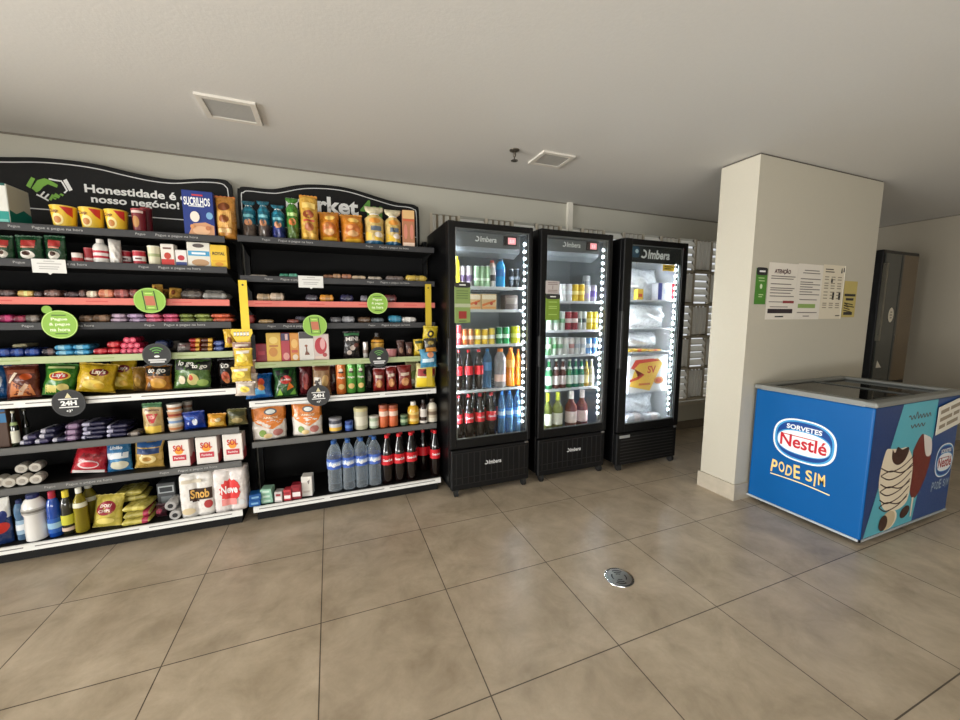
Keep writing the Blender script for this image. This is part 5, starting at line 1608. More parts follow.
G('carton', s, 156, 176, 483, 'filter_box', 'box', 'dark grey box with a pale frame behind the paper rolls', c=(70, 72, 74), d=0.10, dy=0.12, deco=[('r', (170, 176, 178), 0, 0.78, 0.85, 0.12), ('r', (44, 48, 52), 0, 0.78, 0.7, 0.08), ('r', (120, 126, 128), 0, 0.35, 0.6, 0.2)])
G('bar', s, 150, 172, 512, 'charcoal_bag', 'bag', 'black shiny bag lying before the grey box', c=(44, 40, 42), d=0.16, dy=0.01, stripe=(0.2, 0.5, (170, 60, 70)), rz=0.3)
for j, (a, b, tp, dz) in enumerate([(160.5, 168.5, 510, 0.0), (166, 174.5, 500, 0.066), (171.5, 178, 506, 0.0)]):
    G('roll', s, a, b, tp, 'foil_roll', 'roll', ['silver black roll end, lowest beside the charcoal bag', 'silver black roll end resting on the two others', 'silver black roll end against the paper towels'][j], grp='silver black rolls', c=(176, 174, 172), core=(40, 38, 38), d=0.11, dz=dz, hh=0.062, rz=0.0, dy=0.01)
G('rollpack', s, 179, 213, 474, 'paper_towel_pack', 'paper towels', 'white paper towel pack with black and gold print on the bottom shelf', nx=2, nz=1, c=(236, 232, 226), d=0.13, dy=0.01, deco=[('r', (56, 34, 22), 0.28, 0.54, 0.68, 0.14), ('r', (56, 34, 22), -0.05, 0.42, 0.2, 0.06), ('t', (226, 176, 90), 'Snob', 0.24, 0.56, 0.56, 0.06), ('e', (180, 60, 60), 0.70, 0.28, 0.26, 0.10), ('e', (214, 196, 160), -0.5, 0.16, 0.4, 0.08), ('r', (206, 196, 176), -0.2, 0.88, 0.6, 0.04)])
G('rollpack', s, 212, 246, 471, 'toilet_paper_pack', 'toilet paper', 'pack of toilet rolls with a red splash at the bottom shelf end', nx=2, nz=2, c=(236, 228, 224), d=0.15, dy=0.01, deco=[('p', (224, 62, 62), [(0.66 * (1.0 if k % 2 else 0.82) * cos(2 * pi * k / 28) + 0.02, 0.52 + 0.30 * (1.0 if k % 2 else 0.82) * sin(2 * pi * k / 28)) for k in range(28)]), ('t', (250, 246, 244), 'Neve', 0.0, 0.55, 0.50, 0.055), ('r', (240, 150, 146), -0.05, 0.24, 0.45, 0.08), ('e', (226, 230, 232), 0.7, 0.2, 0.18, 0.07)])

# ------------------------------------------------------------------ goods on the shelving beside the fridges
s = R[0]
for j, (a, b, tp) in enumerate([(242, 256, 200), (255, 270, 200), (270, 285, 204)]):
    G('pouch', s, a, b, tp, 'bread_loaf', 'bread', 'blue bag of bread, %s from the board edge on the fridge-side top shelf' % ORD[j], grp='blue bread bags', c=(28, 112, 136), d=0.12, gusset=True, tie=0.86, bulge=3, bands=[(0.0, 0.38, (96, 84, 76) if j < 2 else (44, 56, 130))], deco=[('e', (214, 150, 110), 0, 0.40, 0.55, 0.09), ('r', (130, 196, 206), 0, 0.58, 0.7, 0.04), ('r', (40, 134, 160), 0, 0.74, 0.6, 0.03)])
G('pouch', s, 284, 299, 197, 'bread_loaf', 'bread', 'green bag of bread beside the blue bread bags', c=(70, 136, 50), d=0.12, gusset=True, tie=0.86, bulge=3, bands=[(0.0, 0.3, (90, 120, 56))], deco=[('e', (206, 120, 60), 0, 0.42, 0.55, 0.09), ('r', (190, 220, 150), 0, 0.60, 0.7, 0.04)])
G('pouch', s, 297, 318, 195, 'bread_loaf', 'bread', 'tall yellow bag of sliced bread covering the first header letter', c=(222, 172, 70), d=0.11, gusset=True, bulge=4, seal=(226, 150, 50), dy=0.02, deco=[('e', (150, 70, 36), -0.05, 0.58, 0.62, 0.09), ('r', (240, 208, 120), 0, 0.78, 0.7, 0.06), ('e', (170, 96, 50), 0, 0.30, 0.5, 0.09), ('r', (190, 70, 50), 0, 0.44, 0.6, 0.02), ('r', (236, 190, 90), 0, 0.12, 0.7, 0.04)])
for j, (a, b, tp) in enumerate([(317, 340, 212), (341.5, 364, 215)]):
    G('pouch', s, a, b, tp, 'bun_bag', 'bread', ['orange bag of buns beside the tall yellow bread', 'orange bag of buns with a bun picture, nearer the blue-footed bags'][j], grp='orange bun bags', c=(226, 142, 40), d=0.14, bulge=3, waist=-0.04, seal=(236, 160, 60), deco=[('e', (196, 110, 50), 0.05, 0.44, 0.70, 0.22), ('e', (226, 176, 120), 0.0, 0.34, 0.5, 0.10), ('e', (250, 206, 110), 0.1, 0.80, 0.5, 0.08), ('r', (246, 190, 60), 0, 0.12, 0.7, 0.05), ('e', (220, 150, 90), -0.2, 0.55, 0.22, 0.07)])
for j, (a, b, tp) in enumerate([(364, 385, 206), (384, 402, 209)]):
    G('pouch', s, a, b - 1, tp, 'bread_loaf', 'bread', ['yellow and white bread bag with blue foot beside the bun bags', 'yellow and white bread bag with blue foot beside the brown pack'][j], grp='blue-footed bread bags', c=(226, 196, 120), d=0.11, gusset=True, tie=0.80, bands=[(0.0, 0.13, (20, 96, 136)), (0.8, 1.0, (226, 216, 180))], deco=[('r', (96, 110, 128), 0.1, 0.44, 0.55, 0.06), ('e', (222, 150, 60), 0, 0.64, 0.6, 0.07), ('p', (232, 190, 60), [(-0.9, 0.14), (0.9, 0.14), (-0.9, 0.36)]), ('e', (236, 226, 214), 0.35, 0.28, 0.45, 0.07)])
G('carton', s, 399, 415, 210, 'biscuit_pack', 'biscuits', 'tall brown and beige biscuit pack at the header end', c=(176, 120, 84), d=0.06, rz=-0.1, deco=[('r', (216, 176, 120), 0, 0.88, 0.94, 0.11), ('r', (196, 96, 60), 0, 0.73, 0.94, 0.03), ('e', (206, 130, 110), -0.5, 0.42, 0.3, 0.2), ('e', (206, 130, 110), 0.5, 0.42, 0.3, 0.2), ('r', (226, 200, 180), 0, 0.07, 0.94, 0.06)])

s = R[1]
for a, b, tp, c, lab in [(250, 267, 274, (196, 186, 176), 'pale flat packet on the second fridge-side shelf by the blue breads'), (279, 288, 272, (60, 150, 120), 'small green packet on the second fridge-side shelf, first of two'), (289, 298, 272, (96, 176, 148), 'small green packet on the second fridge-side shelf, beside the white card'), (323, 333, 273, (150, 100, 66), 'tan packet beside the white card on the second fridge-side shelf'), (333, 341, 272, (196, 150, 110), 'beige packet next to the tan one'), (342, 352, 272, (176, 116, 84), 'reddish beige packet on the second fridge-side shelf'), (351, 366, 274, (206, 182, 150), 'long beige packet on the second fridge-side shelf'), (368, 382, 275, (190, 178, 160), 'flat grey beige packet by the long beige one'), (386, 404, 274, (110, 96, 90), 'grey brown packet beside the yellow bar'), (406, 427, 273, (214, 182, 80), 'long yellow bar at the end of the second fridge-side shelf')]:
    G('bar', s, a, b, tp, 'chocolate_bar', 'chocolate bar', lab, grp='bars on the second fridge-side shelf', c=c, d=0.10, stripe=(-0.2, 0.3, tuple(int(x * 0.8) for x in c)), seal=c)
s = R[2]
for a, b, tp, c, lab in [(256, 270, 291, (196, 168, 130), 'beige bar on the fridge-side pink shelf, lower of two beside the yellow strip'), (270, 284, 290, (206, 184, 160), 'pale bar with dark end on the fridge-side pink shelf'), (306, 318, 292, (66, 60, 70), 'dark bar near the orange one on the fridge-side pink shelf'), (320, 334, 292, (222, 150, 50), 'orange bar on the fridge-side pink shelf'), (340, 353, 292, (40, 40, 78), 'dark blue bar on the fridge-side pink shelf'), (361, 368, 293, (120, 116, 128), 'small grey bar beside the round green sign'), (385, 397, 292, (110, 44, 46), 'dark red bar past the round green sign')]:
    G('bar', s, a, b, tp, 'chocolate_bar', 'chocolate bar', lab, grp='bars on the fridge-side pink shelf', c=c, d=0.10, stripe=(-0.1, 0.5, tuple(int(x * 0.75) for x in c)), seal=c)
G('bar', s, 258, 283, 288, 'chocolate_bar', 'chocolate bar', 'brown bar lying across the two beige bars', c=(92, 66, 52), d=0.08, dz=0.036, hh=0.02, dy=0.06, stripe=(0.1, 0.8, (196, 180, 160)))
s = R[3]
for a, b, tp, c, lab in [(245, 254, 312, (150, 58, 54), 'dull red packet by the yellow strip on the fourth fridge-side shelf'), (258, 273, 318, (150, 122, 80), 'tan packet on the fourth fridge-side shelf'), (287, 299, 318, (120, 62, 50), 'maroon packet on the fourth fridge-side shelf'), (295, 306, 314, (104, 100, 112), 'grey packet leaning beside the green phone sign'), (330, 341, 315, (92, 92, 96), 'grey packet just past the green phone sign'), (342, 355, 314, (128, 128, 132), 'silver packet on the fourth fridge-side shelf'), (358, 371, 315, (88, 66, 48), 'brown packet on the fourth fridge-side shelf'), (371, 384, 316, (84, 92, 96), 'slate packet beside the blue one'), (389, 402, 313, (50, 126, 156), 'blue packet on the fourth fridge-side shelf'), (402, 416, 315, (206, 202, 196), 'white packet at the end of the fourth fridge-side shelf')]:
    G('bar', s, a, b, tp, 'chocolate_bar', 'chocolate bar', lab, grp='packets on the fourth fridge-side shelf', c=c, d=0.10, stripe=(-0.5, 0.1, tuple(min(255, int(x * 1.2) + 8) for x in c)))

s = R[4]
G('carton', s, 256, 267, 344, 'biscuit_box', 'box', 'short maroon box on the green-edged fridge-side shelf', c=(126, 24, 44), d=0.06, deco=[('r', (160, 50, 66), 0, 0.5, 0.6, 0.1)])
G('carton', s, 266, 281, 333, 'biscuit_box', 'box', 'golden yellow box beside the short maroon box', c=(222, 180, 66), d=0.05, dy=0.02, deco=[('e', (236, 206, 110), 0, 0.75, 0.6, 0.12), ('e', (196, 130, 40), -0.1, 0.34, 0.6, 0.16), ('r', (180, 110, 40), 0, 0.55, 0.6, 0.03)])
G('carton', s, 281, 290, 333, 'biscuit_box', 'box', 'narrow crimson box with a purple top', c=(176, 34, 56), d=0.05, dy=0.02, deco=[('r', (60, 40, 84), 0, 0.86, 0.94, 0.13), ('e', (220, 150, 140), 0.1, 0.18, 0.7, 0.13), ('r', (230, 190, 190), 0.3, 0.86, 0.3, 0.1)])
G('carton', s, 290, 299, 333, 'biscuit_box', 'box', 'narrow amber box beside the crimson one', c=(226, 152, 56), d=0.05, dy=0.02, deco=[('e', (244, 196, 110), 0, 0.62, 0.7, 0.16), ('e', (236, 216, 190), 0.1, 0.14, 0.6, 0.1), ('r', (206, 90, 50), 0, 0.35, 0.7, 0.05)])
G('carton', s, 299, 314, 332, 'sweet_box', 'box', 'white box with a brown figure below the green phone sign', c=(236, 232, 226), d=0.05, dy=0.02, deco=[('r', (60, 54, 56), 0, 0.88, 0.94, 0.11), ('p', (120, 66, 40), [(-0.3, 0.2), (0.4, 0.2), (0.3, 0.27), (0.1, 0.32), (0.05, 0.5), (-0.1, 0.5), (-0.1, 0.34)]), ('e', (150, 90, 60), -0.05, 0.52, 0.2, 0.04)])
G('carton', s, 314, 329, 334, 'sweet_box', 'box', 'red and white box with a heart shape beside the white box', c=(226, 206, 200), d=0.05, dy=0.02, deco=[('e', (190, 30, 46), -0.1, 0.55, 0.8, 0.32), ('e', (230, 170, 170), 0.15, 0.62, 0.35, 0.22), ('r', (236, 214, 200), 0, 0.08, 0.9, 0.07), ('e', (180, 60, 60), 0.4, 0.2, 0.3, 0.08)])
snack(343, 360, 332, 'black and white candy bag standing alone on the green-edged shelf', (40, 34, 34), [('r', (70, 130, 84), 0, 0.93, 0.9, 0.06), ('t', (226, 220, 214), 'MINI', 0, 0.74, 0.75, 0.03), ('e', (206, 190, 180), 0.1, 0.40, 0.35, 0.10), ('e', (206, 190, 180), -0.3, 0.22, 0.3, 0.09), ('e', (110, 60, 50), 0.5, 0.5, 0.3, 0.08)], sh=s, d=0.05, dy=0.05)
G('can', s, 363, 368, 342, 'candy_tube', 'tube', 'thin white candy tube beside the black and white bag', c=(206, 202, 196), taper=1.0, bands=[(0.3, 0.5, (120, 100, 90))])
G('bottle', s, 371, 384, 333, 'syrup_bottle', 'bottle', 'dark bottle with a yellow picture behind the wireless sign', prof='sauce', c=(70, 50, 30), cap=(40, 36, 34), label=(226, 160, 50), lz=(0.25, 0.72), lbl2=(240, 190, 90), dy=0.06)
G('tub', s, 386, 397, 349, 'candy_tub', 'tub', 'low pink and white tub on the green-edged shelf', c=(206, 130, 130), lid=(226, 180, 178), taper=0.9)
for j, (a, b, tp) in enumerate([(397, 405, 341), (405, 413, 343)]):
    snack(a, b, tp, ['small brown candy bag beside the pink tub', 'small brown candy bag beside the smiling yellow bag'][j], (80, 50, 44), [('e', (170, 130, 110), 0, 0.4, 0.5, 0.2)], sh=s, d=0.04, grp='small brown candy bags')
snack(412, 424, 340, 'small yellow candy bag with a round face at the shelf end', (226, 190, 50), [('e', (240, 210, 90), 0, 0.4, 0.6, 0.25), ('e', (60, 40, 30), 0, 0.36, 0.3, 0.05), ('r', (70, 80, 50), 0, 0.86, 0.7, 0.08)], sh=s, d=0.04)

s = R[5]
snack(244, 272, 376, 'blue snack bag lying at the start of the fridge-side snack shelf', (26, 96, 166), [('e', (210, 80, 50), 0.2, 0.62, 0.35, 0.18), ('r', (80, 160, 210), -0.2, 0.25, 0.7, 0.12), ('e', (236, 160, 60), 0.3, 0.4, 0.25, 0.12)], sh=s, lean=-0.3)
snack(266, 297, 368, 'green, red and black chip bag beside the blue bag', (44, 92, 44), [('p', (26, 26, 26), [(-0.8, 0.9), (0.8, 0.9), (0.5, 0.6), (-0.6, 0.55)]), ('e', (190, 40, 36), 0.0, 0.55, 0.5, 0.14), ('t', (240, 230, 220), 'Doritos', 0.0, 0.56, 0.42), ('p', (236, 130, 50), [(0.1, 0.2), (0.7, 0.3), (0.3, 0.48)]), ('p', (150, 200, 80), [(-0.8, 0.06), (-0.3, 0.06), (-0.5, 0.3)]), ('p', (120, 180, 70), [(0.3, 0.06), (0.85, 0.06), (0.8, 0.26)])], sh=s, lean=-0.2)
snack(282, 296, 362, 'dark green chip bag behind the green and red one', (52, 84, 44), [('r', (110, 140, 70), 0, 0.6, 0.6, 0.1)], sh=s, dy=0.14)
snack(296, 312, 366, 'maroon snack bag on the fridge-side snack shelf', (84, 22, 26), [('e', (130, 40, 40), 0, 0.55, 0.5, 0.2), ('e', (150, 70, 60), 0, 0.3, 0.4, 0.1)], sh=s, dy=0.07)
snack(311, 331, 364, 'brown and white snack bag above the black time sign', (170, 134, 96), [('p', (226, 220, 210), [(-0.95, 0.1), (0.1, 0.1), (-0.2, 0.62), (-0.9, 0.62)]), ('e', (70, 60, 56), -0.5, 0.45, 0.32, 0.12), ('e', (214, 180, 120), 0.35, 0.5, 0.4, 0.2), ('r', (120, 60, 40), 0, 0.90, 0.8, 0.06)], sh=s)
snack(328, 337, 366, 'narrow dark brown bag beside the orange tube', (70, 34, 30), [('r', (150, 140, 130), 0.2, 0.55, 0.3, 0.15)], sh=s, dy=0.08)
for j, (a, b, c, lab) in enumerate([(336, 346, (222, 120, 56), 'orange potato crisp tube'), (346, 356, (96, 178, 74), 'green potato crisp tube beside the orange one'), (356, 365, (84, 150, 66), 'green potato crisp tube beside the small dark bag')]):
    G('can', s, a, b, 363.5, 'crisp_tube', 'crisp tube', lab + ' on the snack shelf', grp='crisp tubes', c=c, top=(226, 220, 206), taper=0.99, lidh=0.03, deco=[('e', (240, 228, 210), 0.0, 0.80, 0.28, 0.06), ('p', (60, 36, 26), [(-0.5, 0.74), (0.0, 0.76), (0.5, 0.74), (0.3, 0.70), (-0.3, 0.70)]), ('t', (250, 244, 230), 'Pringles', 0.0, 0.55, 0.5, 0.02), ('e', (232, 196, 120), 0.0, 0.26, 0.45, 0.09)], dy=0.025 + 0.012 * j)
snack(365, 373, 366, 'small dark bag between green tube and red nut bags', (44, 40, 38), [('r', (120, 110, 100), 0, 0.5, 0.5, 0.1)], sh=s, dy=0.10)
for j, (a, b, tp) in enumerate([(373, 385, 369), (384, 397, 367), (397, 412, 366)]):
    snack(a, b, tp, 'red nut bag on the snack shelf, %s from the crisp tubes' % ORD[j], (128, 32, 28), [('e', (190, 130, 80), 0, 0.34, 0.55, 0.18), ('r', (200, 180, 160), 0, 0.66, 0.6, 0.06), ('e', (214, 160, 110), 0.1, 0.30, 0.3, 0.1)], sh=s, d=0.06, grp='red nut bags')
snack(405, 418, 363, 'white and yellow bag leaning behind the hanging bags', (216, 206, 150), [('p', (120, 140, 60), [(-0.5, 0.2), (0.3, 0.3), (0.6, 0.7), (-0.1, 0.6)]), ('e', (240, 236, 220), 0.1, 0.2, 0.4, 0.1)], sh=s, lean=-0.15, rz=-0.2)
snack(415, 436, 365, 'yellow-footed snack bag in front of the hanging strip', (226, 214, 150), [('r', (150, 34, 34), 0, 0.66, 0.85, 0.15), ('e', (60, 26, 26), -0.1, 0.68, 0.3, 0.09), ('r', (236, 206, 50), 0, 0.24, 0.9, 0.2)], sh=s, dy=0.0)

s = R[6]
for j, (a, b, tp) in enumerate([(252, 286, 404), (292, 322, 402)]):
    G('pouch', s, a, b, tp, 'rice_pouch', 'pouch', ['orange and white stand-up pouch farther from the jars', 'orange and white stand-up pouch nearer the jars'][j], grp='orange and white pouches', c=(232, 224, 214), d=0.08, gusset=True, seal=(226, 140, 60), bands=[(0.55, 0.96, (226, 130, 44))], deco=[('p', (226, 130, 44), [(-0.92, 0.58), (0.92, 0.58), (0.75, 0.44), (0.2, 0.30), (-0.3, 0.38), (-0.8, 0.50)]), ('e', (90, 96, 100), 0.1, 0.80, 0.38, 0.09), ('e', (236, 240, 236), 0.1, 0.80, 0.28, 0.06), ('e', (120, 150, 60), -0.4, 0.2, 0.22, 0.10), ('e', (190, 120, 110), 0.5, 0.2, 0.3, 0.10), ('e', (240, 210, 150), -0.1, 0.12, 0.25, 0.07), ('t', (246, 230, 200), 'ARROZ', 0.1, 0.64, 0.45, 0.014)], rz=0.05 - 0.15 * j)
def jar(a, b, tp, lab, c, lid, bands=(), **o):
    return G('tub', R[6], a, b, tp, 'jar', 'jar', lab, c=c, lid=lid, taper=1.0, lidh=0.16, bands=bands, **o)


jar(329, 342, 418, 'glass jar with yellow label beside the pouch', (70, 72, 84), (150, 150, 156), [(0.12, 0.36, (226, 180, 70)), (0.36, 0.6, (196, 196, 200))])
jar(345, 353, 421, 'small blue tin beside the glass jar', (28, 58, 130), (60, 80, 140), [(0.3, 0.6, (80, 120, 190))])
jar(354, 368, 408, 'tall pale jar of palm hearts on the jar shelf', (190, 186, 160), (200, 190, 140), [(0.2, 0.62, (214, 210, 190))])
jar(369, 379, 416, 'small pale green jar beside the tall pale jar', (160, 176, 148), (196, 196, 186), [(0.2, 0.6, (206, 212, 196))])
for j, (a, b) in enumerate([(379, 388), (388, 398)]):
    jar(a, b, 405, ['orange sauce jar beside the pale green jar', 'orange sauce jar beside the small green tin'][j], (206, 104, 60), (150, 80, 56), [(0.5, 0.72, (232, 200, 180))], grp='orange sauce jars')
jar(400, 408, 415, 'small dark green tin on the jar shelf', (60, 92, 60), (110, 130, 100), [(0.3, 0.6, (160, 180, 140))])
G('bottle', s, 407, 419, 402, 'mustard_bottle', 'bottle', 'yellow mustard bottle with white cap', prof='sauce', c=(222, 172, 52), cap=(226, 222, 210), label=(236, 206, 120), lz=(0.15, 0.55), lbl2=(206, 150, 60))
G('bottle', s, 418, 427, 400, 'sauce_bottle', 'bottle', 'dark sauce bottle with white label between mustard and white bottle', prof='sauce', c=(46, 26, 22), cap=(40, 32, 30), label=(214, 206, 196), lz=(0.28, 0.62), band=(0.02, 0.12, (226, 220, 210)))
G('bottle', s, 427, 437, 399, 'mayonnaise_bottle', 'bottle', 'white mayonnaise bottle at the jar shelf end', prof='sauce', c=(226, 218, 198), cap=(60, 50, 40), label=(200, 186, 160), lz=(0.2, 0.6), lbl2=(120, 100, 80))

s = R[7]
for lv in range(2):
    G('carton', s, 249, 261, 508, 'soap_box', 'box', 'blue packet box, %s of two by the shelving gap' % ('lower', 'upper')[lv], c=(28, 88, 156), d=0.08, dz=0.042 * lv, hh=0.042, dy=0.012, rz=0.10 * lv, grp='blue boxes', deco=[('r', (130, 180, 220), 0, 0.5, 0.6, 0.15)])
for lv in range(3):
    G('carton', s, 259, 273, 500, 'soap_box', 'box', 'mint green soap box, %s of three' % ('bottom', 'middle', 'top')[lv], c=(150, 196, 172), d=0.08, dz=0.034 * lv, hh=0.034, rz=-0.08 * lv, grp='mint green boxes', deco=[('r', (206, 230, 214), 0, 0.5, 0.6, 0.2)])
for j, (a, b, tp, c) in enumerate([(275, 283, 492, (206, 200, 196)), (284, 292, 490, (196, 60, 70)), (290, 302, 485, (130, 26, 40))]):
    G('carton', s, a, b, tp, 'small_box', 'box', ['small white box near the mint green boxes', 'small red and white box on the bottom fridge-side shelf', 'dark red box beside the taller white one'][j], c=c, d=0.06, dy=0.02, rz=-0.15, deco=[('r', (236, 226, 224), 0, 0.35, 0.8, 0.15), ('r', (150, 40, 50), 0, 0.7, 0.6, 0.1)])
G('carton', s, 298, 313, 477, 'small_box', 'box', 'white box with grey marks beside the dark red box', c=(230, 226, 218), d=0.08, dy=0.04, rz=-0.12, deco=[('p', (120, 112, 108), [(0.1, 0.75), (0.6, 0.85), (0.4, 0.6)]), ('r', (200, 190, 180), -0.1, 0.25, 0.6, 0.05)])
WAT = dict(prof='water', c=(226, 234, 240), see=0.12, cap=(36, 84, 150), label=(70, 104, 190), lz=(0.46, 0.66), lbl2=(170, 190, 226))
for j, (a, b, tp) in enumerate([(327, 342, 441), (342, 355, 439), (355, 368, 437), (368, 381, 435)]):
    G('bottle', s, a, b, tp, 'water_bottle', 'water bottle', 'water bottle with blue label in the front row, %s from the empty end' % ORD[j], grp='front row of water bottles', txt='Água', **WAT)
for j, (a, b, tp) in enumerate([(333, 344, 439), (345, 356, 437.5), (357, 368, 436), (369, 379, 434)]):
    G('bottle', s, a - 3, b - 3, tp, 'water_bottle', 'water bottle', 'water bottle in the second row, %s from the empty end' % ORD[j], dy=0.16, grp='second row of water bottles', **WAT)
COK = dict(prof='soda', c=(15, 5, 4), cap=(206, 30, 40), label=(206, 26, 38), lz=(0.40, 0.60), txt='Coca-Cola')
for j, (a, b, tp) in enumerate([(380, 393, 434.5), (393, 405, 432.5), (405, 417, 431.5), (430, 440, 431)]):
    G('bottle', s, a, b, tp, 'soda_bottle', 'soda bottle', 'cola bottle with red label in the front row, %s from the water bottles' % ORD[j], grp='front row of cola bottles', dy=0.03, **COK)
for j, (a, b, tp) in enumerate([(384, 394, 433), (396, 406, 432), (408, 418, 431), (418, 428, 430), (428, 437, 430)]):
    G('bottle', s, a, b, tp, 'soda_bottle', 'soda bottle', 'cola bottle in the second row, %s from the water bottles' % ORD[j], grp='second row of cola bottles', dy=0.15, **{**COK, 'txt': None})

# ------------------------------------------------------------------ drinks in the first fridge
CANTOP = (206, 208, 210)


def fcan(sh, a, b, tp, c, lab, grp, bands=(), dy=0.0, deco=(), name='drink_can', cat='drink can'):
    return G('can', sh, a, b, tp, name, cat, lab, dy=dy, grp=grp, c=c, top=CANTOP, bands=bands, deco=deco)


s = f1z_[0]
G('bottle', s, 453, 460, 254, 'juice_bottle', 'juice bottle', 'yellow juice bottle behind the green tag in the first fridge', dy=0.0, prof='juice', c=(240, 214, 40), cap=(250, 226, 60))
for j, (a, b) in enumerate([(459.5, 465.5), (466, 472)]):
    fcan(s, a, b, 266, (222, 214, 224), 'white and violet can on the top fridge shelf, %s from the yellow bottle' % ORD[j], 'white and violet cans', [(0.25, 0.55, (120, 96, 140))], dy=0.02)
for j, (a, b) in enumerate([(474, 479.3), (479.5, 484.7), (485, 490)]):
    fcan(s, a, b, 266, (176, 214, 176), 'pale green can on the top fridge shelf, %s from the violet cans' % ORD[j], 'pale green cans', [(0.3, 0.42, (226, 240, 226))])
fcan(s, 490.3, 495.5, 267, (206, 206, 204), 'white and black can beside the blue sports drink', None, [(0.3, 0.6, (60, 60, 62))])
G('bottle', s, 488, 496, 258, 'soda_bottle', 'soda bottle', 'bottle with coral red cap behind the small cans', dy=0.10, prof='juice', c=(210, 190, 180), cap=(232, 110, 96), label=(226, 120, 110), lz=(0.5, 0.75))
G('bottle', s, 496, 505, 258, 'sports_drink_bottle', 'sports drink', 'bright blue sports drink bottle on the top fridge shelf', dy=0.0, prof='juice', c=(40, 160, 226), cap=(60, 84, 110), label=(30, 120, 200), lz=(0.38, 0.62))
for j, (a, b) in enumerate([(509, 513.5), (514, 519.5)]):
    fcan(s, a, b, 269, (56, 62, 70), 'slim dark can on the top fridge shelf, %s from the blue bottle' % ORD[j], 'slim dark cans', [(0.45, 0.6, (140, 150, 160))], dy=0.05)
s = f1z_[1]
for j, (a, b) in enumerate([(466, 481), (481.5, 496.5)]):
    G('carton', s, a, b, 294, 'sandwich_pack', 'sandwich pack', ['wrapped sandwich pack partly behind the green tag', 'wrapped sandwich pack beside the dark tray'][j], dy=0.0, grp='sandwich packs', c=(222, 190, 140), d=0.09, deco=[('r', (236, 222, 196), 0, 0.80, 0.9, 0.14), ('p', (214, 120, 60), [(-0.9, 0.2), (0.8, 0.5), (0.9, 0.64), (-0.9, 0.36)]), ('r', (226, 160, 96), 0, 0.14, 0.9, 0.06), ('e', (190, 70, 50), 0.3, 0.4, 0.2, 0.1)])
G('carton', s, 505, 518, 295, 'food_tray', 'food tray', 'dark brown food tray behind clear film in the first fridge', dy=0.03, c=(84, 74, 68), d=0.09, deco=[('r', (120, 110, 104), 0, 0.6, 0.8, 0.2)])
s = f1z_[2]
for lab, a, b, tp, c, bd in [('tall red can at the hinge side of the first fridge', 455, 461.5, 325, (216, 62, 70), (240, 160, 160)), ('orange can beside the tall red can', 462, 467.5, 329, (232, 130, 70), (240, 200, 170)), ('orange can beside the yellow cans', 468, 473.5, 329, (226, 150, 96), (246, 226, 210)),
                             ('yellow and white can beside the orange cans', 474.5, 480.5, 329, (240, 206, 60), (248, 244, 220)), ('yellow and white can between two yellow ones', 481.5, 487.5, 329, (238, 196, 56), (246, 236, 200)), ('yellow and silver can beside the dark green ones', 488.5, 494.5, 328, (226, 200, 84), (214, 216, 214)),
                             ('dark green can on the middle shelf of the first fridge', 496, 502, 327, (24, 120, 70), (190, 226, 200)), ('bright green can beside the dark green one', 502.8, 509, 327, (30, 160, 84), (220, 240, 226)), ('big lime yellow can on the middle shelf of the first fridge', 511, 519.5, 326, (222, 222, 40), (240, 240, 140))]:
    fcan(s, a, b, tp, c, lab, 'coloured cans on the middle shelf', [(0.35, 0.58, bd)])
s = f1z_[3]
for j, (a, b, tp) in enumerate([(455, 462.5, 346), (464, 473, 346), (474.5, 483, 346)]):
    G('bottle', s, a, b, tp, 'soda_bottle', 'soda bottle', 'cola bottle on the upper bottle shelf of the fridge, %s from the hinge side' % ORD[j], dy=0.0, grp='cola on the upper bottle shelf', prof='soda', c=(15, 5, 4), cap=(190, 28, 36), label=(214, 28, 40), lz=(0.38, 0.60))
G('bottle', s, 483, 491.5, 347, 'water_bottle', 'water bottle', 'blue tinted water bottle beside the colas', dy=0.03, prof='water', c=(150, 196, 232), see=0.4, cap=(60, 130, 200), label=(96, 160, 220), lz=(0.45, 0.66))
G('bottle', s, 494.5, 505.5, 347, 'water_bottle', 'water bottle', 'large clear bottle with orange foot beside the orange soda', dy=0.0, prof='juice', c=(220, 216, 214), see=0.4, cap=(226, 130, 60), label=(226, 190, 170), lz=(0.16, 0.34), fill=(206, 200, 206), fill_a=0.3)
for j, (a, b, tp) in enumerate([(506, 514.5, 348), (515, 522, 349)]):
    G('bottle', s, a, b, tp, 'soda_bottle', 'soda bottle', ['orange soda bottle beside the large clear bottle', 'orange soda bottle tucked against the light strip'][j], dy=0.02, grp='orange sodas', prof='juice', c=(240, 140, 26), cap=(236, 120, 40), label=(246, 180, 80) if j == 0 else (226, 130, 40), lz=(0.5, 0.7))
s = f1z_[4]
for j, (a, b) in enumerate([(455, 462.5), (464, 473.5), (475, 484.5), (486, 496)]):
    G('bottle', s, a, b, 391 + j * 0.5, 'soda_bottle', 'soda bottle', 'cola bottle in front on the fridge floor, %s from the hinge side' % ORD[j], dy=0.0, grp='cola on the fridge floor', prof='soda', c=(15, 5, 4), cap=(206, 40, 56), label=(214, 28, 40), lz=(0.40, 0.60), txt='Coca-Cola')
for j, (a, b) in enumerate([(459, 467), (469, 478), (480, 489), (490, 498)]):
    G('bottle', s, a, b, 389, 'soda_bottle', 'soda bottle', 'cola bottle in the back row on the fridge floor, %s from the hinge side' % ORD[j], dy=0.14, grp='back row of cola on the fridge floor', prof='soda', c=(15, 5, 4), cap=(214, 60, 70), label=(206, 40, 50), lz=(0.40, 0.60))
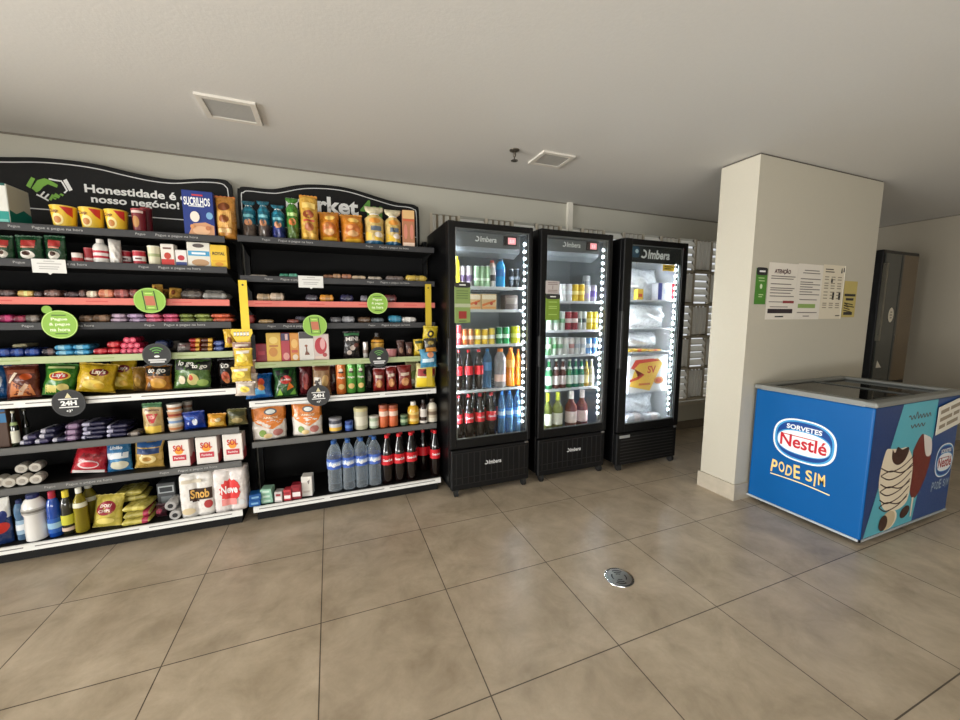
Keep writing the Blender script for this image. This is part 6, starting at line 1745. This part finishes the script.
for row in range(2):
    for j, (a, b) in enumerate([(498, 505), (505.8, 512.8), (513.5, 520.5)]):
        G('bottle', s, a, b, 391 - row * 3, 'water_bottle', 'water bottle', 'blue water bottle in the %s row on the fridge floor, %s from the colas' % (('front', 'back')[row], ORD[j]), dy=0.0 + 0.12 * row, grp='blue water bottles on the fridge floor', prof='water', c=(150, 200, 236), see=0.35, cap=(60, 130, 210), label=(70, 140, 214), lz=(0.42, 0.64), lbl2=(180, 210, 236))

# ------------------------------------------------------------------ drinks in the second fridge
s = f2z_[0]
for j, (a, b, c, bd) in enumerate([(560, 565.5, (226, 228, 226), (200, 210, 206)), (566, 571.5, (222, 224, 222), (206, 214, 210)), (572.3, 577.7, (240, 204, 50), (250, 236, 150)), (578.2, 583.8, (238, 198, 48), (250, 232, 140))]):
    fcan(s, a, b, 284, c, ['white can beside the grey tag in the second fridge', 'white can beside the yellow ones in the second fridge', 'yellow can beside the white cans in the second fridge', 'yellow can beside the white and violet can'][j], 'top row of cans', [(0.4, 0.6, bd)])
fcan(s, 584.6, 589.6, 285, (226, 224, 230), 'white and violet slim can beside the yellow cans', None, [(0.2, 0.5, (180, 160, 206))])
fcan(s, 590.2, 595.6, 285, (200, 190, 220), 'violet and white can at the light strip side', None, [(0.3, 0.65, (112, 90, 170))])
for j, (a, b) in enumerate([(584.5, 589.5), (590.3, 595.5)]):
    fcan(s, a, b, 276, (214, 216, 220), 'tall silver can behind the violet cans, %s from the yellow ones' % ORD[j], 'tall silver cans', [(0.55, 0.8, (150, 156, 166))], dy=0.12)
s = f2z_[1]
for j, (a, b, c, bd, lab) in enumerate([(546, 552, (222, 230, 222), (150, 190, 150), 'white and green can under the green tag'), (552.7, 558.7, (216, 226, 216), (140, 184, 146), 'white and green can beside another under the tag'), (559.3, 564.5, (206, 220, 208), (90, 150, 100), 'white and green can beside the crimson ones'), (565.2, 570.8, (150, 34, 54), (230, 216, 214), 'crimson can in the second fridge, nearer the tag'), (571.4, 577.2, (140, 30, 50), (226, 210, 208), 'crimson can in the second fridge, farther from the tag'), (578, 581.8, (200, 206, 204), (60, 90, 80), 'slim grey can beside the crimson cans'), (582, 586, (214, 218, 216), (40, 60, 70), 'slim grey can beside the yellow cans'), (586.5, 591.6, (240, 210, 60), (250, 236, 140), 'yellow can beside the slim grey ones'), (592, 597.5, (236, 208, 54), (248, 232, 130), 'yellow can at the light strip on the second shelf')]):
    fcan(s, a, b, 311.5, c, lab, 'second row of cans', [(0.4, 0.62, bd)])
s = f2z_[2]
cs = [(130, 200, 140), (196, 216, 196), (222, 226, 222), (226, 226, 224), (220, 214, 214), (206, 212, 214), (222, 224, 226), (110, 160, 216), (90, 146, 210)]
for j in range(9):
    a = 545.5 + j * 5.75
    fcan(s, a, a + 5.3, 337.5, cs[j], 'can in the third row of the second fridge, %s from the hinge side' % ORD[j], 'third row of cans', [(0.38, 0.62, [(226, 240, 226), (80, 150, 90), (120, 170, 130), (180, 190, 186), (170, 120, 120), (150, 160, 170), (160, 170, 180), (226, 234, 244), (230, 236, 244)][j])])
s = f2z_[3]
bl = [(545.5, 552, (40, 120, 70), (206, 222, 206), 'green'), (553, 559, (80, 34, 26), (226, 214, 210), 'brown'), (559.7, 565.7, (84, 36, 28), (228, 216, 212), 'brown'), (566.5, 572.3, (34, 110, 66), (206, 220, 208), 'green'), (572.8, 577.8, (36, 116, 68), (196, 214, 200), 'green'), (578.4, 583.6, (40, 120, 74), (206, 216, 210), 'green'), (584, 588.4, (170, 140, 40), (226, 206, 130), 'golden'), (588.8, 593.6, (196, 190, 150), (230, 226, 210), 'pale')]
for j, (a, b, c, lb, w_) in enumerate(bl):
    G('bottle', s, a, b, 359.5, 'beer_bottle', 'beer bottle', '%s beer bottle, %s from the hinge side in the second fridge' % (w_, ORD[j]), dy=0.0, grp='beer bottles', prof='beer', c=c, cap=(200, 204, 200), label=lb, lz=(0.14, 0.44), band=(0.66, 0.74, lb))
s = f2z_[4]
for j, (a, b, c, cp, lb, w_) in enumerate([(543.8, 551.6, (140, 150, 70), (190, 206, 50), (226, 226, 206), 'olive wine bottle with lime neck, nearest the hinge side'), (553, 562, (160, 164, 84), (206, 216, 60), (224, 222, 206), 'pale wine bottle with lime neck and cream label'), (566, 575.8, (190, 120, 104), (226, 216, 212), (234, 214, 208), 'rose wine bottle with white neck beside the lime necked ones'), (576.8, 586.5, (182, 106, 96), (230, 214, 212), (236, 206, 200), 'rose wine bottle with pale neck at the light strip side')]):
    G('bottle', s, a, b, 389.5, 'wine_bottle', 'wine bottle', w_, dy=0.0, grp='wine bottles in the fridge', prof='wine', c=c, see=0.5, fill=c, fill_a=0.7, fill_to=0.66, cap=cp, label=lb, lz=(0.16, 0.46))

# ------------------------------------------------------------------ frozen goods in the third cabinet
ICE = (226, 228, 232)
def ice(sh, a, b, tp, lab, **o):
    return G('pouch', sh, a, b, tp, 'ice_bag', 'frozen bag', lab, grp='white frozen bags', c=o.pop('c', ICE), d=o.pop('d', 0.26), bulge=4, waist=-0.045, roll=0.0, **o)


s = f3z_[0]
G('carton', s, 637.5, 643.5, 289, 'snack_box', 'box', 'small yellow and red box before the topmost frozen bag', dy=0.0, c=(236, 190, 60), d=0.05, deco=[('r', (214, 80, 50), 0, 0.4, 0.6, 0.15)])
G('carton', s, 658, 675, 283, 'frozen_box', 'box', 'blue, white and red frozen box at the light strip side', dy=0.0, c=(228, 228, 236), d=0.08, deco=[('r', (52, 62, 150), -0.76, 0.5, 0.22, 0.48), ('r', (214, 48, 60), 0.74, 0.5, 0.24, 0.48), ('e', (206, 206, 226), 0.0, 0.5, 0.35, 0.2)])
ice(s, 616, 670, 268, 'topmost white frozen bag under the freezer sign', dy=0.12)
ice(f3z_[1], 616, 672, 299, 'white frozen bag on the second freezer shelf', dy=0.02)
s = f3z_[2]
G('bar', s, 630, 648, 344, 'fries_pack', 'pack', 'yellow and orange frozen pack, lower of the fries packs', dy=0.0, c=(236, 190, 60), d=0.08, hh=0.03, stripe=(-0.2, 0.3, (222, 110, 50)))
G('bar', s, 645, 662, 344, 'fries_pack', 'pack', 'yellow and orange frozen pack beside the lower fries pack', dy=0.0, c=(232, 176, 66), d=0.08, hh=0.022, stripe=(-0.2, 0.3, (206, 90, 40)))
ice(s, 616, 670, 325, 'white frozen bag behind the fries packs', dy=0.09)
s = f3z_[3]
G('carton', s, 629, 667, 356, 'pizza_box', 'pizza box', 'white and yellow frozen pizza box with red swash', dy=0.0, c=(226, 226, 228), d=0.10, deco=[('p', (240, 196, 80), [(-0.95, 0.18), (0.1, 0.02), (0.72, 0.78), (0.45, 0.92), (-0.6, 0.86)]), ('p', (214, 70, 50), [(-0.7, 0.9), (0.2, 0.92), (0.6, 0.86), (0.3, 0.84), (-0.5, 0.80), (-0.75, 0.66), (-0.2, 0.48), (-0.5, 0.36), (-0.95, 0.30), (-0.95, 0.36), (-0.55, 0.44), (-0.3, 0.52), (-0.92, 0.68)]), ('t', (206, 70, 40), 'SV', 0.15, 0.62, 0.22, 0.07), ('e', (222, 150, 90), 0.55, 0.30, 0.26, 0.10), ('e', (200, 90, 60), 0.55, 0.30, 0.16, 0.06), ('r', (214, 120, 60), -0.2, 0.22, 0.3, 0.03)])
s = f3z_[4]
G('pouch', s, 616, 668, 390, 'ice_bag', 'frozen bag', 'grey white frozen bag below the pizza box', dy=0.10, c=(206, 210, 216), d=0.22, bulge=2.6, roll=0.0, grp='white frozen bags')
for j, (a, b, tp) in enumerate([(627, 644, 411), (642, 661, 411)]):
    G('bar', s, a, b, tp, 'fish_pack', 'pack', ['silver white pack on the freezer floor nearer the hinge', 'silver white pack with pink end on the freezer floor'][j], dy=0.0, c=(206, 206, 214), d=0.09, stripe=(-0.2, 0.6, (226, 214, 214)))

# ------------------------------------------------------------------ tags on the fridge doors
def doortag(name, label, p0, p1, c, top, kind):
    a, b = at(p0[0], p0[1], Y1 - 0.005), at(p1[0], p1[1], Y1 - 0.005)
    t = thing(name, label, 'tag', ((a.x + b.x) / 2, Y1 - 0.0025, (a.z + b.z) / 2))
    w, h = (b.x - a.x) / 2, (a.z - b.z) / 2
    MB().rbox(-w, w, -0.002, 0.002, -h, h, 0.002, 1).build('tag_card', mat(c, 0.5), t)
    f = lambda x, z: (x, -0.0026, z)
    if top:
        flat('tag_head', ellipse(0, h - 0.012, w * 1.02, 0.02, 24, 4), INK, t, f)
        strokes('print', [[(-w * 0.4, h - 0.012), (w * 0.4, h - 0.012)]], 0.008, WHITE, t, lambda x, z: (x, -0.0032, z))
    return t, w, h, f


t, w, h, f = doortag('door_tag', 'green tag with a red square on the door of the first fridge', (454.5, 283), (470.5, 323), (128, 150, 84), True, 0)
strokes('print', [[(-w * .75, h * q), (w * .7, h * q)] for q in (0.62, 0.50, 0.38, 0.26)], 0.006, mat((90, 110, 60), 0.6), t, f)
flat('tag_band', [(-w, -h * 0.02), (w, -h * 0.02), (w, -h * 0.20), (-w, -h * 0.20)], mat((176, 182, 150), 0.5), t, f)
flat('red_square', [(-w * .5, -h * .78), (w * .5, -h * .78), (w * .5, -h * .40), (-w * .5, -h * .40)], mat((150, 48, 40), 0.6), t, f)
strokes('print', [[(-w * .5, -h * .9), (w * .5, -h * .9)]], 0.006, INK, t, f)
t, w, h, f = doortag('door_tag', 'plain green tag hanging below a grey one on the second fridge', (546, 295), (559.5, 320), (120, 150, 50), True, 0)
strokes('print', [[(-w * .6, h * q), (w * .6, h * q)] for q in (0.45, 0.1, -0.05, -0.55)], 0.007, mat((170, 196, 110), 0.6), t, f)
t, w, h, f = doortag('door_tag', 'grey printed card above the green tag on the second fridge', (546, 280.5), (559.5, 294), (186, 178, 174), False, 0)
strokes('print', [[(-w * .7, h * q), (w * .7, h * q)] for q in (0.7, 0.45, -0.45, -0.7)], 0.005, mat((120, 100, 100), 0.6), t, f)
lettering('1', t, mat((120, 100, 100), 0.6), lambda a, b: f(a, b), h=0.03, bold=0.02)

# ------------------------------------------------------------------ signs and cards clipped to the shelf rails
def disc(name, label, cx, cy, rx, ry, Y, c, edge, tilt=0.0):
    p = at(cx, cy, Y)
    ex = at(cx + rx, cy, Y).x - p.x
    ez = p.z - at(cx, cy + ry, Y).z
    t = thing(name, label, 'sign', p)
    o = MB().prism(ellipse(0, 0, ex, ez, 40, 2.1, tilt), lambda a, b, d: (a, d, b), -0.002, 0.002).build('sign_board', mat(c, 0.45), t)
    pts = ellipse(0, 0, ex * 0.955, ez * 0.955, 40, 2.1, tilt)
    strokes('rim_line', [pts], 0.004, mat(edge, 0.5), t, lambda a, b: (a, -0.0026, b), True)
    MB().box(-0.012, 0.012, 0.0021, 0.012, -0.008, 0.008).build('rail_clip', mat((190, 200, 170), 0.3), t)
    return t, ex, ez


SG = (140, 186, 66)
tf = lambda dx, dz: (lambda a, b: (a + dx, -0.0028, b + dz))
LGREEN = mat((232, 244, 206), 0.5)
for lab, cx, cy, rx, ry, Y, tl in [('round green sign with three white lines on the handshake shelving', 60, 324.5, 18, 14, 2.905, -0.15), ('round green sign with three white lines on the fridge-side pink rail', 377.5, 303.5, 10.2, 10.4, 2.94, 0.0)]:
    t, ex, ez = disc('round_sign', lab, cx, cy, rx, ry, Y, SG, (196, 226, 130), tl)
    for k, wd in enumerate(('Pague', '& pegue', 'na hora')):
        lettering(wd, t, LGREEN, tf(0, ez * (0.36 - 0.36 * k)), w=ex * (0.9, 1.15, 1.1)[k], bold=0.03, stretch=ez * 0.26)
    strokes('print', [[(-ex * .4, ez * .66), (ex * .4, ez * .66)], [(-ex * .3, -ez * .66), (ex * .4, -ez * .66)]], 0.006, mat((70, 104, 40), 0.5), t, tf(0, 0))
    if cx < 100:
        MB().prism(ellipse(-ex * 0.62, ez * 1.05, ex * 0.28, ez * 0.28, 20), lambda a, b, d: (a, d, b), -0.001, 0.003).build('loop', mat((130, 176, 60), 0.45), t)
DARKG = mat((50, 74, 34), 0.5)
for lab, cx, cy, rx, ry, Y in [('oval green sign with a phone drawing on the handshake pink rail', 150, 300.5, 16, 12.5, 2.905), ('oval green sign with a phone drawing above the white box', 315, 325.5, 12, 10.6, 2.935)]:
    t, ex, ez = disc('phone_sign', lab, cx, cy, rx, ry, Y, SG, (170, 210, 110))
    sk = lambda a, b: (a + 0.10 * b * -1, -0.0028, b)
    strokes('phone_outline', [[(-ex * .36, -ez * .74), (ex * .36, -ez * .74), (ex * .36, ez * .74), (-ex * .36, ez * .74)]], 0.006, DARKG, t, sk, True)
    flat('phone_screen', [(-ex * .30, -ez * .40), (ex * .30, -ez * .40), (ex * .30, ez * .36), (-ex * .30, ez * .36)], mat((190, 110, 80), 0.5), t, sk)
    strokes('print', [[(-ex * .22, ez * .55), (ex * .22, ez * .55)], [(-ex * .2, -ez * .58), (ex * .2, -ez * .58)]], 0.006, mat((196, 226, 120), 0.5), t, sk)
for lab, cx, cy, rx, ry, Y in [('round black wireless sign on the handshake green rail', 157, 355, 14.5, 11.5, 2.905), ('round black wireless sign on the fridge-side green rail', 379, 357, 9.8, 10, 2.935)]:
    t, ex, ez = disc('wireless_sign', lab, cx, cy, rx, ry, Y, (20, 21, 20), (60, 64, 60))
    arcs = [[(r_ * ex * cos(a), r_ * ez * sin(a) + ez * 0.02) for a in [radians(45 + 9 * k) for k in range(11)]] for r_ in (0.22, 0.42, 0.62)]
    strokes('wireless_mark', arcs, 0.006, mat((96, 160, 72), 0.5), t, tf(0, 0.0))
    flat('wireless_mark', ellipse(0, -ez * 0.12, ex * 0.2, ez * 0.09, 16), TW, t, tf(0, 0))
    strokes('print', [[(-ex * .6, -ez * .42), (ex * .62, -ez * .42)], [(-ex * .5, -ez * .60), (ex * .5, -ez * .60)]], 0.010, mat((205, 205, 205), 0.5), t, tf(0, 0))
for lab, cx, cy, rx, ry, Y in [('round black sign reading 24H on the handshake white rail', 69, 403, 17, 13.5, 2.905), ('round black sign reading 24H on the fridge-side white rail', 318.5, 395.5, 11.5, 10.5, 2.935)]:
    t, ex, ez = disc('round_sign', lab, cx, cy, rx, ry, Y, (19, 19, 20), (52, 52, 54))
    lettering('24H', t, TW, tf(0, 0.0), w=ex * 0.95, bold=0.05, stretch=ez * 0.36)
    flat('sign_mark', [(-ex * .2, ez * .38), (ex * .2, ez * .38), (0.0, ez * .76)], mat((214, 204, 160), 0.5), t, tf(0, 0))
    strokes('print', [[(-ex * .58, ez * .30), (ex * .58, ez * .30)], [(-ex * .58, -ez * .30), (ex * .58, -ez * .30)]], 0.006, TW, t, tf(0, 0))
    lettering('+3°', t, TW, tf(0, -ez * 0.58), w=ex * 0.38, bold=0.03)
for lab, a, b, Y in [('white printed card clipped below the second handshake shelf', (31, 258.5), (67, 273.5), 2.925), ('white printed card clipped to the second fridge-side shelf', (298, 275.5), (323.5, 288), 2.955)]:
    p, q = at(*a, Y), at(*b, Y)
    t = thing('price_card', lab, 'card', ((p.x + q.x) / 2, Y, (p.z + q.z) / 2))
    w, h = (q.x - p.x) / 2, (p.z - q.z) / 2
    MB().prism([(-w, -h), (-0.01, -h), (0, -h - 0.010), (0.01, -h), (w, -h), (w, h), (-w, h)], lambda a, b, d: (a, d, b), -0.0015, 0.0015).build('card', mat((222, 222, 218), 0.5), t)
    strokes('print', [[(-w * .3, h * .7), (w * .35, h * .7)], [(-w * .7, h * .35), (w * .75, h * .35)], [(-w * .6, -h * .1), (w * .6, -h * .1)], [(-w * .6, -h * .4), (w * .5, -h * .4)]], 0.005, mat((176, 174, 172), 0.6), t, lambda a, b: (a, -0.002, b))

# ------------------------------------------------------------------ hanging strips and the bags on them
def strip(label, px, pt, pb, Y, c, wpx):
    a, b = at(px, pt, Y), at(px, pb, Y)
    w = (at(px + wpx, pt, Y).x - a.x) / 2
    h = a.z - b.z
    t = thing('hanging_strip', label, 'hanging strip', (a.x + w, Y, a.z))
    MB().box(-w, w, -0.001, 0.001, -h, 0).build('strip', mat(c, 0.4), t)
    MB().tube((0, -0.004, -0.03), (0, 0.004, -0.03), 0.006, 10).build('hook_hole', INK, t)
    return t, w, h


t, w, h = strip('yellow hanging strip of snack bags between the two shelvings', 238, 280, 396, 2.875, (240, 206, 40), 8.5)
p = at(242, 336, 2.868)
hd = MB().prism([(-0.058, 0.045), (0.058, 0.045), (0.062, 0.02), (0.03, -0.045), (-0.03, -0.045), (-0.062, 0.02)], lambda a, b, d: (a, d, b), -0.002, 0.001).build('header_card', mat((240, 204, 50), 0.4), t)
hd.location = (p.x - t.location.x, 2.868 - t.location.y, p.z - t.location.z)
for k in range(5):
    flat('letter_block', [(-0.045 + 0.018 * k, 0.0), (-0.032 + 0.018 * k, 0.002), (-0.032 + 0.018 * k, 0.026), (-0.045 + 0.018 * k, 0.024)], mat((236, 232, 220), 0.5), hd, lambda a, b: (a, -0.0026, b))
    strokes('letter_edge', [[(-0.045 + 0.018 * k, 0.0), (-0.032 + 0.018 * k, 0.002)], [(-0.045 + 0.018 * k, 0.026), (-0.032 + 0.018 * k, 0.026)]], 0.004, INK, hd, lambda a, b: (a, -0.003, b))


def hung(name, label, px0, px1, p0, p1, Y, c, deco, rz=0.0, grp=None, seal=None):
    a, b = at(px0, p0, Y), at(px1, p1, Y)
    return pouch(name, label, 'snack bag', a.x, b.x, b.z, a.z - b.z, Y - 0.03, grp, c=c, d=0.05, deco=deco, seal=seal or c, rz=rz)


for k, (a, b, p0, p1, c, rz) in enumerate([(232, 252, 343, 355, (190, 150, 130), 0.1), (233, 254, 349, 366, (226, 190, 60), -0.12), (234, 256, 361, 374, (196, 160, 140), 0.15), (231, 253, 368, 381, (228, 196, 80), -0.1), (237, 259, 375, 388, (214, 200, 186), 0.2), (235, 256, 383, 395, (206, 190, 176), -0.05)]):
    hung('hanging_snack_bag', 'small snack bag on the yellow strip, %s below its header card' % ORD[k], a, b, p0, p1, 2.845 - 0.004 * k - (0.055 if k % 2 else 0), c, [('e', (240, 214, 90) if k % 2 else (150, 100, 84), 0, 0.5, 0.5, 0.24), ('r', (226, 214, 200), 0, 0.82, 0.7, 0.08)], rz, 'bags on the yellow strip')
hung('hanging_snack_bag', 'yellow snack bag peeping out behind the strip header card', 224, 236, 330, 347, 2.89, (226, 180, 50), [('e', (150, 90, 50), 0, 0.4, 0.5, 0.2)], 0.2)
t, w, h = strip('yellow hanging strip of snack bags at the fridge end', 425, 284, 386, 2.93, (204, 176, 40), 6)
for k, (a, b, p0, p1, c, dec) in enumerate([(422, 437, 327, 341, (206, 182, 40), [('e', (50, 44, 34), 0, 0.5, 0.45, 0.26), ('e', (226, 200, 60), 0, 0.5, 0.2, 0.12)]), (424, 437, 339, 352, (60, 56, 44), [('r', (206, 140, 60), 0, 0.2, 0.8, 0.15), ('e', (150, 130, 60), 0, 0.7, 0.5, 0.15)]), (420, 437, 350, 367, (76, 150, 186), [('e', (226, 150, 110), 0.2, 0.7, 0.4, 0.16), ('r', (206, 226, 236), -0.1, 0.4, 0.7, 0.1)])]):
    hung('hanging_snack_bag', ['yellow and black snack bag topmost on the fridge-end strip', 'dark snack bag under the yellow and black one', 'light blue snack bag lowest on the fridge-end strip'][k], a, b, p0, p1, 2.90 - 0.03 * (k % 2), c, dec, 0.05 * (k - 1), 'bags on the fridge-end strip')
